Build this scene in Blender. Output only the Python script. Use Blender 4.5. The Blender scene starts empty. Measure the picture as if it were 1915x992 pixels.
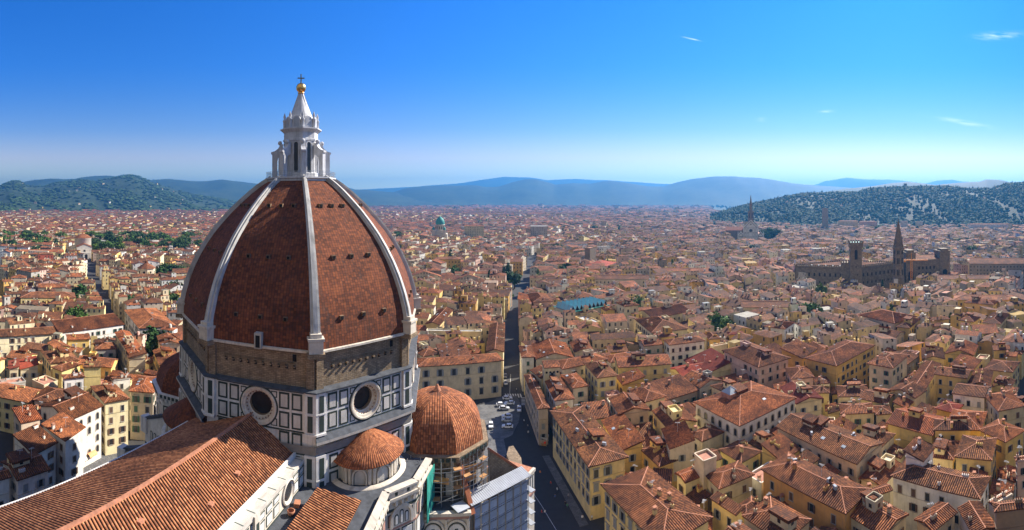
import bpy, math, random
import numpy as np
from mathutils import Vector, Matrix

# ------------------------------------------------------------------ camera, sky, sun, exposure
S = bpy.context.scene
COL = S.collection
S.render.engine = 'CYCLES'
F, CX, HY, EYE = 870.0, 957.5, 375.0, 86.0
cam = bpy.data.cameras.new('camera')
camo = bpy.data.objects.new('camera', cam)
COL.objects.link(camo)
S.camera = camo
camo.location = (0, 0, EYE)
camo.rotation_euler = (math.pi / 2, 0, 0)
cam.clip_start, cam.clip_end = 0.5, 60000
cam.type = 'PANO'
cam.panorama_type = 'CENTRAL_CYLINDRICAL'          # the photograph is a stitched panorama
cam.central_cylindrical_radius = 1
cam.central_cylindrical_range_u_min = -957.5 / F
cam.central_cylindrical_range_u_max = 957.5 / F
cam.central_cylindrical_range_v_min = -617 / F
cam.central_cylindrical_range_v_max = 375 / F

SUN_AZ, SUN_EL = math.radians(49), math.radians(37)
W = bpy.data.worlds.new('World')
S.world = W
W.use_nodes = True
wn = W.node_tree
bg = wn.nodes['Background']
sky = wn.nodes.new('ShaderNodeTexSky')
sky.sky_type = 'NISHITA'
sky.sun_disc = False
sky.sun_elevation, sky.sun_rotation = SUN_EL, SUN_AZ
sky.altitude = 100
sky.air_density, sky.dust_density, sky.ozone_density = 1.0, 0.2, 3.8
tc = wn.nodes.new('ShaderNodeTexCoord')
sp = wn.nodes.new('ShaderNodeSeparateXYZ')
wn.links.new(tc.outputs['Generated'], sp.inputs[0])
# clear dry autumn air: the sky deepens to a strong blue away from the horizon
rp = wn.nodes.new('ShaderNodeValToRGB')
rp.color_ramp.interpolation = 'B_SPLINE'
SKYR = [(0.0, (1.9, 1.08, 0.74)), (0.07, (1.25, 0.82, 0.66)), (0.15, (0.34, 0.46, 0.64)), (0.28, (0.06, 0.36, 0.80)), (0.6, (0.03, 0.34, 0.88))]
while len(rp.color_ramp.elements) < len(SKYR):
    rp.color_ramp.elements.new(0.5)
for e_, (p_, c_) in zip(rp.color_ramp.elements, SKYR):
    e_.position, e_.color = p_, (*c_, 1)
wn.links.new(sp.outputs[2], rp.inputs[0])
hs = wn.nodes.new('ShaderNodeMixRGB')
hs.blend_type = 'MULTIPLY'
hs.inputs[0].default_value = 1.0
wn.links.new(sky.outputs[0], hs.inputs[1])
wn.links.new(rp.outputs[0], hs.inputs[2])
# warm white fill light added to the sky behind the viewer, lifts shaded walls
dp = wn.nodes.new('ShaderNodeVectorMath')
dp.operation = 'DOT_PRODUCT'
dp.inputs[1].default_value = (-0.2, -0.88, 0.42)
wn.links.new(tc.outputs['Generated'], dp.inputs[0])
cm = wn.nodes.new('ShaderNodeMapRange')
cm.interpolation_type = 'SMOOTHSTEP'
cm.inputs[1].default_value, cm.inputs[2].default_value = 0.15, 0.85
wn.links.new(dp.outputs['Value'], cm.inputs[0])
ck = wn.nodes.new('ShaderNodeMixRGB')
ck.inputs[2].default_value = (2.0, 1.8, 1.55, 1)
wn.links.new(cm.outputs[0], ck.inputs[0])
# a few thin wisps of high cloud and one short vapour trail
def wm(op, a, b=0.0):
    o = wn.nodes.new('ShaderNodeMath')
    o.operation = op
    for k, v in enumerate((a, b)):
        if isinstance(v, (int, float)):
            o.inputs[k].default_value = v
        else:
            wn.links.new(v, o.inputs[k])
    return o.outputs[0]


w_az = wm('ARCTAN2', sp.outputs[0], sp.outputs[1])
w_el = wm('DIVIDE', sp.outputs[2], wm('SQRT', wm('ADD', wm('MULTIPLY', sp.outputs[0], sp.outputs[0]), wm('MULTIPLY', sp.outputs[1], sp.outputs[1]))))
wc = wn.nodes.new('ShaderNodeCombineXYZ')
wn.links.new(wm('MULTIPLY', w_az, 26.0), wc.inputs[0])
wn.links.new(wm('MULTIPLY', wm('ADD', w_el, wm('MULTIPLY', w_az, 0.12)), 150.0), wc.inputs[1])
wz = wn.nodes.new('ShaderNodeTexNoise')
wz.inputs['Scale'].default_value, wz.inputs['Detail'].default_value = 1.0, 5.0
wn.links.new(wc.outputs[0], wz.inputs['Vector'])
wisp = 0.0
for (px_w, py_w, ww_, wh_, sl_, am_) in ((1868, 67, 34, 6, 0.05, 0.45), (1800, 229, 46, 4, -0.17, 0.4), (1290, 72, 13, 1.1, -0.22, 0.8), (1546, 209, 10, 2.5, 0.0, 0.5), (1640, 293, 40, 2.5, 0, 0.35), (1425, 224, 9, 3, 0, 0.35)):
    du = wm('SUBTRACT', w_az, (px_w - 957.5) / 870.0)
    dv_ = wm('SUBTRACT', wm('SUBTRACT', w_el, (375 - py_w) / 870.0), wm('MULTIPLY', du, sl_))
    du, dv_ = wm('MULTIPLY', du, 870.0 / ww_), wm('MULTIPLY', dv_, 870.0 / wh_)
    g_ = wm('POWER', 2.718, wm('MULTIPLY', wm('ADD', wm('MULTIPLY', du, du), wm('MULTIPLY', dv_, dv_)), -1.0))
    wisp = wm('ADD', wm('MULTIPLY', g_, am_), wisp)
wisp = wm('MULTIPLY', wisp, wm('MINIMUM', wm('MAXIMUM', wm('MULTIPLY', wm('SUBTRACT', wz.outputs['Fac'], 0.36), 4.0), 0.0), 1.0))
wk = wn.nodes.new('ShaderNodeMixRGB')
wk.inputs[2].default_value = (6.5, 7.2, 8.0, 1)
wn.links.new(wisp, wk.inputs[0])
wn.links.new(hs.outputs[0], wk.inputs[1])
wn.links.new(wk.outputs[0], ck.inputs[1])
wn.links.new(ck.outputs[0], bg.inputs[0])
bg.inputs[1].default_value = 0.102

sun = bpy.data.lights.new('sun', 'SUN')
suno = bpy.data.objects.new('sun', sun)
COL.objects.link(suno)
sun.energy, sun.angle, sun.color = 5.0, math.radians(0.53), (1.0, 0.93, 0.82)
sdir = Vector((math.cos(SUN_EL) * math.sin(SUN_AZ), math.cos(SUN_EL) * math.cos(SUN_AZ), math.sin(SUN_EL)))
suno.rotation_euler = sdir.to_track_quat('Z', 'Y').to_euler()
suno.location = sdir * 400
S.view_settings.view_transform = 'Standard'
S.view_settings.look = 'None'
S.view_settings.exposure = 1.25
S.view_settings.gamma = 1
S.view_settings.use_curve_mapping = False
cy = S.cycles
cy.use_denoising = True
cy.max_bounces, cy.diffuse_bounces, cy.glossy_bounces, cy.transmission_bounces = 6, 3, 2, 2
cy.transparent_max_bounces, cy.volume_bounces = 4, 0
cy.sample_clamp_indirect, cy.sample_clamp_direct = 5, 6
cy.caustics_reflective = cy.caustics_refractive = False

rnd = random.Random(11)
R = math.radians


def azi(x):
    return (x - CX) / F


def gp(x, y, z=0.0):
    """plan point under a photograph pixel, for a feature known to be z metres up"""
    d = (EYE - z) * F / (y - HY)
    return Vector((d * math.sin(azi(x)), d * math.cos(azi(x))))


def zat(y, d):
    return EYE + (HY - y) * d / F


def pol(deg_or_px, d, px=True):
    a = azi(deg_or_px) if px else R(deg_or_px)
    return Vector((d * math.sin(a), d * math.cos(a)))


def tile(t, X, Y):
    ox, oy, s = {'T1': (960, 760, 4.275), 'T2': (1280, 760, 4.275), 'T3': (1595, 760, 4.275), 'T4': (960, 560, 4.509),
                 'T5': (1280, 560, 4.509), 'T6': (1595, 560, 4.509), 'T7': (0, 560, 4.509), 'T8': (780, 560, 7.085),
                 'U2': (0, 740, 3.935), 'V4': (960, 460, 5.984), 'V5': (0, 440, 5.632), 'V6': (780, 390, 5.836),
                 'X2': (1480, 400, 5.5125), 'P': (0, 0, 1)}[t]
    return ox + X / s, oy + Y / s


# ------------------------------------------------------------------ mesh building
class MB:
    def __init__(s):
        s.v, s.f, s.m, s.uv, s.t, s.sm = [], [], [], [], [], []

    def face(s, pts, mat=0, uv=None, tint=(1, 1, 1), smooth=False):
        n = len(s.v)
        s.v.extend([tuple(p) for p in pts])
        s.f.append(tuple(range(n, n + len(pts))))
        s.m.append(mat)
        s.uv.extend(uv if uv else [(p[0] + p[1], p[2]) for p in pts])
        s.t.append(tint)
        s.sm.append(smooth)

    def grid(s, P, UV=None, mat=0, tint=(1, 1, 1), smooth=True, flip=False):
        n = len(s.v)
        a, b = len(P), len(P[0])
        for r in P:
            s.v.extend([tuple(p) for p in r])
        for i in range(a - 1):
            for j in range(b - 1):
                q = [(i, j), (i, j + 1), (i + 1, j + 1), (i + 1, j)]
                if flip:
                    q.reverse()
                s.f.append(tuple(n + x * b + y for x, y in q))
                s.m.append(mat)
                s.uv.extend([UV[x][y] if UV else (P[x][y][0] + P[x][y][1], P[x][y][2]) for x, y in q])
                s.t.append(tint)
                s.sm.append(smooth)

    def box(s, c, size, rz=0.0, mat=0, tint=(1, 1, 1), bottom=False, mtop=None):
        """c is the centre of the BOTTOM face"""
        hx, hy, h = size[0] / 2, size[1] / 2, size[2]
        ca, sa = math.cos(rz), math.sin(rz)
        q = [(c[0] + ca * x - sa * y, c[1] + sa * x + ca * y) for x, y in ((-hx, -hy), (hx, -hy), (hx, hy), (-hx, hy))]
        s.prism(q, c[2], c[2] + h, mat, tint, bottom, mtop)

    def prism(s, q, z0, z1, mat=0, tint=(1, 1, 1), bottom=False, mtop=None, top=True):
        n = len(q)
        u = 0.0
        for i in range(n):
            a, b = q[i], q[(i + 1) % n]
            L = math.hypot(b[0] - a[0], b[1] - a[1])
            s.face([(a[0], a[1], z0), (b[0], b[1], z0), (b[0], b[1], z1), (a[0], a[1], z1)], mat,
                   [(u, z0), (u + L, z0), (u + L, z1), (u, z1)], tint)
            u += L
        if top:
            s.face([(p[0], p[1], z1) for p in q], mat if mtop is None else mtop, [(p[0], p[1]) for p in q], tint)
        if bottom:
            s.face([(p[0], p[1], z0) for p in reversed(q)], mat, [(p[0], p[1]) for p in reversed(q)], tint)

    def bar(s, a, b, w, h=None, mat=0, tint=(1, 1, 1), up=(0, 0, 1)):
        a, b = Vector(a), Vector(b)
        h = h or w
        d = (b - a).normalized()
        x = d.cross(Vector(up))
        if x.length < 1e-4:
            x = d.cross(Vector((1, 0, 0)))
        x.normalize()
        y = x.cross(d)
        c = [x * (i * w / 2) + y * (j * h / 2) for i, j in ((-1, -1), (1, -1), (1, 1), (-1, 1))]
        L = (b - a).length
        for i in range(4):
            j = (i + 1) % 4
            s.face([a + c[i], a + c[j], b + c[j], b + c[i]], mat, [(0, 0), (w, 0), (w, L), (0, L)], tint)
        s.face([a + c[k] for k in (3, 2, 1, 0)], mat, None, tint)
        s.face([b + c[k] for k in (0, 1, 2, 3)], mat, None, tint)

    def lathe(s, prof, n=24, c=(0, 0, 0), a0=0.0, a1=2 * math.pi, mat=0, tint=(1, 1, 1), smooth=True):
        """prof: list of (radius, z) from bottom to top"""
        P, UV = [], []
        L = 0
        for k, (r, z) in enumerate(prof):
            if k:
                L += math.hypot(r - prof[k - 1][0], z - prof[k - 1][1])
            P.append([(c[0] + r * math.cos(a0 + (a1 - a0) * i / n), c[1] + r * math.sin(a0 + (a1 - a0) * i / n), c[2] + z) for i in range(n + 1)])
            rr = max(p[0] for p in prof)
            UV.append([(rr * (a1 - a0) * i / n, L) for i in range(n + 1)])
        s.grid(P, UV, mat, tint, smooth)

    def build(s, name, mats, parent=None, loc=None, rz=0.0):
        me = bpy.data.meshes.new(name)
        me.from_pydata(s.v, [], s.f)
        for m in (mats if isinstance(mats, (list, tuple)) else [mats]):
            me.materials.append(m)
        me.polygons.foreach_set('material_index', s.m)
        me.polygons.foreach_set('use_smooth', s.sm)
        ul = me.uv_layers.new(name='UVMap')
        ul.data.foreach_set('uv', np.array(s.uv, dtype=np.float32).ravel())
        at = me.attributes.new('tint', 'FLOAT_COLOR', 'FACE')
        t = np.ones((len(s.t), 4), dtype=np.float32)
        t[:, :3] = np.array(s.t, dtype=np.float32)
        at.data.foreach_set('color', t.ravel())
        me.update()
        return link(name, me, parent, loc, rz)


def link(name, me, parent=None, loc=None, rz=0.0, color=None):
    o = bpy.data.objects.new(name, me)
    COL.objects.link(o)
    if parent:
        o.parent = parent
    if loc is not None:
        o.location = loc
    if rz:
        o.rotation_euler = (0, 0, rz)
    if color:
        o.color = (*color, 1)
    return o


def tag(o, label, cat, group=None, kind=None):
    if label:
        o['label'] = label
    if cat:
        o['category'] = cat
    if group:
        o['group'] = group
    if kind:
        o['kind'] = kind
    return o


def thing(name, label, cat, loc=(0, 0, 0), rz=0.0, group=None):
    o = link(name, None, None, loc, rz)
    return tag(o, label, cat, group)


# ------------------------------------------------------------------ materials
class NT:
    def __init__(s, name):
        s.mat = bpy.data.materials.new(name)
        s.mat.use_nodes = True
        s.t = s.mat.node_tree
        s.b = s.t.nodes['Principled BSDF']
        s.b.inputs['Roughness'].default_value = 0.85
        s.b.inputs['Specular IOR Level'].default_value = 0.25

    def n(s, typ, **kw):
        o = s.t.nodes.new('ShaderNode' + typ)
        for k, v in kw.items():
            if k.startswith('i_'):
                o.inputs[k[2:].replace('_', ' ')].default_value = v
            else:
                setattr(o, k, v)
        return o

    def l(s, a, b):
        s.t.links.new(a, b)

    def val(s, x, sock):
        if isinstance(x, (int, float)):
            sock.default_value = x
        elif isinstance(x, (tuple, list)):
            sock.default_value = (*x, 1) if len(x) == 3 and sock.type == 'RGBA' else x
        else:
            s.l(x, sock)

    def math(s, op, a, b=0.0, c=0.0):
        o = s.n('Math', operation=op)
        s.val(a, o.inputs[0])
        s.val(b, o.inputs[1])
        s.val(c, o.inputs[2])
        return o.outputs[0]

    def mix(s, fac, a, b, blend='MIX'):
        o = s.n('MixRGB', blend_type=blend)
        s.val(fac, o.inputs[0])
        s.val(a, o.inputs[1])
        s.val(b, o.inputs[2])
        return o.outputs[0]

    def noise(s, vec, scale, detail=3.0, rough=0.6):
        o = s.n('TexNoise')
        o.inputs['Scale'].default_value = scale
        o.inputs['Detail'].default_value = detail
        o.inputs['Roughness'].default_value = rough
        if vec is not None:
            s.l(vec, o.inputs['Vector'])
        return o.outputs['Fac']

    def white(s, vec):
        o = s.n('TexWhiteNoise', noise_dimensions='3D')
        s.l(vec, o.inputs['Vector'])
        return o.outputs['Value']

    def ramp(s, x, stops):
        o = s.n('ValToRGB')
        e = o.color_ramp.elements
        while len(e) < len(stops):
            e.new(0.5)
        for k, (p, c) in enumerate(stops):
            e[k].position = p
            e[k].color = (*c, 1) if len(c) == 3 else c
        s.val(x, o.inputs[0])
        return o.outputs[0]

    def mr(s, x, a, b, c=0.0, d=1.0):
        o = s.n('MapRange')
        s.val(x, o.inputs[0])
        for k, v in enumerate((a, b, c, d)):
            o.inputs[k + 1].default_value = v
        return o.outputs[0]

    def uv(s):
        return s.n('UVMap', uv_map='UVMap').outputs[0]

    def pos(s):
        return s.n('NewGeometry').outputs['Position']

    def tint(s):
        return s.n('Attribute', attribute_name='tint').outputs['Color']

    def ocol(s):
        return s.n('ObjectInfo').outputs['Color']

    def comb(s, x, y, z=0.0):
        o = s.n('CombineXYZ')
        s.val(x, o.inputs[0])
        s.val(y, o.inputs[1])
        s.val(z, o.inputs[2])
        return o.outputs[0]

    def sep(s, v):
        o = s.n('SeparateXYZ')
        s.l(v, o.inputs[0])
        return o.outputs

    def bump(s, h, strength=0.4, dist=0.1):
        o = s.n('Bump')
        o.inputs['Strength'].default_value = strength
        o.inputs['Distance'].default_value = dist
        s.l(h, o.inputs['Height'])
        s.l(o.outputs[0], s.b.inputs['Normal'])

    def out(s, col):
        s.val(col, s.b.inputs['Base Color'])
        return s.mat


PER = 0.55          # width of one column of roof tiles


def roof_mat(name, stops, per=PER, row=0.42, gap=0.88, rgap=0.3, gw=(0.17, 0.44), big=(0.6, 1.25), waves=True, spread=1.0):
    q = NT(name)
    u, v, _ = q.sep(q.uv())
    su = q.math('DIVIDE', u, per)
    sv = q.math('DIVIDE', v, row)
    ph = q.math('FRACT', su)
    cu, cv = q.math('FLOOR', su), q.math('FLOOR', sv)
    rn = q.n('ObjectInfo').outputs['Random']
    w = q.white(q.comb(cu, cv, rn))
    n1 = q.noise(q.pos(), 0.16, 4.0)
    n2 = q.noise(q.pos(), 1.3, 3.0)
    k = q.math('MULTIPLY_ADD', w, 0.55 * spread, q.math('MULTIPLY', n1, 0.55))
    k = q.math('MULTIPLY_ADD', n2, 0.35, k)
    k = q.math('SUBTRACT', k, 0.2 + 0.13 * spread)
    c = q.ramp(k, stops)
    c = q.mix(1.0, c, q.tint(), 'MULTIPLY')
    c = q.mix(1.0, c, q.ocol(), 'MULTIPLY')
    b = q.mr(n1, 0.3, 0.7, big[0], big[1])
    c = q.mix(1.0, c, q.comb(b, b, b), 'MULTIPLY')
    # soot and lichen, and the open channel between two columns of tiles
    st = q.noise(q.comb(q.math('MULTIPLY', u, 1.2), q.math('MULTIPLY', v, 0.22), rn), 1.0, 4.0, 0.65)
    c = q.mix(q.mr(st, 0.56, 0.72, 0, 0.55), c, (0.07, 0.05, 0.042))
    gsh = q.mr(q.math('ABSOLUTE', q.math('SUBTRACT', ph, 0.5)), gw[0], gw[1], 0, gap)
    c = q.mix(gsh, c, (0.035, 0.022, 0.016))
    c = q.mix(q.mr(q.math('FRACT', sv), 0.12, 0.0, 0, rgap), c, (0.03, 0.02, 0.015))
    h = q.math('ABSOLUTE', q.math('SINE', q.math('MULTIPLY', su, math.pi))) if waves else n2
    fv = q.math('FRACT', sv)
    h = q.math('MULTIPLY_ADD', fv, 0.35, h)
    h = q.math('MULTIPLY_ADD', w, 0.25, h)
    q.bump(h, 0.55, 0.14)
    q.b.inputs['Roughness'].default_value = 0.9
    return q.out(c)


TERRA = [(0.0, (0.07, 0.03, 0.017)), (0.3, (0.24, 0.083, 0.032)), (0.55, (0.47, 0.165, 0.056)), (0.8, (0.63, 0.26, 0.095)), (1.0, (0.66, 0.40, 0.22))]
DOMET = [(0.0, (0.05, 0.02, 0.012)), (0.3, (0.145, 0.043, 0.019)), (0.6, (0.235, 0.07, 0.027)), (0.85, (0.33, 0.115, 0.045)), (1.0, (0.36, 0.18, 0.09))]
NAVET = [(0.0, (0.16, 0.065, 0.03)), (0.3, (0.36, 0.13, 0.055)), (0.6, (0.54, 0.215, 0.09)), (0.85, (0.64, 0.31, 0.15)), (1.0, (0.70, 0.45, 0.27))]
M = {}
M['roof'] = roof_mat('terracotta_roof', TERRA, rgap=0.12, spread=0.6)
M['domet'] = roof_mat('dome_tiles', DOMET, 0.55, 0.48, 0.5, 0.7, (0.26, 0.46), (0.85, 1.1), waves=False, spread=0.75)
M['navet'] = roof_mat('nave_tiles', NAVET, 0.48, 0.45, 0.96, 0.3, (0.12, 0.42), (0.8, 1.15))
M['tribt'] = roof_mat('tribune_tiles', [(p, tuple(x * k_ for x, k_ in zip(c, (0.82, 0.72, 0.66)))) for p, c in NAVET], 0.5, 0.48, 0.5, 0.7, (0.22, 0.46), (0.8, 1.15))
M['red'] = roof_mat('new_red_roof', [(0, (0.26, 0.05, 0.028)), (0.5, (0.36, 0.075, 0.04)), (1, (0.45, 0.12, 0.065))], gap=0.4, spread=0.6)


def plaster(name, windows=False):
    q = NT(name)
    u, v, _ = q.sep(q.uv())
    c = q.mix(1.0, q.tint(), q.ocol(), 'MULTIPLY')
    n1 = q.noise(q.pos(), 0.35, 4)
    st = q.noise(q.comb(q.math('MULTIPLY', u, 1.1), q.math('MULTIPLY', v, 0.16), 0.0), 1.0, 4, 0.65)
    f = q.mr(n1, 0.3, 0.7, 0.78, 1.1)
    c = q.mix(1.0, c, q.comb(f, f, f), 'MULTIPLY')
    c = q.mix(q.mr(st, 0.52, 0.75, 0, 0.45), c, (0.2, 0.17, 0.13))
    if windows:
        fu, fv = q.math('FRACT', q.math('DIVIDE', u, 3.3)), q.math('FRACT', q.math('DIVIDE', v, 3.7))
        a = q.math('MULTIPLY', q.math('GREATER_THAN', fu, 0.34), q.math('LESS_THAN', fu, 0.66))
        b = q.math('MULTIPLY', q.math('GREATER_THAN', fv, 0.3), q.math('LESS_THAN', fv, 0.8))
        w = q.white(q.comb(q.math('FLOOR', q.math('DIVIDE', u, 3.3)), q.math('FLOOR', q.math('DIVIDE', v, 3.7)), 0.5))
        k = q.math('MULTIPLY', q.math('MULTIPLY', a, b), q.math('GREATER_THAN', w, 0.25))
        c = q.mix(k, c, q.mix(q.math('GREATER_THAN', w, 0.6), (0.035, 0.032, 0.03), (0.12, 0.105, 0.085)))
    q.bump(n1, 0.15, 0.05)
    return q.out(c)


M['wall'] = plaster('plaster')
M['wallw'] = plaster('plaster_far', True)


def plain(name, col, rough=0.8, var=0.15, scale=0.8, metal=0.0, obj=False, spec=0.25):
    q = NT(name)
    n = q.noise(q.pos(), scale, 4)
    f = q.mr(n, 0.25, 0.75, 1 - var, 1 + var)
    c = q.mix(1.0, q.tint(), q.comb(f, f, f), 'MULTIPLY')
    c = q.mix(1.0, c, col, 'MULTIPLY')
    if obj:
        c = q.mix(1.0, c, q.ocol(), 'MULTIPLY')
    q.b.inputs['Roughness'].default_value = rough
    q.b.inputs['Metallic'].default_value = metal
    q.b.inputs['Specular IOR Level'].default_value = spec
    return q.out(c)


M['glass'] = plain('window_dark', (0.022, 0.022, 0.024), 0.25, 0.3, 0.7, spec=0.5)
M['dark'] = plain('dark_void', (0.012, 0.011, 0.011), 0.9)
M['trim'] = plain('stone_trim', (0.36, 0.32, 0.26), 0.85)
M['shut'] = plain('shutter', (1, 1, 1), 0.7, 0.2, 2, obj=True)
M['paint'] = plain('painted', (1, 1, 1), 0.45, 0.05, 1, obj=True, spec=0.5)
M['mortar'] = plain('ridge_tile', (0.40, 0.175, 0.10), 0.9, 0.35, 1.5)
M['conc'] = plain('flat_roof', (0.42, 0.40, 0.37), 0.9, 0.3, 0.4)
M['terrace'] = plain('terrace_tile', (0.42, 0.20, 0.13), 0.9, 0.3, 0.7)
M['slate'] = plain('slate_ledge', (0.07, 0.075, 0.085), 0.95, 0.4, 0.8)
M['metal'] = plain('galvanised', (0.33, 0.345, 0.37), 0.8, 0.15, 0.6, 0.0)
M['steel'] = plain('scaffold_tube', (0.33, 0.34, 0.36), 0.4, 0.1, 1, 0.7)
M['gold'] = plain('gilded_copper', (0.85, 0.50, 0.16), 0.28, 0.15, 2, 1.0)
M['bronze'] = plain('old_bronze', (0.16, 0.17, 0.10), 0.45, 0.2, 3, 0.6)
M['copper'] = plain('green_copper', (0.05, 0.27, 0.24), 0.6, 0.2, 0.3)
M['sky_glass'] = plain('skylight_glass', (0.36, 0.40, 0.42), 0.6, 0.2, 1, spec=0.2)
M['blueglass'] = plain('blue_glass', (0.20, 0.40, 0.43), 0.35, 0.25, 0.3, spec=0.7)
M['wood'] = plain('planks', (0.42, 0.22, 0.09), 0.8, 0.3, 1.2)
M['net_green'] = plain('green_net', (0.03, 0.26, 0.2), 0.8, 0.3, 0.6)
M['rust'] = plain('rusty_tiles', (0.3, 0.10, 0.045), 0.8, 0.35, 1.5)
M['antenna'] = plain('antenna_grey', (0.45, 0.45, 0.45), 0.7)
M['awning'] = plain('awning', (0.62, 0.58, 0.48), 0.8, 0.15, 1)
M['orange'] = plain('crane_paint', (0.75, 0.30, 0.03), 0.5, 0.1, 1)
M['trunk'] = plain('bark', (0.09, 0.065, 0.045), 0.9, 0.3, 2)


def stone(name, a, b, scale=(1.1, 0.45), mort=0.35):
    q = NT(name)
    u, v, _ = q.sep(q.uv())
    bt = q.n('TexBrick')
    bt.inputs['Scale'].default_value = 1.0
    bt.inputs['Brick Width'].default_value = scale[0]
    bt.inputs['Row Height'].default_value = scale[1]
    bt.inputs['Mortar Size'].default_value = 0.03
    bt.inputs['Color1'].default_value = (*a, 1)
    bt.inputs['Color2'].default_value = (*b, 1)
    bt.inputs['Mortar'].default_value = (*[x * mort for x in a], 1)
    q.l(q.comb(u, v, 0), bt.inputs['Vector'])
    n = q.noise(q.pos(), 0.5, 5, 0.65)
    n2 = q.noise(q.comb(q.math('MULTIPLY', u, 0.9), q.math('MULTIPLY', v, 0.12), 0), 1.0, 4)
    f = q.mr(n, 0.25, 0.75, 0.55, 1.35)
    c = q.mix(1.0, bt.outputs['Color'], q.comb(f, f, f), 'MULTIPLY')
    c = q.mix(1.0, c, q.tint(), 'MULTIPLY')
    c = q.mix(q.mr(n2, 0.55, 0.75, 0, 0.5), c, (0.05, 0.042, 0.035))
    q.bump(n, 0.5, 0.15)
    return q.out(c)


M['brown'] = stone('rough_brown_stone', (0.33, 0.24, 0.15), (0.22, 0.155, 0.095), (0.9, 0.3))
M['pietra'] = stone('brown_sandstone', (0.29, 0.22, 0.14), (0.21, 0.155, 0.10), (1.6, 0.6))
M['greystone'] = stone('grey_sandstone', (0.30, 0.27, 0.22), (0.24, 0.21, 0.17), (1.6, 0.6))


def marble(name, col, stain=0.5):
    q = NT(name)
    u, v, _ = q.sep(q.uv())
    n = q.noise(q.pos(), 0.6, 5, 0.65)
    n2 = q.noise(q.comb(q.math('MULTIPLY', u, 0.9), q.math('MULTIPLY', v, 0.13), 0), 1.2, 5, 0.65)
    f = q.mr(n, 0.25, 0.75, 0.75, 1.12)
    c = q.mix(1.0, q.comb(f, f, f), col, 'MULTIPLY')
    c = q.mix(1.0, c, q.tint(), 'MULTIPLY')
    c = q.mix(q.mr(n2, 0.5, 0.75, 0, stain), c, (0.13, 0.115, 0.1))
    q.b.inputs['Roughness'].default_value = 0.6
    q.bump(n, 0.15, 0.05)
    return q.out(c)


M['white'] = marble('white_marble', (0.68, 0.655, 0.61))
M['rib'] = marble('rib_marble', (0.52, 0.50, 0.46), 0.95)
M['lantern'] = marble('lantern_marble', (0.56, 0.56, 0.575), 0.6)
M['cream'] = marble('cream_marble', (0.62, 0.55, 0.45), 0.55)
M['green'] = marble('green_marble', (0.035, 0.05, 0.042), 0.2)
M['panel'] = marble('grey_marble_panel', (0.56, 0.53, 0.48), 0.35)
M['pinkm'] = marble('pink_marble', (0.40, 0.22, 0.17), 0.4)
# ------------------------------------------------------------------ the cathedral
DC = Vector((-46.0, 94.4))
CATH = thing('cathedral', 'huge cathedral with a ribbed red tiled dome, white marble lantern and striped marble walls', 'cathedral', (DC.x, DC.y, 0))


def cpart(mb, name, mats, parent=None):
    """part of the cathedral, modelled in world coordinates"""
    if parent is None:
        return mb.build(name, mats, CATH, (-DC.x, -DC.y, 0))
    return mb.build(name, mats, parent)


AZV = 148.8


def dv(a):
    return Vector((math.sin(R(a)), math.cos(R(a))))


def ov(k, r, z, c=DC, a0=AZV):
    p = c + dv(a0 + 45 * k) * r
    return Vector((p.x, p.y, z))


def slab(mb, O, U, N, u0, u1, z0, z1, d0, d1, mat=0, tint=(1, 1, 1)):
    def p(u, z, d):
        q = O + U * u + N * d
        return (q.x, q.y, z)
    mb.face([p(u0, z0, d1), p(u1, z0, d1), p(u1, z1, d1), p(u0, z1, d1)], mat, [(u0, z0), (u1, z0), (u1, z1), (u0, z1)], tint)
    for a, b in (((u0, z0), (u1, z0)), ((u1, z0), (u1, z1)), ((u1, z1), (u0, z1)), ((u0, z1), (u0, z0))):
        mb.face([p(*a, d0), p(*b, d0), p(*b, d1), p(*a, d1)], mat, None, tint)


def framed(mb, O, U, N, u0, u1, z0, z1, green=1, inner=2, fr=0.34, d=0.05):
    """a green marble frame with a pale panel inside it"""
    slab(mb, O, U, N, u0, u1, z0, z1, 0.0, d, green)
    g = rnd.uniform(0.85, 1.1)
    slab(mb, O, U, N, u0 + fr, u1 - fr, z0 + fr, z1 - fr, 0.0, d + 0.04, inner, (g, g, g))


def arch_pts(w, h, n=10):
    """outline of an arched opening, width w, total height h, base at 0"""
    r = w / 2
    return [(-r, 0), (r, 0)] + [(r * math.cos(math.pi * i / n), h - r + r * math.sin(math.pi * i / n)) for i in range(n + 1)]


def archslab(mb, O, U, N, uc, zb, w, h, d0, d1, mat=0, tint=(1, 1, 1)):
    pts = arch_pts(w, h)
    P1 = [O + U * (uc + a) + N * d1 for a, b in pts]
    P0 = [O + U * (uc + a) + N * d0 for a, b in pts]
    f = [(p.x, p.y, zb + b) for p, (a, b) in zip(P1, pts)]
    g = [(p.x, p.y, zb + b) for p, (a, b) in zip(P0, pts)]
    mb.face(f, mat, [(a, b) for a, b in pts], tint)
    for i in range(len(f)):
        j = (i + 1) % len(f)
        mb.face([g[i], g[j], f[j], f[i]], mat, None, tint)


def archring(mb, O, U, N, uc, zb, w, h, t, d0, d1, mat=0, tint=(1, 1, 1)):
    """raised frame round an arched opening"""
    a = arch_pts(w, h)[1:]
    b = arch_pts(w + 2 * t, h + t)[1:]
    b = [(x, y) for x, y in b]
    a.append((-w / 2, 0))
    b.append((-w / 2 - t, 0))

    def p(q, d):
        r = O + U * (uc + q[0]) + N * d
        return (r.x, r.y, zb + q[1])
    for i in range(len(a) - 1):
        mb.face([p(a[i], d1), p(b[i], d1), p(b[i + 1], d1), p(a[i + 1], d1)], mat, None, tint)
        mb.face([p(b[i], d0), p(b[i], d1), p(b[i + 1], d1), p(b[i + 1], d0)], mat, None, tint)
        mb.face([p(a[i], d0), p(a[i + 1], d0), p(a[i + 1], d1), p(a[i], d1)], mat, None, tint)


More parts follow.
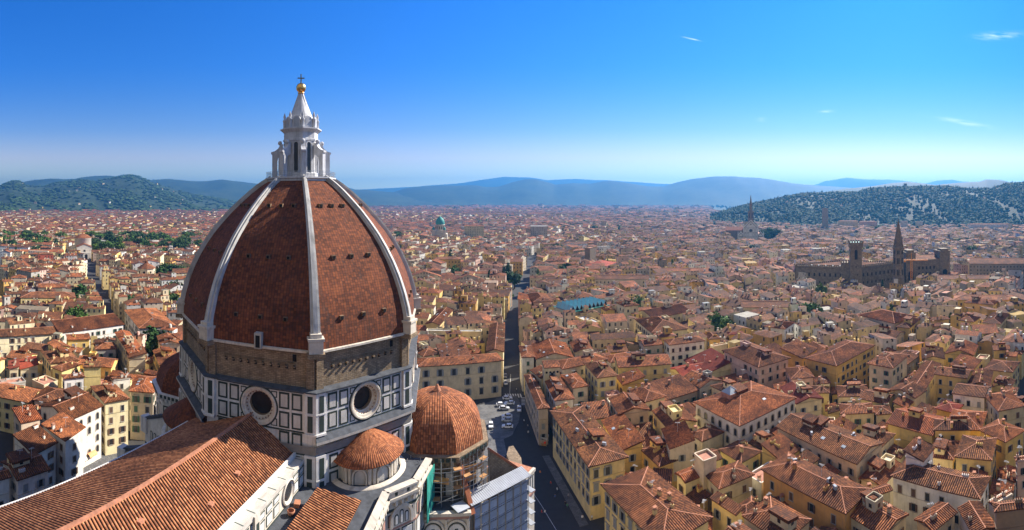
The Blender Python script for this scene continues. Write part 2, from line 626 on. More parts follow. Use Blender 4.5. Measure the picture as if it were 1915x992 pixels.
# ---- tiled dome: eight curved panels and eight marble ribs
PROF = [(60.3, 26.9), (62.5, 26.75), (65, 26.25), (68, 25.4), (70.9, 24.3), (73.6, 23.0), (76.3, 21.4), (78.8, 19.7), (81.2, 17.7), (83.4, 15.7), (85.6, 13.4), (87.4, 11.4), (89, 9.4), (90.0, 7.9), (90.8, 6.6)]
zz = np.array([p[0] for p in PROF])
rr = np.array([p[1] for p in PROF])
ARC = np.concatenate([[0], np.cumsum(np.hypot(np.diff(zz), np.diff(rr)))])


def prof(t):
    s = t * ARC[-1]
    return float(np.interp(s, ARC, rr)), float(np.interp(s, ARC, zz)), s


for k in range(8):
    mb = MB()
    P, UV = [], []
    for i in range(41):
        r, z, s = prof(i / 40)
        a, b = ov(k, r, z), ov(k + 1, r, z)
        w = (a - b).length
        P.append([b.lerp(a, j / 12) for j in range(13)])
        UV.append([((j / 12 - 0.5) * w, -s) for j in range(13)])
    mb.grid(P, UV)
    pn = cpart(mb, 'dome_panel', M['domet'])
    for (t, n) in ((0.13, 3), (0.42, 3), (0.74, 3)):
        if k not in (0, 7, 1, 6):
            continue
        for q in range(n):
            r, z, s = prof(t)
            r2, z2, _ = prof(t + 0.02)
            a, b = ov(k, r, z), ov(k + 1, r, z)
            c = b.lerp(a, 0.5 + (q - (n - 1) / 2) * 0.235)
            nn = dv(AZV + 45 * k + 22.5)
            U = Vector((nn.y, -nn.x))
            vm = MB()
            o2 = Vector((c.x, c.y)) - nn * 0.55
            slab(vm, o2, U, nn, -0.38, 0.38, z - 0.1, z + 0.62, 0, 0.85, 0, (0.8, 0.7, 0.65))
            slab(vm, o2, U, nn, -0.26, 0.26, z - 0.02, z + 0.5, 0, 0.89, 1)
            cpart(vm, 'vent', [M['brown'], M['dark']], pn)
    if k == 0:
        r, z, s = prof(0.012)
        nn = dv(AZV + 22.5)
        U = Vector((nn.y, -nn.x))
        o2 = DC + nn * (r * math.cos(R(22.5)) - 0.6)
        vm = MB()
        slab(vm, o2, U, nn, -0.75, 0.55, 60.2, 62.9, 0, 1.5, 0, (0.7, 0.68, 0.64))
        slab(vm, o2, U, nn, -0.5, 0.3, 60.4, 62.5, 0, 1.54, 1)
        cpart(vm, 'hatch', [M['white'], M['dark']], pn)

for k in range(8):
    mb = MB()
    n = dv(AZV + 45 * k)
    U = Vector((-n.y, n.x))
    for (wb, wt, h, lo) in ((1.75, 0.95, 0.45, -0.5), (0.85, 0.45, 0.8, 0.2)):
        P, UV = [], []
        for i in range(41):
            r, z, s = prof(i / 40)
            r1, z1, _ = prof(max(0, i / 40 - 0.02))
            r2, z2, _ = prof(min(1, i / 40 + 0.02))
            tx, tz = (r2 - r1), (z2 - z1)
            L = math.hypot(tx, tz)
            on, oz = tz / L, -tx / L
            w = (wb + (wt - wb) * i / 40) / 2
            row = []
            for (du, dh) in ((-w, lo), (-w, h), (w, h), (w, lo)):
                p = DC + n * (r + on * dh) + U * du
                row.append((p.x, p.y, z + oz * dh))
            P.append(row)
            UV.append([(j * 0.8, s) for j in range(4)])
        mb.grid(P, UV, smooth=False)
    rb = cpart(mb, 'dome_rib', M['rib'])
    pb = MB()
    c = DC + n * 27.0
    rz = math.atan2(n.y, n.x)
    for (w, d, z0, h, m) in ((3.0, 2.2, 59.6, 0.8, 1), (2.4, 1.9, 60.4, 2.1, 0), (2.8, 2.3, 62.5, 0.45, 0), (1.9, 1.5, 62.95, 0.7, 0)):
        pb.box((c.x, c.y, z0), (d, w, h), rz, m)
    cpart(pb, 'pedestal', [M['cream'], M['brown']], rb)

# ---- lantern
LB = MB()
LB.lathe([(7.6, 89.9), (7.6, 90.6), (8.0, 90.75), (8.0, 91.05), (3, 91.1)], 8, (DC.x, DC.y, 0), R(90 - AZV), R(90 - AZV) + 2 * math.pi, 0, smooth=False)
LB.lathe([(4.1, 91.0), (4.1, 92.0), (3.85, 92.2), (3.85, 99.0), (4.05, 99.2), (4.05, 99.6), (3.85, 99.7), (3.85, 101.0), (4.3, 101.4), (4.7, 101.7), (4.7, 101.95), (3.65, 102.05), (3.5, 103.8), (2.9, 103.9)], 8, (DC.x, DC.y, 0), R(90 - AZV), R(90 - AZV) + 2 * math.pi, 0, smooth=False)
LAN = cpart(LB, 'lantern', M['lantern'])
mb = MB()
mb.lathe([(3.1, 103.7), (2.75, 104.3), (1.6, 107.2), (0.5, 110.0)], 16, (DC.x, DC.y, 0), 0, 2 * math.pi, 0, smooth=False)
for k in range(8):
    n = dv(AZV + 45 * k)
    a, b = DC + n * 2.6, DC + n * 0.5
    mb.bar((a.x, a.y, 104.1), (b.x, b.y, 110.0), 0.28, 0.3)
cpart(mb, 'spire', M['lantern'], LAN)
mb = MB()
mb.lathe([(0.5, 109.9), (0.75, 110.1), (0.75, 110.3), (0.4, 110.45)] + [(1.12 * math.sin(math.pi * t), 111.4 - 1.12 * math.cos(math.pi * t)) for t in [0.1 + 0.045 * i for i in range(21)]], 24, (DC.x, DC.y, 0))
cpart(mb, 'ball', M['gold'], LAN)
mb = MB()
cu = dv(AZV - 90)
mb.box((DC.x, DC.y, 112.4), (0.24, 0.24, 2.1), 0.3)
mb.bar((DC.x - cu.x * 0.8, DC.y - cu.y * 0.8, 113.6), (DC.x + cu.x * 0.8, DC.y + cu.y * 0.8, 113.6), 0.22)
cpart(mb, 'cross', M['bronze'], LAN)
for k in range(8):
    n = dv(AZV + 45 * k + 22.5)
    U = Vector((-n.y, n.x))
    ap = 3.85 * math.cos(R(22.5))
    mb = MB()
    O = DC + n * ap
    archslab(mb, O, U, n, 0, 92.3, 0.95, 6.5, -0.1, 0.06, 1)
    archring(mb, O, U, n, 0, 92.2, 0.95, 6.6, 0.22, 0, 0.22, 0)
    cpart(mb, 'window', [M['lantern'], M['glass']], LAN)
    mb = MB()
    O = DC + n * 3.22
    archslab(mb, O, U, n, 0, 102.1, 1.75, 2.5, -0.3, 0.2, 0)
    archslab(mb, O, U, n, 0, 102.2, 1.2, 2.1, 0, 0.24, 0, (0.72, 0.74, 0.78))
    cpart(mb, 'niche', M['lantern'], LAN)
    # buttress at the corner
    n = dv(AZV + 45 * k)
    U = Vector((-n.y, n.x))

    def bp(r, z, s):
        p = DC + n * r + U * (0.5 * s)
        return (p.x, p.y, z)
    mb = MB()
    out = [(6.5, 91.05), (6.5, 96.3), (6.75, 96.4), (6.75, 96.8), (6.0, 97.0), (5.2, 97.6), (4.7, 98.5), (4.1, 98.6), (4.1, 96.0), (4.7, 95.9), (5.2, 95.5), (5.35, 94.6), (5.35, 91.05)]
    for s in (-1, 1):
        mb.face([bp(r, z, s) for r, z in out])
    for i in range(len(out)):
        a, b = out[i], out[(i + 1) % len(out)]
        mb.face([bp(*a, -1), bp(*b, -1), bp(*b, 1), bp(*a, 1)])
    p = DC + n * 4.75
    mb.lathe([(0.05, 98.3), (0.42, 98.5), (0.5, 98.85), (0.4, 99.2), (0.05, 99.35)], 8, (p.x, p.y, 0))
    cpart(mb, 'buttress', M['lantern'], LAN)
    mb = MB()
    p = DC + n * 3.7
    mb.lathe([(0.36, 102.1), (0.36, 103.6), (0.5, 103.8), (0.2, 104.2), (0.33, 104.7), (0.05, 105.6)], 8, (p.x, p.y, 0))
    cpart(mb, 'pinnacle', M['lantern'], LAN)
mb = MB()
for k in range(8):
    a, b = ov(k, 7.8, 0), ov(k + 1, 7.8, 0)
    for z in (91.5, 92.0, 92.3):
        mb.bar((a.x, a.y, z), (b.x, b.y, z), 0.05)
    for j in range(8):
        p = a.lerp(b, j / 8)
        mb.box((p.x, p.y, 91.05), (0.05, 0.05, 1.25))
cpart(mb, 'railing', M['steel'], LAN)

# ---- drum
RD = 27.0


def octring(mb, r0, z0, r1, z1, mat=0, c=DC, a0=AZV, ks=range(8), tint=(1, 1, 1)):
    for k in ks:
        a, b, e, f = ov(k + 1, r0, z0, c, a0), ov(k, r0, z0, c, a0), ov(k, r1, z1, c, a0), ov(k + 1, r1, z1, c, a0)
        w = (a - b).length
        h = (a - f).length
        mb.face([a, b, e, f], mat, [(0, z0), (w, z0), (w, z0 + h), (0, z0 + h)], tint)


mb = MB()
octring(mb, 26.3, 53.9, 26.3, 60.0)
octring(mb, 26.3, 60.0, 27.3, 60.2, 1)
octring(mb, 27.3, 60.2, 27.3, 60.55, 1)
octring(mb, 27.3, 60.55, 26.2, 60.75, 1)
for k in range(8):
    a, b = ov(k + 1, 26.3, 0), ov(k, 26.3, 0)
    U = (b - a).xy.normalized()
    n = dv(AZV + 45 * k + 22.5)
    w = (b - a).length
    O = a.xy
    q = 0
    u = 3.2
    while u < w - 3:
        slab(mb, O, U, n, u, u + 0.4, 57.3, 57.6, 0, 0.5, 0)
        slab(mb, O, U, n, u, u + 0.45, 56.95, 57.3, 0, 0.08, 3)
        u += 1.45
    slab(mb, O, U, n, 3.0, w - 3.0, 57.9, 58.1, 0, 0.12, 0, (0.7, 0.7, 0.7))
    slab(mb, O, U, n, 0.0, 1.4, 53.9, 60.0, 0, 0.5, 0)
    slab(mb, O, U, n, w - 1.4, w, 53.9, 60.0, 0, 0.5, 0)
    if k in (0, 7):
        slab(mb, O, U, n, w * 0.8, w * 0.8 + 0.7, 58.3, 59.5, 0, 0.06, 3)
cpart(mb, 'brick_band', [M['brown'], M['cream'], M['white'], M['dark']])

DR = MB()
octring(DR, 26.4, 53.5, 27.75, 53.6, 4)
octring(DR, 27.75, 53.6, 27.75, 53.8, 4)
octring(DR, 27.75, 53.8, 26.2, 54.1, 4)
# ledge below the marble storey
LK = [k for k in range(8) if k != 0]
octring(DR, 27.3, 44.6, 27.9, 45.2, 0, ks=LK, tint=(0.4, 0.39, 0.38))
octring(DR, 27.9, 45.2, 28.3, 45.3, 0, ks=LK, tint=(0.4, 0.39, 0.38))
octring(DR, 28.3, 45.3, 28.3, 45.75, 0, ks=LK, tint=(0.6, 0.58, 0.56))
octring(DR, 28.3, 45.75, 26.9, 46.5, 4, ks=LK)
octring(DR, 27.0, 42.0, 27.0, 46.6, 0, ks=[0])
octring(DR, 27.25, 43.2, 27.45, 43.25, 0)
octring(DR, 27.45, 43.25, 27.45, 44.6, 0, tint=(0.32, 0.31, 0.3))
octring(DR, 27.2, 18.0, 27.2, 43.2, 0)
ocs = []
for k in range(8):
    a, b = ov(k + 1, RD, 0), ov(k, RD, 0)
    U = (b - a).xy.normalized()
    n = dv(AZV + 45 * k + 22.5)
    w = (b - a).length
    O = a.xy
    uc, zc, ro, ri = w / 2, 50.05, 3.35, 2.1
    # wall with the round hole
    N = 48
    for i in range(N):
        pts = []
        for j in (i, i + 1):
            t = 2 * math.pi * j / N + math.pi / 4
            cx, cz = math.cos(t), math.sin(t)
            s = min(uc / abs(cx) if abs(cx) > 1e-6 else 1e9, (3.6 if cz > 0 else 3.65) / abs(cz) if abs(cz) > 1e-6 else 1e9)
            pts.append(((uc + ro * cx, zc + ro * cz), (uc + s * cx, zc + s * cz)))
        (i0, o0), (i1, o1) = pts
        q = []
        for (u, z) in (i0, o0, o1, i1):
            p = O + U * u
            q.append((p.x, p.y, z))
        DR.face(q, 0, [i0, o0, o1, i1])
    for (u0, u1) in ((2.35, 4.25), (4.65, 6.55), (w - 6.55, w - 4.65), (w - 4.25, w - 2.35)):
        for (z0, z1) in ((46.95, 49.75), (50.2, 53.05)) + (((43.3, 46.4),) if k == 0 else ()):
            framed(DR, O, U, n, u0, u1, z0, z1, 1, 2)
    for sx in (-1, 1):
        for (z0, z1) in ((47.0, 48.3), (51.9, 53.0)):
            u0 = uc + sx * 3.45
            u1 = uc + sx * 2.35
            slab(DR, O, U, n, min(u0, u1), max(u0, u1), z0, z1, 0, 0.04, 1)
            slab(DR, O, U, n, min(u0, u1) + 0.18, max(u0, u1) - 0.18, z0 + 0.18, z1 - 0.18, 0, 0.07, 2)
    for (z0, z1) in ((46.5, 46.75), (53.2, 53.35)):
        slab(DR, O, U, n, 2.1, w - 2.1, z0, z1, 0, 0.045, 1)
    # lower storey
    a2, b2 = ov(k + 1, 27.2, 0), ov(k, 27.2, 0)
    O2 = a2.xy
    for (u0, u1) in ((2.6, 4.4), (4.9, 6.7), (7.2, 9.0), (w - 9, w - 7.2), (w - 6.7, w - 4.9), (w - 4.4, w - 2.6)):
        for (z0, z1) in ((37.2, 39.6), (40.1, 42.6)):
            framed(DR, O2, U, n, u0, u1, z0, z1, 1, 2)
    for (z0, z1) in ((36.2, 36.6), (42.9, 43.15), (34.9, 35.4)):
        slab(DR, O2, U, n, 0.4, w - 0.4, z0, z1, 0, 0.05, 1)
    # corner piers
    for (zb, zt, rp, o) in ((46.5, 53.45, RD, O), (35.0, 43.1, 27.2, O2)):
        hm = (zb + zt) / 2
        for u0 in (0.0, w - 1.75):
            e0 = -0.2 if u0 == 0 else 0.0
            slab(DR, o, U, n, u0 + e0, u0 + 1.75 + (0.2 if u0 else 0), zb, zt, 0, 0.45, 0)
            for (z0, z1) in ((zb + 0.5, hm - 0.25), (hm + 0.25, zt - 0.4)):
                slab(DR, o, U, n, u0 + 0.45, u0 + 1.35, z0, z1, 0.4, 0.49, 1)
            slab(DR, o, U, n, u0 + e0, u0 + 1.75 + (0.2 if u0 else 0), zb - 0.1, zb + 0.25, 0, 0.62, 0)
            slab(DR, o, U, n, u0 + e0, u0 + 1.75 + (0.2 if u0 else 0), hm - 0.1, hm + 0.1, 0, 0.52, 0)
    ocs.append((O + U * uc, U, n, zc, ro, ri))
DRUM = cpart(DR, 'drum', [M['white'], M['green'], M['panel'], M['dark'], M['slate']])
for (c, U, n, zc, ro, ri) in ocs:
    mb = MB()
    prof2 = [(ro + 0.28, 0.0), (ro + 0.28, 0.1), (ro + 0.02, 0.16), (ro - 0.1, 0.3), (ro - 0.35, 0.28), (ro - 0.4, 0.05), (ro - 0.75, -0.05), (ro - 0.8, -0.4), (ri + 0.2, -0.9), (ri, -1.0), (ri, -2.2)]
    mats = [1, 1, 0, 0, 0, 0, 0, 0, 0, 3]
    for i in range(len(prof2) - 1):
        P = []
        for (r, d) in (prof2[i], prof2[i + 1]):
            P.append([(c.x + U.x * r * math.cos(t) + n.x * d, c.y + U.y * r * math.cos(t) + n.y * d, zc + r * math.sin(t)) for t in [2 * math.pi * j / 48 for j in range(49)]])
        mb.grid(P, [[(j * 0.5, prof2[i + e][1]) for j in range(49)] for e in (0, 1)], mats[i])
    for j in range(24):          # rosettes round the splay
        t = 2 * math.pi * j / 24
        for (r, d, s) in ((ro - 0.95, -0.42, 0.16), (ri + 0.42, -0.72, 0.12)):
            p = c + U * (r * math.cos(t)) + n * (d + 0.1)
            mb.box((p.x, p.y, zc + r * math.sin(t) - s / 2), (s, s, s), 0, 4, (0.6, 0.55, 0.5))
    p = c - n * 1.7
    q = [(p.x + U.x * ri * 1.02 * math.cos(t), p.y + U.y * ri * 1.02 * math.sin(0) + U.y * ri * 1.02 * math.cos(t), zc + ri * 1.02 * math.sin(t)) for t in [2 * math.pi * j / 32 for j in range(32)]]
    mb.face(q, 5)
    cpart(mb, 'oculus', [M['cream'], M['green'], M['panel'], M['brown'], M['pinkm'], M['glass']], DRUM)

# ---- nave: tiled roof, clerestory wall, eaves gutters
XL, XR, XM, ZR, ZE = -58.0, -35.7, -44.0, 48.0, 42.9
Y0, Y1 = -30.0, 74.6


def corrugated(mb, poly, edir, down, nrm, per=PER, amp=0.085, mat=0, sub=4, thick=0.22, off=0.0):
    """columns of barrel tiles covering a planar polygon; poly is a list of Vectors"""
    o = poly[0]
    us = [(p - o).dot(edir) for p in poly]
    ss = [(p - o).dot(down) for p in poly]
    n = len(poly)
    st = per / sub
    k0, k1 = math.ceil(min(us) / st), math.floor(max(us) / st)
    ks = [min(us)] + [k * st for k in range(k0, k1 + 1)] + [max(us)]
    hs_ = {0: 0.0, 1: 0.75, 2: 1.0, 3: 0.75} if sub == 4 else {0: 0.0, 1: 1.0, 2: 1.0}
    prev = None
    for u in ks:
        lo, hi = None, None
        for i in range(n):
            j = (i + 1) % n
            ua, ub = us[i], us[j]
            if (ua - u) * (ub - u) <= 0 and abs(ua - ub) > 1e-6:
                t = (u - ua) / (ub - ua)
                s = ss[i] + t * (ss[j] - ss[i])
                lo = s if lo is None else min(lo, s)
                hi = s if hi is None else max(hi, s)
        if lo is None:
            prev = None
            continue
        h = hs_[int(round(u / st)) % sub] * amp
        b = o + edir * u + nrm * (h + off)
        cur = (b + down * lo, b + down * hi, u, lo, hi)
        if prev and cur[2] - prev[2] > 1e-6 and (hi - lo > 0.01 or prev[4] - prev[3] > 0.01):
            mb.face([prev[0], prev[1], cur[1], cur[0]], mat, [(prev[2], prev[3]), (prev[2], prev[4]), (u, hi), (u, lo)])
        prev = cur
    # slab edge and underside
    low = [p - nrm * thick for p in poly]
    mb.face(list(reversed(low)), mat + 1 if mat == 0 and thick > 0.3 else mat)
    for i in range(n):
        j = (i + 1) % n
        mb.face([low[i], low[j], poly[j], poly[i]], mat)


for (xe, sx) in ((XL, -1), (XR, 1)):
    mb = MB()
    poly = [Vector((XM, Y0, ZR)), Vector((XM, Y1, ZR)), Vector((xe, Y1, ZE)), Vector((xe, Y0, ZE))]
    dn = Vector((xe - XM, 0, ZE - ZR)).normalized()
    nr = Vector((-(dn.z) * sx, 0, abs(dn.x)))
    nr = Vector((sx * (ZR - ZE), 0, abs(xe - XM))).normalized()
    corrugated(mb, poly, Vector((0, 1, 0)), dn, nr, 0.48, 0.16, 0)
    if sx > 0:
        mb.bar((XM, Y0, ZR + 0.1), (XM, Y1, ZR + 0.1), 0.5, 0.3, 1)
        for (fx, y) in ((0.62, 58.0), (0.35, 40.0), (0.7, 50.5)):
            p = Vector((XM, y, ZR)).lerp(Vector((xe, y, ZE)), fx)
            mb.box((p.x, p.y, p.z), (0.7, 0.9, 0.35), 0.2, 1)
    cpart(mb, 'nave_roof', [M['navet'], M['mortar']])
mb = MB()
mb.box((XL - 0.3, (Y0 + Y1) / 2, 41.8), (0.6, Y1 - Y0, 1.0), 0, 0)
cpart(mb, 'gutter', [M['white']])
XW = -34.0
mb = MB()
mb.box((XR + 0.2, (Y0 + Y1) / 2, 42.4), (0.3, Y1 - Y0, 0.9), 0, 0)
mb.prism([(XR + 0.35, Y0), (XW + 0.25, Y0), (XW + 0.25, 74.0), (XR + 0.35, 74.0)], 41.9, 42.5, 0, (0.8, 0.76, 0.7), True)
for i in range(34):
    y = Y0 + 4 + i * 3.0
    mb.box((XW - 0.6, y, 42.5), (1.5, 0.12, 0.04), 0, 1, (3, 3, 3))
cpart(mb, 'walkway', [M['white'], M['green']])
NW = MB()
NW.prism([(XL, Y0), (XW, Y0), (XW, 74.5), (XL, 74.5)], 18, 41.95, 0)
O, U, N = Vector((XW, Y0)), Vector((0, 1)), Vector((1, 0))
for i in range(48):
    u0 = 2.2 + i * 2.15
    y = Y0 + u0
    if any(abs(y + 0.9 - c) < 2.6 for c in (65.0, 45.0)):
        continue
    for (z0, z1) in ((38.5, 40.1), (40.4, 41.4)):
        framed(NW, O, U, N, u0, u0 + 1.75, z0, z1, 1, 2, 0.17)
for (z0, z1) in ((38.0, 38.2), (41.55, 41.7)):
    slab(NW, O, U, N, 0, 104, z0, z1, 0, 0.05, 1)
for y in (55.0, 35.0):
    slab(NW, O, U, N, y - Y0 - 0.7, y - Y0 + 0.7, 34, 42.45, 0, 0.55, 0)
    slab(NW, O, U, N, y - Y0 - 0.35, y - Y0 + 0.35, 38.6, 41.3, 0, 0.6, 1)
NWALL = cpart(NW, 'nave_wall', [M['cream'], M['green'], M['white']])
for yc in (65.0, 45.0):
    mb = MB()
    pr = [(1.95, 0.0), (1.95, 0.25), (1.75, 0.35), (1.6, 0.2), (1.4, 0.06), (1.35, 0.03)]
    for i in range(len(pr) - 1):
        mb.grid([[(XW + d, yc + r * math.cos(t), 40.05 + r * math.sin(t)) for t in [2 * math.pi * j / 40 for j in range(41)]] for r, d in (pr[i], pr[i + 1])], None, 0)
    mb.face([(XW + 0.03, yc + 1.38 * math.cos(2 * math.pi * j / 32), 40.05 + 1.38 * math.sin(2 * math.pi * j / 32)) for j in range(32)], 1)
    cpart(mb, 'round_window', [M['cream'], M['glass']], NWALL)

# ---- south aisle
mb = MB()
AIS = [(-34.0, -30), (-20.4, -30), (-20.1, 72.3), (-16.1, 76.6), (-15.0, 84), (-30, 92), (-34, 74)]
mb.prism(AIS, 0, 37.95, 0, (1, 1, 1), False, 3)
for (a, b) in (((-20.4, 30), (-20.1, 72.3)), ((-20.1, 72.3), (-16.1, 76.6)), ((-16.1, 76.6), (-15.1, 83.5))):
    a, b = Vector(a), Vector(b)
    U = (b - a).normalized()
    N = Vector((U.y, -U.x))
    w = (b - a).length
    for (z0, z1, d) in ((37.000, 37.400, 0.5), (37.400, 37.800, 0.75), (38.700, 39.000, 0.65)):
        slab(mb, a - N * 0.5, U, N, 0, w, z0, z1, -0.1, d + 0.5, 0)
    slab(mb, a - N * 0.1, U, N, 0, w, 37.800, 38.700, -0.2, 0.5, 0)
    m = int(w / 1.1)
    for i in range(m):
        u = (i + 0.5) * w / m
        slab(mb, a, U, N, u - 0.25, u + 0.25, 37.950, 38.600, 0, 0.46, 1 if i % 2 else 0)
        slab(mb, a, U, N, u - 0.22, u + 0.22, 36.300, 37.000, 0, 0.55, 0)
    nc = max(1, int(w / 2.1))
    for i in range(nc):
        u0 = 0.35 + i * (w - 0.5) / nc
        u1 = u0 + (w - 0.5) / nc - 0.4
        framed(mb, a, U, N, u0, u1, 32.900, 34.900, 1, 4, 0.16)
        framed(mb, a, U, N, u0, u1, 28.700, 32.100, 1, 2, 0.2)
        framed(mb, a, U, N, u0, u1, 24.700, 28.100, 1, 2, 0.2)
    for (z0, z1, mt) in ((35.300, 35.700, 1), (32.300, 32.600, 4), (28.200, 28.500, 1)):
        slab(mb, a, U, N, 0, w, z0, z1, 0, 0.1, mt)
    if 4 < w < 8:
        archring(mb, a, U, N, w / 2, 32.7, 3.6, 3.0, 0.45, 0, 0.35, 0)
        archslab(mb, a, U, N, w / 2, 32.7, 3.6, 3.0, 0, 0.16, 0)
        for q in (-1, 0, 1):
            archslab(mb, a, U, N, w / 2 + q * 1.0, 33.0, 0.75, 2.2 - abs(q) * 0.5, 0, 0.2, 1)
            archslab(mb, a, U, N, w / 2 + q * 1.0, 33.1, 0.45, 1.9 - abs(q) * 0.5, 0, 0.24, 2)
cpart(mb, 'aisle', [M['cream'], M['green'], M['white'], M['slate'], M['pinkm']])
mb = MB()
poly = [Vector((-30.2, -30, 40.1)), Vector((-30.2, 67.8, 40.1)), Vector((-23.5, 70.0, 38.3)), Vector((-23.5, -30, 38.3))]
dn = Vector((6.7, 0, -1.8)).normalized()
corrugated(mb, poly, Vector((0, 1, 0)), dn, Vector((1.8, 0, 6.7)).normalized(), 0.48, 0.16, 0)
cpart(mb, 'aisle_roof', [M['navet'], M['mortar']])
mb = MB()
basin = mb
mb.lathe([(0.25, 36.3), (0.55, 36.6), (0.62, 37.1), (0.5, 37.12)], 14, (-32.4, 63.0, 1.65))
cpart(mb, 'clay_basin', M['mortar'])
mb = MB()
mb.box((-32.6, 65.5, 37.95), (0.9, 1.2, 0.6), 0.3)
cpart(mb, 'tile_pile', M['mortar'])

# ---- the small round exedras and the larger tribunes
def exedra(azn, off):
    n = dv(azn)
    c = DC + n * (24.9 + off)
    C3 = (c.x, c.y, 0)
    w0 = DC + n * 24.9

    def squash(mb):
        # the plan is a flattened half circle
        for i, v in enumerate(mb.v):
            h = (v[0] - w0.x) * n.x + (v[1] - w0.y) * n.y
            mb.v[i] = (v[0] - n.x * h * 0.22, v[1] - n.y * h * 0.22, v[2] + 0.25)

    a0 = R(90 - azn) - R(115)
    a1 = R(90 - azn) + R(115)
    mb = MB()
    mb.lathe([(7.2, 18), (7.2, 37.3), (7.4, 37.5), (7.4, 37.8), (6.3, 37.9)], 40, C3, a0, a1, 1)
    mb.lathe([(5.7, 37.8), (5.7, 40.6), (6.2, 40.7), (6.3, 41.0), (6.9, 41.15)], 40, C3, a0, a1, 1)
    for i in range(5):
        t = (i - 2) * 45
        nn = dv(azn + t)
        U = Vector((-nn.y, nn.x))
        O = c + nn * 5.75
        archring(mb, O, U, nn, 0, 37.9, 2.3, 2.45, 0.3, -0.5, 0.22, 1)
        archslab(mb, O, U, nn, 0, 38.0, 2.3, 2.35, -0.6, -0.05, 2, (0.8, 0.78, 0.74))
        archring(mb, O, U, nn, 0, 38.0, 2.0, 2.2, 0.1, -0.3, 0.0, 3)
        nn = dv(azn + t + 22.5)
        U = Vector((-nn.y, nn.x))
        O = c + nn * 5.7
        for q in (-0.45, 0.45):
            slab(mb, O, U, nn, q - 0.26, q + 0.26, 37.9, 40.5, 0, 0.4, 1)
            slab(mb, O, U, nn, q - 0.34, q + 0.34, 40.1, 40.6, 0, 0.5, 1)
    squash(mb)
    ex = cpart(mb, 'exedra', [M['domet'], M['cream'], M['white'], M['green']])
    mb = MB()
    mb.lathe([(7.0, 41.0), (7.05, 41.15), (5.2, 42.35), (3.2, 43.6), (1.3, 44.75), (0.0, 45.2)], 48, C3, a0, a1, 0)
    nr = 0
    for i in range(nr):
        t = a0 + (a1 - a0) * i / nr
        for j, (r, z) in enumerate([(7.05, 41.17), (5.2, 42.37), (3.2, 43.62)]):
            r2, z2 = [(5.2, 42.37), (3.2, 43.62), (1.3, 44.77)][j]
            mb.bar((c.x + r * math.cos(t), c.y + r * math.sin(t), z), (c.x + r2 * math.cos(t), c.y + r2 * math.sin(t), z2), 0.16, 0.12)
    squash(mb)
    cpart(mb, 'tiled_cone', [M['tribt'] if azn < 180 else M['domet']], ex)


exedra(126.3, 1.0)
exedra(216.3, 1.0)


def tribune(c, r, ze, za, a0, seen):
    mb = MB()
    for k in range(8):
        P, UV = [], []
        for i in range(17):
            t = i / 16 * math.pi / 2
            q = r * math.cos(t) ** 0.92 if i < 16 else 0.02
            z = ze + (za - ze) * math.sin(t)
            a, b = ov(k, q, z, c, a0), ov(k + 1, q, z, c, a0)
            w = (a - b).length
            P.append([b.lerp(a, j / 6) for j in range(7)])
            UV.append([((j / 6 - 0.5) * w, -i * 0.9) for j in range(7)])
        mb.grid(P, UV, 0)
    mb.lathe([(0.9, za - 0.25), (0.75, za + 0.2), (0.55, za + 0.5), (0.25, za + 1.2), (0.02, za + 1.35)], 10, (c.x, c.y, 0), mat=1)
    td = cpart(mb, 'tribune_dome', [M['tribt'] if seen else M['domet'], M['mortar']])
    mb = MB()
    octring(mb, r + 0.15, ze - 1.9, r + 0.5, ze - 1.5, 0, c, a0)
    octring(mb, r + 0.5, ze - 1.5, r + 1.1, ze - 0.9, 0, c, a0)
    octring(mb, r + 1.1, ze - 0.9, r + 1.1, ze + 0.1, 0, c, a0)
    octring(mb, r + 1.1, ze + 0.1, r - 0.1, ze + 0.12, 0, c, a0)
    octring(mb, r, 10, r, ze - 1.9, 0, c, a0)
    for k in range(8):
        a, b = ov(k + 1, r, 0, c, a0), ov(k, r, 0, c, a0)
        U = (b - a).xy.normalized()
        n = dv(a0 + 45 * k + 22.5)
        w = (b - a).length
        m = 7
        for i in range(m):
            u = (i + 0.5) * w / m
            slab(mb, a.xy, U, n, u - 0.36, u + 0.36, ze - 0.75, ze - 0.05, 0.9, 1.14, 1)
            slab(mb, a.xy, U, n, u - 0.3, u + 0.3, ze - 1.7, ze - 1.0, 0.3, 0.8, 0)
        for (u0, u1) in ((0.5, 2.4), (w - 2.4, w - 0.5)):
            framed(mb, a.xy, U, n, u0, u1, ze - 8, ze - 3, 1, 2)
        archslab(mb, a.xy, U, n, w / 2, ze - 12, 2.2, 8, 0, 0.08, 3)
        archring(mb, a.xy, U, n, w / 2, ze - 12, 2.2, 8, 0.4, 0, 0.25, 0)
    cpart(mb, 'tribune_wall', [M['white'] if not seen else M['brown'], M['green'], M['panel'], M['glass']], td)  # seen wall is brown instead of white marble: deep shade put into its colour


TC = Vector((-15.5, 95.7))
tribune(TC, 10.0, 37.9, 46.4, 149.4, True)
tribune(Vector((-77.0, 95.0)), 10.5, 37.9, 46.4, 148.8, False)
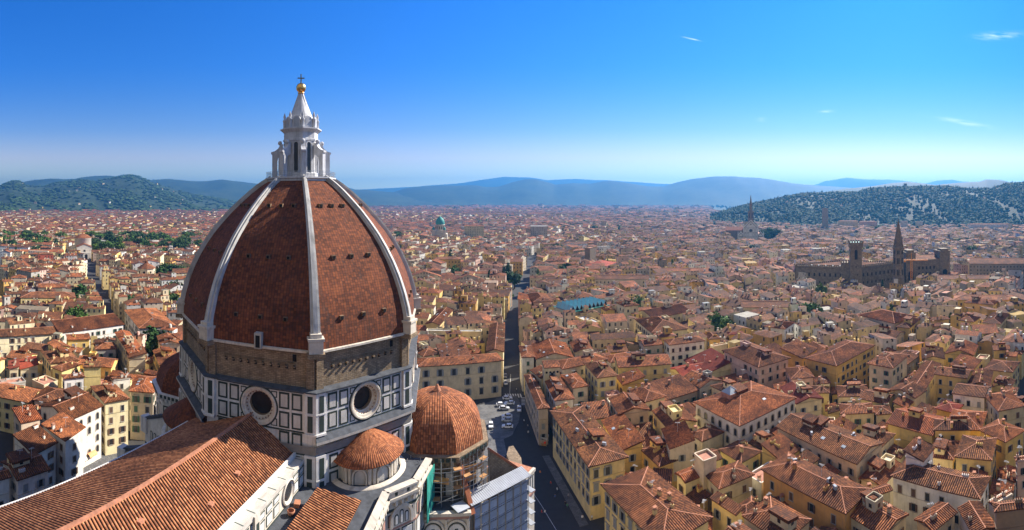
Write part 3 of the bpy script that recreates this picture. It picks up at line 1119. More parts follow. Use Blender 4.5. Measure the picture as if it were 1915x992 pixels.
# front chapel wall under the south tribune
mb = MB()
CH = [(-17.5, 88.5), (-16.3, 81.0), (-7.6, 82.6), (-5.5, 90.0), (-10, 97), (-18, 97)]
mb.prism(CH, 0, 30.4, 0, (1, 1, 1), False, 3)
a, b = Vector(CH[1]), Vector(CH[2])
U = (b - a).normalized()
N = Vector((U.y, -U.x))
w = (b - a).length
slab(mb, a, U, N, -0.3, w + 0.3, 30.0, 30.55, -0.4, 0.5, 0)
slab(mb, a, U, N, 0, w, 29.3, 29.75, 0, 0.12, 4)
for i in range(2):
    uc = w * (0.27 + 0.47 * i)
    archring(mb, a, U, N, uc, 24.0, 3.3, 4.9, 0.4, 0, 0.3, 0)
    archring(mb, a, U, N, uc, 24.0, 2.9, 4.6, 0.2, 0, 0.2, 1)
    archslab(mb, a, U, N, uc, 24.0, 2.7, 4.4, 0, 0.1, 2)
    for q in (-0.8, 0, 0.8):
        slab(mb, a, U, N, uc + q - 0.28, uc + q + 0.28, 24.2, 26.9 + (0.7 if q == 0 else 0), 0, 0.15, 1)
        slab(mb, a, U, N, uc + q - 0.17, uc + q + 0.17, 24.3, 26.7 + (0.7 if q == 0 else 0), 0, 0.19, 0)
for u in (0.1, w * 0.505, w - 0.5):
    slab(mb, a, U, N, u, u + 0.4, 20, 29.3, 0, 0.28, 0)
slab(mb, a, U, N, 0, w, 23.3, 23.9, 0, 0.3, 4)
cpart(mb, 'chapel', [M['cream'], M['green'], M['white'], M['slate'], M['pinkm']])
# tile-capped raking buttresses and the side chapel to the right of the tribune
for (p, q, wd) in (((-9.8, 87.3, 36.2), (-7.0, 83.2, 29.6), 0.9), ((-4.6, 92.6, 36.4), (3.6, 99.3, 27.3), 0.9)):
    mb = MB()
    p, q = Vector(p), Vector(q)
    mb.bar(p, q, wd, 0.45, 0)
    d = (q - p).xy.normalized()
    s = Vector((-d.y, d.x)) * wd * 0.4
    for t in (-1, 1):
        mb.face([(p.x + s.x * t, p.y + s.y * t, p.z - 0.3), (q.x + s.x * t, q.y + s.y * t, q.z - 0.3), (q.x + s.x * t, q.y + s.y * t, 20), (p.x + s.x * t, p.y + s.y * t, 24)], 1)
    cpart(mb, 'raking_buttress', [M['rust'], M['brown']])
mb = MB()
SC = [(-3.4, 94.3), (2.6, 96.6), (4.8, 100.3), (-1.0, 103.5), (-5.5, 101)]
mb.prism(SC, 0, 28.2, 0, (1, 1, 1), False, 3)
for i in range(2):
    a, b = Vector(SC[i]), Vector(SC[i + 1])
    U = (b - a).normalized()
    N = Vector((U.y, -U.x))
    w = (b - a).length
    slab(mb, a, U, N, 0, w, 27.7, 28.3, -0.3, 0.35, 0)
    m = int(w / 0.9)
    for j in range(m):
        u = (j + 0.5) * w / m
        archslab(mb, a, U, N, u, 24.2, 0.55, 2.9, 0, 0.06, 1)
        archslab(mb, a, U, N, u, 24.4, 0.3, 2.5, 0, 0.1, 2)
    slab(mb, a, U, N, 0, w, 23.2, 23.7, 0, 0.2, 4)
mb.prism([(-1.3, 113.5), (0.2, 106.5), (2.5, 106.8), (2.2, 112), (0.3, 117.5), (-0.8, 117)], 0, 24.0, 6, (1, 1, 1), False, 5)
cpart(mb, 'side_chapel', [M['cream'], M['green'], M['white'], M['mortar'], M['pinkm'], M['brown'], M['brown']])
# two striped walls with raking copings beside the north tribune
for (a, b, zt0, zt1) in (((-69, 77.5), (-80, 79.5), 38, 33.0), ((-62, 70), (-76, 68.5), 36.5, 31.0)):
    mb = MB()
    a, b = Vector(a), Vector(b)
    U = (b - a).normalized()
    N = Vector((-U.y, U.x))
    if N.y > 0:
        N = -N
    w = (b - a).length
    for s in (0, -1.0):
        p, q = a + N * s, b + N * s
        mb.face([(p.x, p.y, 10), (q.x, q.y, 10), (q.x, q.y, zt1), (p.x, p.y, zt0)], 0)
    mb.bar((a.x - N.x * 0.5, a.y - N.y * 0.5, zt0 + 0.2), (b.x - N.x * 0.5, b.y - N.y * 0.5, zt1 + 0.2), 1.6, 0.6, 4)
    mb.box((b.x - N.x * 0.5, b.y - N.y * 0.5, zt1 - 3), (2.2, 2.2, 3.6), math.atan2(U.y, U.x), 0)
    m = 6
    for j in range(m):
        u = 0.8 + j * (w - 2.5) / m
        archslab(mb, a, U, N, u + 0.5, zt1 - 5.0, 1.0, 3.2, 0, 0.06, 1)
        archslab(mb, a, U, N, u + 0.5, zt1 - 4.8, 0.6, 2.8, 0, 0.1, 2)
    for z in (zt1 - 6.0, zt1 - 8):
        slab(mb, a, U, N, 0, w, z, z + 0.6, 0, 0.07, 1)
    cpart(mb, 'buttress_wall', [M['white'], M['green'], M['panel'], M['dark'], M['slate']])
mb = MB()
mb.prism([(-70, -30), (-58, -30), (-58, 70), (-70, 70)], 0, 28, 0, (1, 1, 1), False, 1)
cpart(mb, 'north_aisle', [M['white'], M['slate']])

# ---- scaffolding round the south tribune
SCA, SCB = Vector((-7.4, 84.2)), Vector((3.0, 93.2))
SCAF = thing('scaffolding', 'tube scaffold with corrugated roof and pale blue sheeting beside the cathedral apse', 'scaffolding', (SCA.x, SCA.y, 0))


def spart(mb, name, mats):
    return mb.build(name, mats, SCAF, (-SCA.x, -SCA.y, 0))


U = (SCB - SCA).normalized()
N = Vector((U.y, -U.x))
w = (SCB - SCA).length
mb = MB()
a, b = SCA - N * 2.3 - U * 0.4, SCB - N * 2.3 + U * 0.6
c, d = SCB + N * 0.7 + U * 0.6, SCA + N * 0.7 - U * 0.4
poly = [Vector((b.x, b.y, 31.5)), Vector((a.x, a.y, 31.5)), Vector((d.x, d.y, 30.9)), Vector((c.x, c.y, 30.9))]
dn = (poly[2] - poly[1]).normalized()
ed = Vector((U.x, U.y, 0))
corrugated(mb, poly, ed, dn, ed.cross(dn) if ed.cross(dn).z > 0 else dn.cross(ed), 0.45, 0.06, 0, thick=0.08)
mb2 = MB()
p = SCA - U * 2.2 - N * 0.3
mb.box((p.x, p.y, 30.9), (2.6, 2.4, 0.15), math.atan2(U.y, U.x), 0, (1.2, 1.2, 1.2))
spart(mb, 'sheet_roof', [M['metal']])
nb = 7
for i in range(nb):
    mb = MB()
    for j in range(6):
        u0, u1 = i * w / nb + 0.08, (i + 1) * w / nb - 0.08
        z1 = 30.2 - j * 2.0
        g = rnd.uniform(0.8, 1.1)
        slab(mb, SCA, U, N, u0, u1, z1 - 1.9, z1, 0.25, 0.3, 0, (g * 0.62, g * 0.74, g * 1.05))
    spart(mb, 'sheeting', [M['awning']])
mb = MB()
for i in range(nb + 1):
    for o in (0.5, -1.6):
        p = SCA + U * (i * w / nb) + N * o
        mb.bar((p.x, p.y, 0.0), (p.x, p.y, 31.0), 0.12)
for j in range(15):
    for o in (0.5, -1.6):
        p, q = SCA + N * o, SCB + N * o
        mb.bar((p.x, p.y, 2 + j * 2.0), (q.x, q.y, 2 + j * 2.0), 0.09)
p0 = SCB + U * 0.4
for j in range(9):
    p = SCB + N * (-0.6) + U * 0.9
    mb.box((p.x, p.y, 10 + j * 2.2), (1.2, 3.0, 0.1), math.atan2(U.y, U.x), 2)
# inner tubes and boards against the tribune
for i in range(9):
    t = 120 + i * 9.5
    for r in (11.6, 12.8):
        p = TC + dv(t) * r
        if (p - SCA).dot(N) > -1.0:
            continue
        mb.bar((p.x, p.y, 30.4), (p.x, p.y, 38.5), 0.1)
    for z in (31.5, 33.2, 34.9, 36.6):
        for r in (11.6, 12.8):
            p, q = TC + dv(t) * r, TC + dv(t + 9.5) * r
            mb.bar((p.x, p.y, z), (q.x, q.y, z), 0.08)
        if (i * 7 + int(z)) % 3 == 0:
            p, q = TC + dv(t + 1) * 12.2, TC + dv(t + 8) * 12.2
            mb.bar((p.x, p.y, z + 0.1), (q.x, q.y, z + 0.1), 1.0, 0.08, 1)
for (x, y, z, l, az_) in ((-13.5, 84.3, 34.6, 4.0, 95), (-8.3, 88.0, 33.2, 3.2, 60), (-8.3, 88.0, 34.9, 3.2, 60), (-6.9, 90.5, 34.0, 3.0, 55)):
    u = dv(az_)
    mb.bar((x - u.x * l / 2, y - u.y * l / 2, z), (x + u.x * l / 2, y + u.y * l / 2, z), 0.08, 1.2, 1)
spart(mb, 'tube_frame', [M['steel'], M['wood'], M['metal']])
mb = MB()
mb.bar((-14.7, 79.6, 33.6), (-14.2, 84.2, 33.6), 0.12, 8.0, 0)
spart(mb, 'green_netting', [M['net_green']])
# ------------------------------------------------------------------ ground, hills, haze
q = NT('ground_asphalt')
nn_ = q.noise(q.pos(), 0.5, 5)
n2_ = q.noise(q.pos(), 0.004, 6, 0.7)
px_, py_, pz_ = q.sep(q.pos())
dist_ = q.math('SQRT', q.math('ADD', q.math('MULTIPLY', px_, px_), q.math('MULTIPLY', py_, py_)))
near_ = q.mix(nn_, (0.035, 0.034, 0.034), (0.06, 0.057, 0.055))
far_ = q.ramp(n2_, [(0.35, (0.03, 0.048, 0.018)), (0.55, (0.05, 0.066, 0.027)), (0.7, (0.11, 0.1, 0.06))])
M['ground'] = q.out(q.mix(q.mr(dist_, 930, 1150), near_, far_))
mb = MB()
rad = [0, 40, 120, 300, 700, 1500, 3000, 6000, 10000, 14300]
for i in range(len(rad) - 1):
    mb.grid([[(r * math.sin(2 * math.pi * j / 96), r * math.cos(2 * math.pi * j / 96), 0) for j in range(97)] for r in (rad[i], rad[i + 1])], None, 0)
g = mb.build('ground', M['ground'])
g['kind'] = 'structure'

# paved square behind the apse, kerb and painted crossings
q = NT('stone_paving')
bt = q.n('TexBrick')
bt.inputs['Scale'].default_value = 1
bt.inputs['Brick Width'].default_value = 1.0
bt.inputs['Row Height'].default_value = 0.5
bt.inputs['Mortar Size'].default_value = 0.03
bt.inputs['Color1'].default_value = (0.17, 0.165, 0.16, 1)
bt.inputs['Color2'].default_value = (0.12, 0.117, 0.113, 1)
bt.inputs['Mortar'].default_value = (0.06, 0.06, 0.06, 1)
q.l(q.uv(), bt.inputs['Vector'])
f_ = q.mr(q.noise(q.pos(), 0.25, 4), 0.3, 0.7, 0.7, 1.2)
M['paving'] = q.out(q.mix(1.0, bt.outputs['Color'], q.comb(f_, f_, f_), 'MULTIPLY'))
M['line'] = plain('road_paint', (0.6, 0.6, 0.58), 0.8, 0.3, 1.5)


def sheet(name, pts, z, h, mat):
    mb = MB()
    mb.prism([tuple(p) for p in pts], z, z + h, 0)
    o = mb.build(name, mat)
    o['kind'] = 'structure'
    return o


sheet('square_pavement', [gp(903, 757), gp(928, 748), gp(962, 768), gp(968, 790), gp(958, 815), gp(942, 822), gp(948, 850), gp(930, 870), gp(870, 850), gp(850, 770)], 0.0, 0.12, M['paving'])
sheet('piazza_pavement', [(-126, 40), (-60, 40), (-60, 110), (-90, 128), (-124, 108)], 0.0, 0.05, M['paving'])
mb = MB()
for i in range(7):
    x = 944 + i * 4.6
    a, b = gp(x, 737), gp(x + 2.4, 744)
    mb.face([(a.x, a.y, 0.012), (a.x + 0.55, a.y, 0.012), (b.x + 0.55, b.y, 0.012), (b.x, b.y, 0.012)])
for i in range(6):
    a, b = gp(975, 744 + i * 2.6), gp(985, 744 + i * 2.6)
    mb.face([(a.x, a.y, 0.012), (b.x, b.y, 0.012), (b.x, b.y - 0.5, 0.012), (a.x, a.y - 0.5, 0.012)])
o = mb.build('crossing_marking', M['line'])
o['kind'] = 'structure'

for (pts, wd) in (([(959, 850), (985, 905), (1012, 945), (1045, 1000)], 0.11), ([(955, 700), (953, 742)], 0.15)):
    mb = MB()
    pp = [gp(*t) for t in pts]
    for a, b in zip(pp[:-1], pp[1:]):
        u = (b - a).normalized()
        n = Vector((-u.y, u.x)) * wd / 2
        mb.face([(a.x + n.x, a.y + n.y, 0.012), (b.x + n.x, b.y + n.y, 0.012), (b.x - n.x, b.y - n.y, 0.012), (a.x - n.x, a.y - n.y, 0.012)])
    o = mb.build('lane_marking', M['line'])
    o['kind'] = 'structure'
sheet('pavement', [(10.2, 155.8), (12.5, 156.1), (20.2, 121.6), (17.8, 121.0)], 0.0, 0.13, M['paving'])
q = NT('hill_cover')
n1 = q.noise(q.pos(), 0.0022, 7, 0.68)
n2 = q.noise(q.pos(), 0.02, 4, 0.7)
c = q.ramp(q.math('MULTIPLY_ADD', n2, 0.45, q.math('MULTIPLY', n1, 0.6)), [(0.40, (0.012, 0.022, 0.009)), (0.5, (0.025, 0.042, 0.016)), (0.6, (0.042, 0.062, 0.024)), (0.68, (0.055, 0.072, 0.03)), (0.8, (0.072, 0.08, 0.042))])
M['hill'] = q.out(q.mix(1.0, c, q.tint(), 'MULTIPLY'))


def fract(x, seed):
    r = random.Random(seed)
    s = np.zeros_like(x)
    a, f = 1.0, 1.0
    for k in range(6):
        s += a * np.sin(x * f + r.uniform(0, 7)) * np.cos(x * f * 0.37 + r.uniform(0, 7))
        a *= 0.5
        f *= 2.1
    return s


HILLS = {}


def hill(pts, d0, d1, d2, seed, rough=1.0, tint=(1, 1, 1), n=260, zfront=0.0):
    """a ridge: rises from distance d0 to its skyline at d1 and falls again behind"""
    xs = np.array([p[0] for p in pts], float)
    ys = np.array([p[1] for p in pts], float)
    X = np.linspace(xs[0], xs[-1], n)
    zr = EYE + (HY - np.interp(X, xs, ys)) * d1 / F
    zr = zr + fract(X * 0.045, seed) * rough * d1 * 0.0009
    zr = np.maximum(zr, 0.5)
    T = [0, 0.1, 0.22, 0.35, 0.5, 0.64, 0.78, 0.9, 1.0]
    P = []
    for j, t in enumerate(T):
        d = d0 + (d1 - d0) * t
        h = (t * t * (3 - 2 * t)) ** 0.85
        z = zr * h * (1 + (0.16 * fract(X * 0.03 + t * 9, seed + 7) * (1 - t) if 0 < t < 1 else 0))
        P.append([(d * math.sin(azi(x)), d * math.cos(azi(x)), max(float(zz_), 0.0) - 0.6 + 0.6 * t) for x, zz_ in zip(X, z)])
    for t in (0.3, 0.7, 1.0):
        d = d1 + (d2 - d1) * t
        P.append([(d * math.sin(azi(x)), d * math.cos(azi(x)), float(zz_) * (1 - t) - 0.6 * t) for x, zz_ in zip(X, zr)])
    mb = MB()
    mb.grid(P, None, 0, tint)
    o = mb.build('hills', M['hill'])
    o['kind'] = 'structure'
    return P, X


PA, XA = hill([(-260, 352), (-120, 348), (0, 350), (22, 340.7), (37, 340.7), (50, 349.5), (81, 349.5), (105, 343), (140, 337.4), (158, 337.4), (180, 340.7), (210, 335), (241, 328.6), (254, 329.3), (268, 334), (283, 340.7), (307, 348.4), (329, 355), (351, 362.6), (420, 374), (470, 384)], 2900, 5200, 6500, 1, 0.7)
hill([(-300, 345), (0, 349), (44, 341), (66, 337.4), (88, 335.9), (118, 336), (140, 335), (153, 331.5), (182, 329), (204, 329.3), (215, 331), (230, 327.5), (243, 329), (281, 336.8), (316, 335), (351, 338.5), (384, 340), (417, 336.8), (480, 344), (560, 346), (640, 348), (662, 354), (742, 361), (786, 370), (848, 379), (900, 384)], 4800, 8000, 9800, 2, 0.6)
hill([(560, 372), (640, 368), (735, 360), (760, 352), (804, 348.4), (888, 346.5), (910, 349.5), (932, 349.5), (958, 341), (983, 336.3), (1002, 335.6), (1020, 340), (1038, 345.8), (1071, 343), (1104, 344), (1141, 338.5), (1170, 342), (1210, 348.4), (1239, 349.5), (1261, 343), (1294, 335), (1334, 330), (1375, 330), (1420, 334), (1480, 343), (1530, 347), (1600, 352), (1660, 360), (1800, 366)], 5800, 8300, 9300, 3, 0.6)
hill([(500, 362), (695, 354), (780, 349), (859, 343), (900, 337), (943, 331), (991, 332), (1024, 337), (1075, 334.5), (1111, 337.4), (1133, 337.4), (1240, 344), (1400, 346), (1526, 346), (1543, 339), (1582, 333), (1621, 336), (1665, 335.6), (1688, 338), (1730, 343.6), (1756, 337), (1782, 336.4), (1799, 340), (1915, 346), (2200, 348)], 11500, 13600, 14000, 4, 0.5)
hill([(1380, 384), (1440, 374), (1500, 364), (1587, 353), (1630, 349), (1660, 343.6), (1695, 340), (1728, 343.6), (1749, 345.8), (1782, 342.5), (1832, 340.3), (1845, 336), (1871, 338), (1890, 342), (1915, 341), (2050, 340), (2300, 350)], 2900, 4200, 5200, 5, 0.6, (0.5, 0.62, 0.5))
HG = [(1255, 416), (1310, 409), (1350, 398), (1390, 387), (1440, 376), (1500, 364), (1587, 362), (1604, 361), (1621, 355.5), (1652, 353), (1684, 352), (1730, 351), (1788, 351), (1808, 355.5), (1855, 354.4), (1881, 346), (1915, 344.7), (2000, 342), (2300, 348)]
PG, XG = hill(HG, 1330, 1950, 2500, 6, 0.3, (0.36, 0.48, 0.34))
hill([(320, 384), (420, 376), (470, 372), (560, 372), (700, 373), (900, 380), (960, 386)], 5200, 7000, 7600, 9, 0.5)

haze = bpy.data.materials.new('haze_air')
haze.use_nodes = True
hn = haze.node_tree
for nd in list(hn.nodes):
    if nd.type == 'BSDF_PRINCIPLED':
        hn.nodes.remove(nd)
pv = hn.nodes.new('ShaderNodeVolumePrincipled')
pv.inputs['Color'].default_value = (0.075, 0.33, 0.74, 1)
pv.inputs['Density'].default_value = 1.15e-4
pv.inputs['Anisotropy'].default_value = 0.35
hn.links.new(pv.outputs[0], hn.nodes['Material Output'].inputs['Volume'])
mb = MB()
mb.prism([(-14600, -14600), (14600, -14600), (14600, 14600), (-14600, 14600)], -1.6, 790, 0, (1, 1, 1), True)
hz = mb.build('haze', haze)
hz['kind'] = 'stuff'
# ------------------------------------------------------------------ houses
GX0, GY0, GS, GNX, GNY = -1000.0, -60.0, 2.0, 1000, 600
OCC = np.zeros((GNX, GNY), dtype=np.uint8)


def cells(q):
    q = np.array([(p[0], p[1]) for p in q])
    c = q.mean(axis=0)
    lo = np.floor((q.min(axis=0) - (GX0, GY0)) / GS).astype(int)
    hi = np.ceil((q.max(axis=0) - (GX0, GY0)) / GS).astype(int)
    lo = np.maximum(lo, 0)
    hi = np.minimum(hi, (GNX - 1, GNY - 1))
    if (hi <= lo).any():
        return None
    X, Y = np.meshgrid(np.arange(lo[0], hi[0] + 1), np.arange(lo[1], hi[1] + 1), indexing='ij')
    px, py = X * GS + GX0, Y * GS + GY0
    m = np.ones(px.shape, bool)
    for i in range(len(q)):
        a, b = q[i], q[(i + 1) % len(q)]
        s = (b[0] - a[0]) * (py - a[1]) - (b[1] - a[1]) * (px - a[0])
        sc = (b[0] - a[0]) * (c[1] - a[1]) - (b[1] - a[1]) * (c[0] - a[0])
        m &= (s * sc >= -1e-6)
    return X[m], Y[m]


def occupy(q, v=1):
    r = cells(q)
    if r:
        OCC[r[0], r[1]] = v


def free(q, tol=0.0):
    r = cells(q)
    if r is None or len(r[0]) == 0:
        return False
    return (OCC[r[0], r[1]] > 0).mean() <= tol


def strip(pts, w):
    for a, b in zip(pts[:-1], pts[1:]):
        a, b = Vector(a), Vector(b)
        u = (b - a).normalized()
        n = Vector((-u.y, u.x)) * w / 2
        occupy([a + n - u, b + n + u, b - n + u, a - n - u], 2)


WC = {'cream': (0.70, 0.57, 0.35), 'pale yellow': (0.74, 0.57, 0.25), 'yellow': (0.74, 0.50, 0.16), 'ochre': (0.60, 0.36, 0.10), 'orange': (0.56, 0.29, 0.09), 'white': (0.74, 0.70, 0.61),
      'beige': (0.58, 0.48, 0.34), 'pink': (0.66, 0.42, 0.32), 'grey': (0.42, 0.39, 0.33), 'stone': (0.30, 0.24, 0.17), 'peach': (0.66, 0.47, 0.33), 'red': (0.40, 0.10, 0.06), 'brown': (0.27, 0.19, 0.12)}
SC_ = {'green': (0.05, 0.11, 0.075), 'grey': (0.26, 0.27, 0.27), 'brown': (0.12, 0.07, 0.045), 'dark': (0.05, 0.045, 0.04)}
WM = {}


def window_mesh(w, h, style, shut):
    k = (round(w, 1), round(h, 1), style, shut)
    if k in WM:
        return WM[k]
    mb = MB()
    O, U, N = Vector((0, 0)), Vector((1, 0)), Vector((0, -1))
    t = 0.16
    if style == 'arch':
        archring(mb, O, U, N, 0, 0, w, h, 0.28, 0, 0.12, 0)
        archslab(mb, O, U, N, 0, 0, w, h, 0, 0.03, 1)
    else:
        slab(mb, O, U, N, -w / 2, w / 2, 0, h, 0, 0.03, 1)
        for (a, b, c, d) in ((-w / 2 - t, -w / 2, 0, h), (w / 2, w / 2 + t, 0, h), (-w / 2 - t, w / 2 + t, h, h + t)):
            slab(mb, O, U, N, a, b, c, d, 0, 0.1, 0)
    slab(mb, O, U, N, -w / 2 - 0.25, w / 2 + 0.25, -0.16, 0, 0, 0.22, 0)
    if style == 'ped':
        slab(mb, O, U, N, -w / 2 - 0.4, w / 2 + 0.4, h + 0.2, h + 0.42, 0, 0.35, 0)
    if shut == 1:
        slab(mb, O, U, N, -w / 2, -0.02, 0, h, 0, 0.075, 2)
        slab(mb, O, U, N, 0.02, w / 2, 0, h, 0, 0.075, 2)
    elif shut == 2:
        slab(mb, O, U, N, -w - 0.05, -w / 2 - 0.02, 0, h, 0.1, 0.16, 2)
        slab(mb, O, U, N, w / 2 + 0.02, w + 0.05, 0, h, 0.1, 0.16, 2)
    o = mb.build('window', [M['trim'], M['glass'], M['shut']])
    WM[k] = o.data
    bpy.data.objects.remove(o)
    return WM[k]


def shutter_mesh(w, h):
    k = ('sh', round(w, 1), round(h, 1))
    if k not in WM:
        mb = MB()
        O, U, N = Vector((0, 0)), Vector((1, 0)), Vector((0, -1))
        slab(mb, O, U, N, 0, w, 0, h, 0, 0.06, 0)
        n = int(h / 0.28)
        for i in range(n):
            slab(mb, O, U, N, 0.06, w - 0.06, 0.08 + i * h / n, 0.2 + i * h / n, 0.05, 0.085, 0, (0.7, 0.7, 0.7))
        o = mb.build('shutter', M['shut'])
        WM[k] = o.data
        bpy.data.objects.remove(o)
    return WM[k]


def small_mesh(kind):
    if kind in WM:
        return WM[kind]
    mb = MB()
    if kind == 'chimney0':
        mb.box((0, 0, 0), (0.9, 0.7, 1.7))
        mb.box((0, 0, 1.7), (1.1, 0.9, 0.12), 0, 1)
        for s in (-1, 1):
            mb.box((0.3 * s, 0, 1.8), (0.12, 0.6, 0.3), 0, 0)
        mb.box((0, 0, 2.1), (1.0, 0.85, 0.1), 0, 1)
        m = [M['wall'], M['mortar']]
    elif kind == 'chimney1':
        mb.box((0, 0, 0), (0.65, 0.65, 1.3))
        mb.lathe([(0.2, 1.3), (0.2, 1.75), (0.36, 1.78), (0.1, 2.0)], 8, (0, 0, 0), mat=1)
        m = [M['wall'], M['mortar']]
    elif kind == 'chimney2':
        mb.box((0, 0, 0), (1.7, 0.7, 1.2))
        for s in (-0.5, 0, 0.5):
            mb.lathe([(0.17, 1.2), (0.15, 1.6)], 8, (s, 0, 0), mat=1)
        m = [M['wall'], M['mortar']]
    elif kind == 'antenna':
        mb.bar((0, 0, 0), (0, 0, 3.2), 0.07)
        for i in range(5):
            mb.bar((-0.5 + 0.06 * i, 0.3 * i - 0.6, 3.0), (0.5 - 0.06 * i, 0.3 * i - 0.6, 3.0), 0.05)
        mb.bar((0, -0.7, 3.0), (0, 0.8, 3.0), 0.05)
        m = [M['antenna']]
    elif kind == 'skylight':
        mb.box((0, 0, 0), (1.3, 1.0, 0.2), 0, 0)
        mb.box((0, 0, 0.2), (1.1, 0.8, 0.02), 0, 1)
        m = [M['metal'], M['sky_glass']]
    elif kind == 'air_unit':
        mb.box((0, 0, 0), (1.1, 0.6, 0.9), 0, 0)
        mb.box((0, -0.31, 0.15), (0.6, 0.03, 0.6), 0, 1)
        m = [M['metal'], M['dark']]
    elif kind == 'dish':
        mb.bar((0, 0, 0), (0, 0, 1.2), 0.07)
        mb.lathe([(0.05, 0), (0.35, 0.06), (0.55, 0.2)], 12, (0, 0, 1.2))
        m = [M['antenna']]
    o = mb.build(kind.rstrip('012'), m)
    WM[kind] = o.data
    bpy.data.objects.remove(o)
    return WM[kind]


def slope(mb, poly, near, amp=0.15, thick=0.25):
    """one plane of a roof, poly counter-clockwise seen from above"""
    n = (poly[1] - poly[0]).cross(poly[2] - poly[0]).normalized()
    if n.z < 0:
        n = -n
    dn = Vector((n.x, n.y, 0))
    if dn.length < 1e-5:
        dn = Vector((0, -1, 0))
    ed = Vector((-dn.y, dn.x, 0)).normalized()
    dn = ed.cross(n)
    if dn.z > 0:
        dn = -dn
    if near:
        corrugated(mb, poly, ed, dn, n, PER, amp, 0, 4 if near > 1 else 2, thick)
    else:
        mb.face(poly, 0, [(p.dot(ed), p.dot(dn)) for p in poly])
        low = [Vector((p.x, p.y, p.z - thick)) for p in poly]
        for i in range(len(poly)):
            j = (i + 1) % len(poly)
            mb.face([low[i], low[j], poly[j], poly[i]], 0)


def roof_planes(kind, hx, hy, z, pitch):
    """planes of a roof over a 2hx by 2hy rectangle (eaves included), and its ridge lines"""
    V = lambda x, y, zz_: Vector((x, y, zz_))
    if kind == 'hip':
        if hx >= hy:
            r, h = hx - hy, hy * pitch
            a, b = V(-r, 0, z + h), V(r, 0, z + h)
        else:
            r, h = hy - hx, hx * pitch
            a, b = V(0, -r, z + h), V(0, r, z + h)
        c = [V(-hx, -hy, z), V(hx, -hy, z), V(hx, hy, z), V(-hx, hy, z)]
        if hx >= hy:
            P = [[c[0], c[1], b, a], [c[1], c[2], b], [c[2], c[3], a, b], [c[3], c[0], a]]
            L = [(a, b), (a, c[0]), (a, c[3]), (b, c[1]), (b, c[2])]
        else:
            P = [[c[0], c[1], a], [c[1], c[2], b, a], [c[2], c[3], b], [c[3], c[0], a, b]]
            L = [(a, b), (a, c[0]), (a, c[1]), (b, c[2]), (b, c[3])]
        P = [p if (p[0] - p[-1]).length > 0.02 and (p[-1] - p[-2]).length > 0.02 else p[:-1] for p in P]
        return P, L, []
    if kind == 'gable':
        h = hy * pitch
        a, b = V(-hx, 0, z + h), V(hx, 0, z + h)
        return [[V(-hx, -hy, z), V(hx, -hy, z), b, a], [V(hx, hy, z), V(-hx, hy, z), a, b]], [(a, b)], [('x', h)]
    if kind == 'shed':
        h = 2 * hy * pitch * 0.8
        return [[V(-hx, -hy, z), V(hx, -hy, z), V(hx, hy, z + h), V(-hx, hy, z + h)]], [], [('s', h)]
    return [], [], []


HOUSES = []
GROUPH = 'old town houses with tiled roofs'


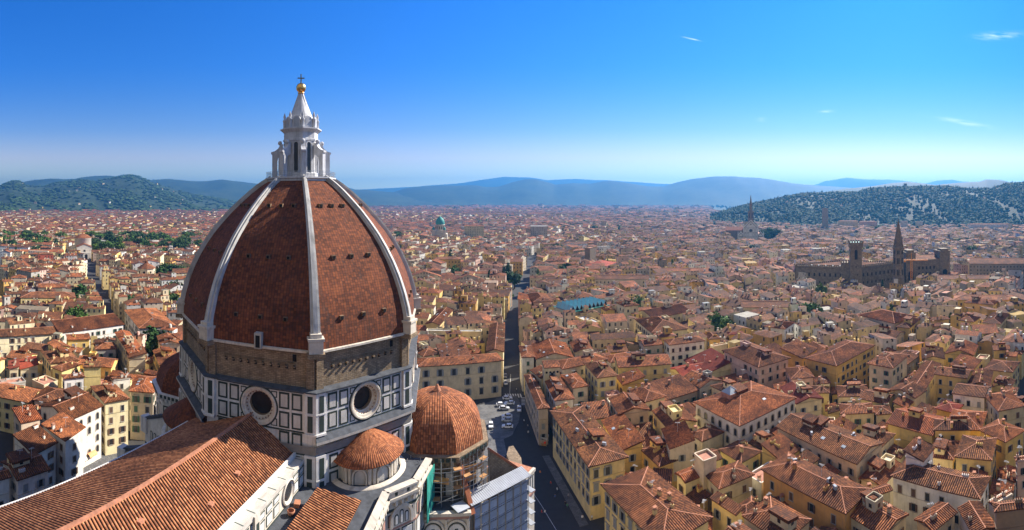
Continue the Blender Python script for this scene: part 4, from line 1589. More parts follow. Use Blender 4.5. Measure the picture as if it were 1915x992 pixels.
def house(label, q, ze, roof='hip', col='cream', z0=0.0, win=True, shut=None, style='rect', rows=None, pitch=None, name='house', deck=None,
          chim=None, rcol=None, swap=False, sky_=0, near=None, roofm='roof', over=0.55, wrow=3.6, wcol=3.3, ac=0, bands=True, cat='house', ridge=True, group=GROUPH):
    """q: four plan corners of the eaves in order"""
    q = [Vector((p[0], p[1])) for p in q]
    c = (q[0] + q[1] + q[2] + q[3]) / 4
    u = (q[1] - q[0])
    v = (q[3] - q[0])
    if (v.length > u.length) != swap:
        u, v = v, -u
    lu, lv = u.length, v.length
    rz = math.atan2(u.y, u.x)
    d = c.length
    if near is None:
        near = 2 if d < 240 else (1 if d < 330 else 0)
    if roof == 'shed':           # the low side towards the camera
        vv = Vector((-math.sin(rz), math.cos(rz)))
        if vv.dot(c) < 0:
            rz += math.pi
    colr = WC[col] if isinstance(col, str) else col
    g = rnd.uniform(0.88, 1.1)
    colr = tuple(min(0.85, x * g * rnd.uniform(0.96, 1.04)) for x in colr)
    H = thing(name, label, cat, (c.x, c.y, 0), rz, group)
    hx, hy = lu / 2, lv / 2
    wx, wy = max(1.0, hx - over), max(1.0, hy - over)
    pitch = pitch if pitch is not None else rnd.uniform(0.26, 0.33)
    zw = ze + (over * pitch if roof != 'flat' else 0.0)
    P, L, G = roof_planes(roof, hx, hy, ze, pitch)
    wm = MB()
    rect = [(-wx, -wy), (wx, -wy), (wx, wy), (-wx, wy)]
    wm.prism(rect, z0, zw - (0.05 if roof != 'flat' else 0), 0, top=(roof == 'flat' or True))
    for kind, h in G:
        if kind == 'x':
            hh = wy * pitch - 0.12
            for s in (-1, 1):
                wm.face([(s * wx, -wy, zw - 0.06), (s * wx, wy, zw - 0.06), (s * wx, 0, zw + hh)], 0, [(-wy, zw), (wy, zw), (0, zw + hh)])
        else:
            hh = 2 * wy * pitch * 0.8 - 0.2
            for s in (-1, 1):
                wm.face([(s * wx, -wy, zw - 0.06), (s * wx, wy, zw - 0.06), (s * wx, wy, zw + hh)], 0)
            wm.face([(-wx, wy, zw - 0.06), (wx, wy, zw - 0.06), (wx, wy, zw + hh), (-wx, wy, zw + hh)], 0)
    if roof == 'flat':
        for (a, b) in zip(rect, rect[1:] + rect[:1]):
            wm.bar((a[0], a[1], zw + 0.35), (b[0], b[1], zw + 0.35), 0.3, 0.7)
    elif bands and d < 260:
        for (a, b, s) in ((rect[0], rect[1], (0, -1)), (rect[1], rect[2], (1, 0)), (rect[2], rect[3], (0, 1)), (rect[3], rect[0], (-1, 0))):
            a, b, n = Vector(a), Vector(b), Vector(s)
            slab(wm, a, (b - a).normalized(), n, 0, (b - a).length, zw - 0.55, zw - 0.3, 0, 0.22, 0, (0.75, 0.75, 0.75))
            if zw > 12:
                slab(wm, a, (b - a).normalized(), n, 0, (b - a).length, zw - 0.55 - wrow * 1.05, zw - 0.35 - wrow * 1.05, 0, 0.1, 0, (0.8, 0.78, 0.74))
    # openings on the sides that can be seen
    wobj = d < 275
    todo = []
    rows = rows or max(1, int((zw - z0 - 1.3) / wrow))
    cr, sr = math.cos(rz), math.sin(rz)
    for (o, uu, nn, ln, ang) in (((-wx, -wy), (1, 0), (0, -1), 2 * wx, 0.0), ((wx, -wy), (0, 1), (1, 0), 2 * wy, math.pi / 2), ((wx, wy), (-1, 0), (0, 1), 2 * wx, math.pi), ((-wx, wy), (0, -1), (-1, 0), 2 * wy, -math.pi / 2)):
        nw = Vector((nn[0] * cr - nn[1] * sr, nn[0] * sr + nn[1] * cr))
        fc = c + nw * (wy if nn[0] == 0 else wx)
        if not win or nw.dot(-fc) < 0.12 * fc.length:
            continue
        m = max(1, int((ln - 0.8) / wcol))
        blank = rnd.random() < 0.12 and ln < 9
        for r in range(rows):
            zb = zw - 0.9 - (r + 1) * wrow + (0.5 if wrow > 3 else 0.3)
            if zb < z0 + 0.6:
                break
            for i in range(m):
                if blank or rnd.random() < (0.06 if label and d < 190 else 0.16):
                    continue
                todo.append((o[0] + uu[0] * (i + 0.5) * ln / m, o[1] + uu[1] * (i + 0.5) * ln / m, zb, ang, nn, uu))
    sh = shut or rnd.choice(['green', 'grey', 'grey', 'brown', 'brown', 'dark'])
    if len(todo) > 96:
        todo = todo[:96]
    ww, wh = rnd.choice([(1.0, 1.7), (1.1, 1.9), (1.1, 1.8)])
    if style in ('ped', 'arch'):
        ww, wh = (1.25, 2.15) if style == 'arch' or wcol < 4 else (1.5, 2.6)
    for (x, y, z, ang, nn, uu) in todo:
        if wobj:
            s = rnd.choice([0, 1, 2, 2]) if style != 'arch' else 0
            sub = s == 2 and d < 150
            o = link('window', window_mesh(ww, wh, style, 0 if sub else s), H, (x, y, z), ang, SC_[sh])
            if sub:
                for k in (-1, 1):
                    link('shutter', shutter_mesh(ww / 2, wh), o, (k * ww * 0.79 - ww / 4, -0.1, 0), 0, SC_[sh])
        else:
            p = Vector((x, y))
            U, N = Vector(uu), Vector(nn)
            slab(wm, p, U, N, -0.55, 0.55, z, z + 1.7, -0.02, 0.05, 1)
    wo = wm.build('wall', [M['wall'], M['glass']], H)
    wo.color = (*colr, 1)
    # the roof
    if roof != 'flat':
        rm = MB()
        for p in P:
            slope(rm, p, near)
        if ridge:
            for (a, b) in L:
                if (a - b).length > 0.3:
                    rm.bar(a + Vector((0, 0, 0.08)), b + Vector((0, 0, 0.08)), 0.22 if near else 0.35, 0.18, 1)
        ro = rm.build('roof', [M[roofm], M['mortar']], H)
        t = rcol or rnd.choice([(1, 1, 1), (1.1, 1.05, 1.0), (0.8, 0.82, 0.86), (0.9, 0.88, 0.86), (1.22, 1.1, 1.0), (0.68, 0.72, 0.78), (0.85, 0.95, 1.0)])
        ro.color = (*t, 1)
    else:
        rm = MB()
        rm.prism([(x * 0.97, y * 0.97) for x, y in rect], zw + 0.02, zw + 0.1, 0)
        ro = rm.build('roof', [M['conc'] if not deck else M[deck]], H)

    def rz_at(x, y):
        if roof == 'flat':
            return zw
        if roof == 'shed':
            return ze + (y + hy) * pitch * 0.8
        if roof == 'gable':
            return ze + (hy - abs(y)) * pitch
        return ze + min(hx - abs(x), hy - abs(y)) * pitch
    nch = chim if chim is not None else (rnd.choice([1, 2, 2, 3]) if d < 420 else rnd.choice([0, 1]))
    for i in range(nch):
        x, y = rnd.uniform(-0.75, 0.75) * hx, rnd.uniform(-0.75, 0.75) * hy
        o = link('chimney', small_mesh('chimney%d' % rnd.randrange(3)), ro, (x, y, rz_at(x, y) - 0.5), rnd.choice([0, math.pi / 2]), tuple(x_ * 0.85 for x_ in colr))
    for i in range(sky_):
        x, y = rnd.uniform(-0.6, 0.6) * hx, rnd.choice([-0.5, 0.5]) * hy
        o = link('skylight', small_mesh('skylight'), ro, (x, y, rz_at(x, y) + 0.02))
        o.rotation_euler = ((-1 if y > 0 else 1) * math.atan(pitch), 0, 0)
    if d < 420 and roof in ('hip', 'gable') and min(hx, hy) > 3.4 and group and rnd.random() < 0.55:
        for i in range(rnd.choice([1, 1, 2])):
            bw, bd = rnd.uniform(2.4, min(5.5, hx)), rnd.uniform(2.2, min(4.0, hy))
            x, y = rnd.uniform(-0.5, 0.5) * hx, rnd.uniform(-0.3, 0.3) * hy
            zb, zt_ = rz_at(x, y) - 1.2, rz_at(x, y) + rnd.uniform(0.9, 2.1)
            om = MB()
            om.box((x, y, zb), (bw, bd, zt_ - zb), 0, 0)
            for (sx, sy, ux) in ((0, -1, 1), (0, 1, 1), (-1, 0, 0), (1, 0, 0)):
                N_, U_ = Vector((sx, sy)), Vector((1, 0)) if ux else Vector((0, 1))
                slab(om, Vector((x + sx * bw / 2, y + sy * bd / 2)), U_, N_, -0.45, 0.45, zt_ - 1.25, zt_ - 0.35, 0, 0.04, 2)
            if rnd.random() < 0.85:
                hh = rnd.uniform(0.4, 0.9)
                slope(om, [Vector((x - bw / 2 - 0.3, y - bd / 2 - 0.3, zt_)), Vector((x + bw / 2 + 0.3, y - bd / 2 - 0.3, zt_)), Vector((x + bw / 2 + 0.3, y + bd / 2 + 0.3, zt_ + hh)), Vector((x - bw / 2 - 0.3, y + bd / 2 + 0.3, zt_ + hh))], 0, thick=hh + 0.1)
                om.m[-5:] = [3] * 5
            else:
                for s in (-1, 1):
                    om.bar((x - bw / 2, y + s * bd / 2, zt_ + 0.3), (x + bw / 2, y + s * bd / 2, zt_ + 0.3), 0.18, 0.7)
                    om.bar((x + s * bw / 2, y - bd / 2, zt_ + 0.3), (x + s * bw / 2, y + bd / 2, zt_ + 0.3), 0.18, 0.7)
            oo = om.build('roof_room', [M['wall'], M['terrace'], M['glass'], M['roof']], ro)
            k_ = rnd.uniform(0.9, 1.12)
            oo.color = (*[min(0.8, t_ * k_) for t_ in rnd.choice([colr, colr, colr, WC['beige'], WC['cream']])], 1)
    if d < 240 and label and roof != 'flat' and rnd.random() < 0.6:
        for i in range(rnd.choice([1, 1, 2])):
            x, y = rnd.uniform(-0.7, 0.7) * hx, rnd.uniform(-0.3, 0.3) * hy
            link('antenna', small_mesh('antenna'), ro, (x, y, rz_at(x, y) - 0.1), rnd.uniform(0, 3))
    for i in range(ac):
        x, y = rnd.uniform(-0.6, 0.6) * hx, rnd.uniform(-0.6, 0.6) * hy
        link('air_unit', small_mesh('air_unit'), ro, (x, y, rz_at(x, y) + 0.05), rnd.uniform(0, 3))
    w2 = [c + Vector((x * cr - y * sr, x * sr + y * cr)) for x, y in ((-hx, -hy), (hx, -hy), (hx, hy), (-hx, hy))]
    occupy(w2)
    HOUSES.append((H, c, col if isinstance(col, str) else 'cream', roof, ze, label))
    return H, ro, (hx, hy, zw, rz_at)


def rect3(t, A, B, C, z, keep='auto'):
    """rectangle in plan from three eave corners seen in the photograph (B is the shared corner)"""
    a, b, c = [gp(*tile(t, *p), z) for p in (A, B, C)] if isinstance(t, str) else [gp(*tile(tt, *p), z) for tt, p in zip(t, (A, B, C))]
    u, v = a - b, c - b
    if keep == 'v' or (keep == 'auto' and v.length > u.length):
        n = Vector((-v.y, v.x)).normalized()
        u = n * u.dot(n)
    else:
        n = Vector((-u.y, u.x)).normalized()
        v = n * v.dot(n)
    return [b, b + u, b + u + v, b + v]


# landmarks, streets and open spaces keep their ground
strip([(27, 88), (11, 122), (0.5, 157), (-1, 217), (0.5, 332), (12, 440)], 10)
strip([(12, 440), (18, 520), (36, 730)], 8)
strip([(-178, 164), (-218, 192), (-380, 303), (-579, 444), (-760, 575)], 9)
occupy([(-124, 20), (-20, 20), (-20, 125), (-95, 140), (-124, 106)], 2)
for q_ in ([(0, 60), (44, 60), (33, 90), (0, 90)], [(0, 90), (33, 90), (23.5, 116), (0, 116)], [(-4, 116), (23.5, 116), (19.3, 121), (-4, 121)], [(-4, 121), (19.3, 121), (12, 156.5), (-4, 156.5)], [(-4, 156.5), (12, 156.5), (7, 162.5), (-4, 162.5)],
           [(-34, 60), (30, 60), (12, 122), (-60, 122)], [(-60, 122), (12, 122), (2, 160), (-60, 160)], [(-60, 160), (2, 160), (4, 204), (-60, 204)]):
    occupy(q_, 2)
occupy([(-30, -60), (60, -60), (60, 72), (-30, 72)], 2)

HL = [
    # right of the street, nearest rows
    ('long pale yellow palazzo with three rows of windows along the dark street', 'T1', (290, 40), (600, 490), (945, 430), 15.0, 'hip', 'pale yellow', dict(style='ped', shut='grey', pitch=0.16, over=0.9, chim=6, ac=3, wcol=3.0)),
    ('yellow street palazzo whose near end is cut off at the bottom of the view', 'T1', (1180, 1140), (695, 625), (1120, 520), 15.0, 'hip', 'pale yellow', dict(style='ped', shut='grey', pitch=0.17, over=0.8, chim=5, wcol=3.2)),
    ('house with freshly cleaned striped tiles and a glass roof panel behind the long yellow palazzo', 'T1', (700, 115), (858, 362), (1040, 308), 13.2, 'shed', 'yellow', dict(rcol=(1.2, 1.1, 1), sky_=1, rows=2)),
    ('low yellow house under the bare plaster tower, roof half in shadow', 'T1', (1012, 345), (1165, 488), (1420, 415), 12.0, 'hip', 'yellow', dict(rows=2)),
    ('peach gabled house with a blank end wall and a rooftop garden', 'T4', (800, 835), (890, 975), (1180, 962), 15.0, 'gable', 'peach', dict(rows=2)),
    ('cream house with a white roof loggia and arched windows in its right wall', 'T4', (965, 765), (1110, 870), (1312, 832), 15.5, 'hip', 'cream', dict(style='arch', rows=3)),
    ('narrow tall yellow house with a dark hipped roof and a white glass panel', 'T4', (590, 535), (705, 668), (892, 650), 18.0, 'hip', 'pale yellow', dict(sky_=1, rows=4)),
    ('long pale yellow house with grey shutters and a plain tiled gable roof', 'T4', (880, 578), (1337, 546), (1292, 458), 17.0, 'gable', 'pale yellow', dict(shut='grey', wcol=4)),
    ('cream house with green shuttered arches below the turret with round openings', 'T4', (398, 640), (500, 752), (648, 735), 15.0, 'hip', 'cream', dict(shut='green', sky_=1)),
    ('small gabled house beside the turret, its eaves over the street roofs', 'T4', (250, 665), (345, 858), (512, 830), 14.2, 'hip', 'white', dict(rows=1)),
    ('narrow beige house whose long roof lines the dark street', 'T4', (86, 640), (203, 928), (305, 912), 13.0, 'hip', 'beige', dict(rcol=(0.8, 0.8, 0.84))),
    ('white corner house at the dark street with two windows in its end', 'T4', (45, 395), (66, 492), (182, 482), 15.5, 'hip', 'white', dict(rows=3)),
    ('beige row house with closed grey shutters and a roof terrace', 'T4', (150, 378), (187, 506), (500, 470), 15.5, 'gable', 'beige', dict(shut='grey', sky_=2)),
    ('cream row house with green shutters beside the grey shuttered row', 'T4', (470, 365), (512, 447), (667, 415), 15.8, 'gable', 'cream', dict(shut='green')),
    ('pale flat roofed block with a bare grey roof below the blue sawtooth glass', 'T4', (515, 152), (640, 212), (757, 203), 14.0, 'flat', 'pale yellow', dict(rows=1)),
    ('tall cream tower house with an open loggia under its hipped roof', 'T4', (858, 25), (935, 63), (1055, 45), 22.0, 'hip', 'cream', dict(rows=4)),
    ('yellow house with three small round windows left of the loggia tower', 'T4', (732, 70), (775, 100), (862, 90), 17.5, 'gable', 'yellow', {}),
    ('long cream palace with a white roof panel right of the loggia tower', 'T4', (1020, 168), (1165, 285), (1450, 232), 17.0, 'hip', 'cream', dict(sky_=2)),
    ('cloistered palace wing with a long brown roof behind the cream palace', 'T4', (1060, 98), (1180, 165), (1500, 100), 16.0, 'gable', 'beige', dict(rcol=(0.85, 0.8, 0.78))),
    ('white stucco house with a terrace and glass lantern on its roof', ('T4', 'T4', 'T5'), (1240, 345), (1312, 388), (178, 350), 17.5, 'hip', 'white', dict(sky_=1, ac=2)),
    ('low hall with a fresh red roof in front of the pink palazzo', ('T4', 'T5', 'T5'), (1345, 575), (0, 680), (345, 592), 10.0, 'gable', 'cream', dict(roofm='red', rows=1, style='rect')),
    ('red roofed shed wing beside the low red hall', 'T5', (-10, 512), (165, 640), (345, 545), 11.0, 'shed', 'cream', dict(roofm='red', rows=1, win=False)),
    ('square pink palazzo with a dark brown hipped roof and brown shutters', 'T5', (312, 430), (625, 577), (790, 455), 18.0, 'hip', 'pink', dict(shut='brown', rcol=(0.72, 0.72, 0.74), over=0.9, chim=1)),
    ('huge pale palazzo with rows of arched windows and a glass pyramid on its roof', ('T5', 'T2', 'T5'), (70, 870), (440, 162), (950, 832), 17.0, 'hip', 'white', dict(style='arch', rows=4, wcol=3.2, sky_=2, chim=2, pitch=0.24)),
    ('red roofed annex with three white skylights behind the arched palazzo', 'T5', (800, 742), (940, 886), (1112, 786), 15.0, 'gable', 'cream', dict(roofm='red', sky_=3)),
    ('big ochre palazzo with a dark hipped roof and three rows of small windows', ('T5', 'T5', 'T6'), (1020, 492), (1283, 566), (190, 388), 18.0, 'hip', 'ochre', dict(shut='dark', rcol=(0.85, 0.8, 0.8))),
    ('lower ochre wing at the left end of the big ochre palazzo', 'T5', (850, 440), (1000, 500), (1130, 415), 17.0, 'shed', 'ochre', {}),
    ('white house with brown loggias behind the pink palazzo', 'T5', (690, 218), (850, 252), (932, 197), 17.5, 'hip', 'white', dict(rows=3)),
    ('yellow house with tall dark shutters beside the red courtyard roof', 'T5', (345, 280), (372, 300), (505, 290), 14.5, 'hip', 'yellow', dict(roofm='red', shut='dark')),
    ('small orange house with a white chimney wall left of the pink palazzo', 'T5', (155, 285), (205, 340), (300, 320), 15.0, 'hip', 'ochre', {}),
    ('cream block with potted terrace in front of the small orange house', 'T5', (178, 400), (240, 412), (375, 385), 13.5, 'flat', 'cream', dict(deck='terrace')),
    ('long beige house with shuttered windows and white skylights right of the alley', 'T2', (1380, 468), (727, 165), (1000, 70), 15.0, 'gable', 'beige', dict(sky_=5, shut='grey', ac=2)),
    ('big orange palazzo with a large plain striped roof in the lower right', 'T2', (1290, 866), (607, 503), (822, 368), 16.0, 'hip', 'orange', dict(rows=3, ac=3, chim=5, wcol=6, bands=False)),
    ('small yellow house with two tiny windows and a lean-to roof', 'T2', (198, 735), (412, 876), (480, 832), 13.0, 'shed', 'pale yellow', dict(rows=1, bands=False)),
    ('grey plaster block with one small square window and a small tiled roof', 'T2', (552, 797), (662, 866), (847, 815), 10.5, 'shed', 'grey', dict(rows=1, bands=False)),
    ('house with a terracotta roof terrace cut into its hipped roof', 'T2', (90, 560), (275, 667), (565, 547), 14.0, 'hip', 'beige', {}),
    ('cream cottage with a bright orange roof above the dark courtyard', ('T1', 'T2', 'T2'), (1255, 548), (5, 617), (163, 552), 13.0, 'gable', 'cream', dict(rcol=(1.25, 1.1, 1.0), rows=1)),
    ('low tiled shed in shadow beside the bright orange roofed cottage', 'T2', (0, 720), (90, 800), (205, 735), 9.5, 'shed', 'yellow', dict(rows=1)),
    # lower right
    ('long white house with brown shutters under a striped hipped roof', 'T3', (300, 560), (1020, 746), (1147, 572), 15.0, 'hip', 'white', dict(shut='brown', rows=2, chim=3)),
    ('attic storey with a strip window standing on the long white house', 'T3', (398, 402), (565, 446), (662, 330), 18.0, 'shed', 'white', dict(rows=1)),
    ('low roof in shadow left of the long white house', 'T3', (80, 545), (235, 650), (400, 470), 11.0, 'gable', 'cream', dict(win=False)),
    ('wide tiled roof at the lower edge left of the planted balcony', 'T3', (0, 700), (130, 735), (322, 672), 13.5, 'gable', 'cream', {}),
    ('large striped roof at the bottom edge with a squat plaster chimney', 'T3', (-60, 860), (250, 1050), (420, 850), 14.0, 'gable', 'beige', dict(chim=3)),
    ('gabled roof at the bottom edge below the planted balcony', 'T3', (490, 905), (640, 1010), (840, 850), 13.5, 'gable', 'beige', {}),
    ('tiled roof stepping down beside the brown stone tower wall', 'T3', (832, 812), (960, 1040), (1082, 860), 15.0, 'gable', 'beige', dict(win=False)),
    ('tall windowless brown stone house at the lower right corner', 'T3', (1082, 775), (1130, 850), (1420, 812), 20.0, 'hip', 'brown', dict(win=False, chim=1)),
    ('peach house at the right edge beside the deep alley', 'T3', (1278, 410), (1300, 440), (1440, 420), 16.0, 'hip', 'peach', dict(rows=2)),
    ('long orange roofed house with a metal flue and no chimney pots', 'T3', (262, 135), (640, 238), (792, 100), 14.0, 'gable', 'yellow', dict(rcol=(1.25, 1.0, 0.92), win=False)),
    ('yellow house with an unpainted side wall right of the long orange roof', 'T3', (642, 193), (955, 192), (1032, 98), 16.0, 'hip', 'yellow', dict(rows=1)),
    ('yellow row house with a deep tiled roof along the right alley', 'T3', (1000, 190), (1222, 292), (1322, 170), 15.5, 'hip', 'yellow', {}),
    ('house with an arched dormer beside the brown stone house', 'T3', (1075, 770), (1110, 790), (1282, 690), 16.0, 'gable', 'beige', {}),
    # middle right
    ('square cream tower house with a wide hipped roof and a brick chimney box', 'T6', (125, 535), (340, 582), (478, 470), 19.0, 'hip', 'cream', dict(rows=3, over=0.9, bands=False)),
    ('pale chapel like house with one arched window in its gable', 'T6', (285, 770), (525, 838), (608, 762), 14.0, 'gable', 'cream', dict(rows=1, style='arch', swap=True)),
    ('small low yellow house with a striped lean-to roof by the pale gabled house', 'T6', (50, 838), (290, 886), (347, 797), 12.5, 'gable', 'pale yellow', dict(rows=1)),
    ('long brown roofed wing behind the square tower house', 'T6', (480, 690), (620, 755), (745, 545), 14.0, 'gable', 'cream', dict(rows=1)),
    ('yellow house with three storeys of balconies and a striped roof', 'T6', (680, 632), (965, 670), (1008, 598), 17.0, 'gable', 'yellow', dict(shut='dark', rows=3)),
    ('yellow house with washing hung under its second row of windows', 'T6', (972, 710), (1165, 732), (1185, 610), 15.0, 'gable', 'yellow', dict(rows=3)),
    ('little house with a brand new bright red roof below the balconied house', 'T6', (690, 920), (855, 962), (922, 886), 12.5, 'hip', 'ochre', dict(roofm='red', rows=1)),
    ('yellow gable fronted house with two square windows high up', 'T6', (1005, 268), (1232, 285), (1185, 210), 17.0, 'gable', 'pale yellow', dict(rows=2, swap=True)),
    ('low yellow house with a ribbed roof left of the balconied house', 'T6', (578, 485), (780, 505), (760, 410), 13.5, 'gable', 'pale yellow', {}),
    ('yellow house with a row of six shutters under a long roof', 'T6', (780, 452), (1022, 475), (1062, 385), 15.0, 'gable', 'yellow', dict(shut='green', rows=2)),
    ('cream palazzo with two rows of arched windows and a turret', 'T6', (42, 132), (350, 205), (420, 120), 18.0, 'hip', 'cream', dict(style='arch', rows=3)),
    ('yellow wing with dark shutters joined to the cream arched palazzo', 'T6', (400, 205), (480, 245), (572, 165), 17.0, 'hip', 'yellow', dict(shut='dark', rows=3)),
    ('low cream house with a white side wall in front of the arched palazzo', 'T6', (178, 295), (365, 325), (410, 275), 15.0, 'gable', 'cream', dict(rows=1)),
    ('yellow house with a flat chimney and shaded front below the stone tower', 'T6', (650, 180), (820, 168), (860, 142), 17.5, 'hip', 'yellow', {}),
    ('narrow yellow house with a shallow gable in the middle of the right rooftops', 'T6', (650, 235), (780, 225), (822, 195), 15.5, 'gable', 'pale yellow', dict(rows=3)),
    ('yellow house with green shutters and a small roof pavilion', 'T6', (880, 182), (1022, 192), (1080, 150), 17.0, 'hip', 'yellow', dict(shut='green')),
    ('yellow villa with a big hipped roof beside the old stone wall', 'T6', (935, 28), (1190, 47), (1228, 15), 18.0, 'hip', 'yellow', dict(rows=3)),
    ('house with terracotta roof and a green glass panel near the right edge', 'T6', (1095, 192), (1250, 210), (1325, 120), 16.0, 'hip', 'cream', dict(sky_=1)),
    ('small yellow house with a satellite dish near the right edge', 'T6', (1182, 432), (1330, 425), (1345, 385), 15.0, 'gable', 'yellow', dict(rows=2)),
    ('tiny yellow house between the dish house and the right edge', 'T6', (1275, 478), (1385, 485), (1400, 450), 13.5, 'gable', 'yellow', dict(rows=2)),
    ('large brown roofed house at the right edge above the red roofed one', 'T6', (1140, 855), (1320, 770), (1460, 900), 15.0, 'hip', 'beige', {}),
    # palazzo at the far side of the square
    ('cream palazzo with pedimented windows facing the car park', 'T8', (0, 897), (1150, 812), (1163, 700), 16.0, 'hip', 'cream', dict(style='ped', shut='grey', wcol=5.2, wrow=4.6, chim=2, rcol=(1.1, 1.05, 1), over=0.9)),
    ('street wing of the pedimented palazzo under a long ridge-free roof', 'T8', (905, 720), (1155, 700), (1167, 335), 16.3, 'gable', 'cream', dict(shut='grey')),
    ('cream courtyard front with round attic windows behind the pedimented palazzo', 'T8', (110, 432), (866, 446), (866, 410), 15.0, 'flat', 'cream', dict(shut='grey', rows=3)),
    ('gabled yellow hall with one long skylight in its red roof', 'T8', (130, 302), (305, 345), (490, 135), 15.0, 'gable', 'pale yellow', dict(sky_=4, rows=1)),
    # left
    ('white plaster house in full sun with arched windows and shop awnings on the piazza', 'U2', (330, 60), (497, 192), (762, 74), 17.5, 'gable', 'white', dict(style='arch', rows=4, bands=False, chim=2)),
    ('narrow white house turning the corner of the sunlit front', 'U2', (300, 210), (478, 338), (497, 192), 17.2, 'shed', 'white', dict(rows=4, bands=False)),
    ('cream house with a wooden door next to the sunlit white front', 'T7', (760, 735), (880, 878), (1067, 810), 18.0, 'hip', 'cream', dict(rows=4, shut='brown')),
    ('shaded house with stone framed windows facing the north side of the cathedral', 'T7', (1065, 810), (1300, 792), (1352, 655), 17.5, 'hip', 'beige', dict(style='ped', sky_=3, rcol=(1.2, 1.05, 0.95))),
    ('house with a railed white altana rising from its roof', 'T7', (930, 660), (945, 680), (1110, 660), 20.0, 'gable', 'white', dict(rows=1)),
    ('house with an open loggia under a pyramid roof in the middle of the block', 'T7', (498, 640), (535, 674), (720, 655), 18.5, 'hip', 'white', dict(rows=1)),
    ('cream flat topped house with three shuttered windows', 'T7', (690, 545), (700, 575), (862, 570), 18.5, 'shed', 'pale yellow', dict(rows=3)),
    ('yellow corner house with a ribbed hipped roof above the dark yard', 'T7', (345, 442), (422, 542), (668, 510), 18.0, 'hip', 'pale yellow', {}),
    ('small house with a peaked striped roof beside the loggia', 'T7', (470, 560), (520, 610), (690, 550), 17.5, 'hip', 'pale yellow', {}),
    ('yellow wing with a row of dark openings around the upper courtyard', 'T7', (560, 300), (565, 345), (765, 338), 17.5, 'gable', 'yellow', dict(rows=1)),
    ('low house with a tan roof in front of the courtyard wing', 'T7', (395, 370), (480, 420), (608, 405), 17.0, 'gable', 'pale yellow', {}),
    ('long cream palazzo with balcony and brown shutters at the left edge', 'T7', (-60, 262), (-60, 320), (500, 287), 17.5, 'gable', 'cream', dict(style='ped', shut='brown', over=0.9)),
    ('long house with a plain brown roof left of the straight street', 'T7', (480, 175), (500, 285), (1050, 212), 18.0, 'gable', 'white', dict(rcol=(0.78, 0.72, 0.66), chim=1)),
    ('grey corner palazzo with stone quoins right of the straight street', 'T7', (1045, 90), (1170, 247), (1490, 227), 17.0, 'hip', 'grey', dict(style='ped', shut='dark')),
    ('wedge shaped orange roof left of the street corner', 'T7', (965, 280), (1090, 470), (1215, 432), 17.0, 'gable', 'cream', dict(rcol=(1.3, 1.1, 1.0), sky_=3)),
    ('plain cream back house below the wedge shaped roof', 'T7', (1060, 440), (1080, 500), (1240, 500), 16.5, 'shed', 'cream', dict(rows=1)),
    ('yellow house with tumbled roof tiles beside the cathedral drum', 'T7', (1285, 432), (1345, 560), (1500, 470), 17.0, 'gable', 'yellow', {}),
    ('low roofs with one ridge above the yellow house by the drum', 'T7', (1320, 310), (1345, 385), (1530, 370), 16.5, 'gable', 'cream', {}),
    ('cream house with brown shutters at the left edge of the view', 'T7', (-50, 500), (0, 520), (68, 508), 18.0, 'gable', 'pale yellow', dict(shut='brown')),
    ('house with a bright red lean-to roof at the left edge', 'T7', (68, 520), (72, 588), (165, 580), 15.0, 'shed', 'cream', dict(roofm='red')),
    ('low dark shed with a red roof and one white dormer', 'T7', (150, 515), (165, 592), (330, 588), 12.5, 'shed', 'beige', dict(roofm='red', rows=1)),
    ('blank cream wall house at the end of the dark yard', 'T7', (255, 690), (370, 745), (482, 690), 14.5, 'flat', 'cream', dict(win=False, deck='terrace')),
    ('modern terrace house with long shadowed strip windows at the left edge', 'T7', (-40, 690), (0, 735), (230, 705), 11.0, 'flat', 'grey', dict(rows=2, deck='terrace')),
    ('house with a bright striped roof above a greenhouse on its terrace', 'U2', (85, 130), (150, 205), (312, 170), 19.0, 'shed', 'beige', dict(rcol=(1.25, 1.0, 0.95), rows=4)),
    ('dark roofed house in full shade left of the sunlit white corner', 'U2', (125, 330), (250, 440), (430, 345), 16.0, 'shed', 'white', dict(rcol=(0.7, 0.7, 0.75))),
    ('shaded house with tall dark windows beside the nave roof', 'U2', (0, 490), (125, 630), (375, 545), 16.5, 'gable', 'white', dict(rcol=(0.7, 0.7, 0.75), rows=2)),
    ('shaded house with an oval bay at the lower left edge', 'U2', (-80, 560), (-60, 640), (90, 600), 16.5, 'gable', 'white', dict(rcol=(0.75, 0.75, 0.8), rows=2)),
    # farther, beyond the square
    ('salmon pink palazzo standing alone by the far end of the dark street', 'V4', (150, 540), (222, 632), (425, 600), 17.0, 'hip', 'pink', dict(rows=2, shut='grey')),
    ('lower pale pink end of the salmon palazzo on the street side', 'V4', (60, 560), (45, 640), (218, 640), 16.0, 'shed', 'pink', dict(win=False)),
    ('yellow house with tall dark windows and a tree before its front', 'V4', (520, 375), (532, 420), (748, 412), 16.0, 'hip', 'yellow', dict(rows=2)),
    ('wide red hipped roof of a hall in the middle distance', 'V4', (880, 190), (1040, 230), (1160, 185), 15.0, 'hip', 'white', dict(roofm='red', rows=1)),
    ('pale yellow palazzo in the middle distance beside the narrow street', 'V4', (400, 190), (415, 205), (625, 200), 18.0, 'hip', 'pale yellow', {}),
    ('white modern block with long strip windows in the middle distance', 'V4', (915, 15), (960, 18), (1092, 10), 20.0, 'flat', 'white', dict(rows=4)),
    ('cream barn like house with green shutters behind the blue sawtooth glass', 'V4', (1040, 455), (1170, 525), (1225, 495), 16.0, 'gable', 'cream', dict(shut='green', rows=1)),
]
for (lab, t, A, B, C, ze, roof, col, kw) in HL:
    house(lab, rect3(t, A, B, C, ze), ze, roof, col, **kw)
NHAND = len(HOUSES)
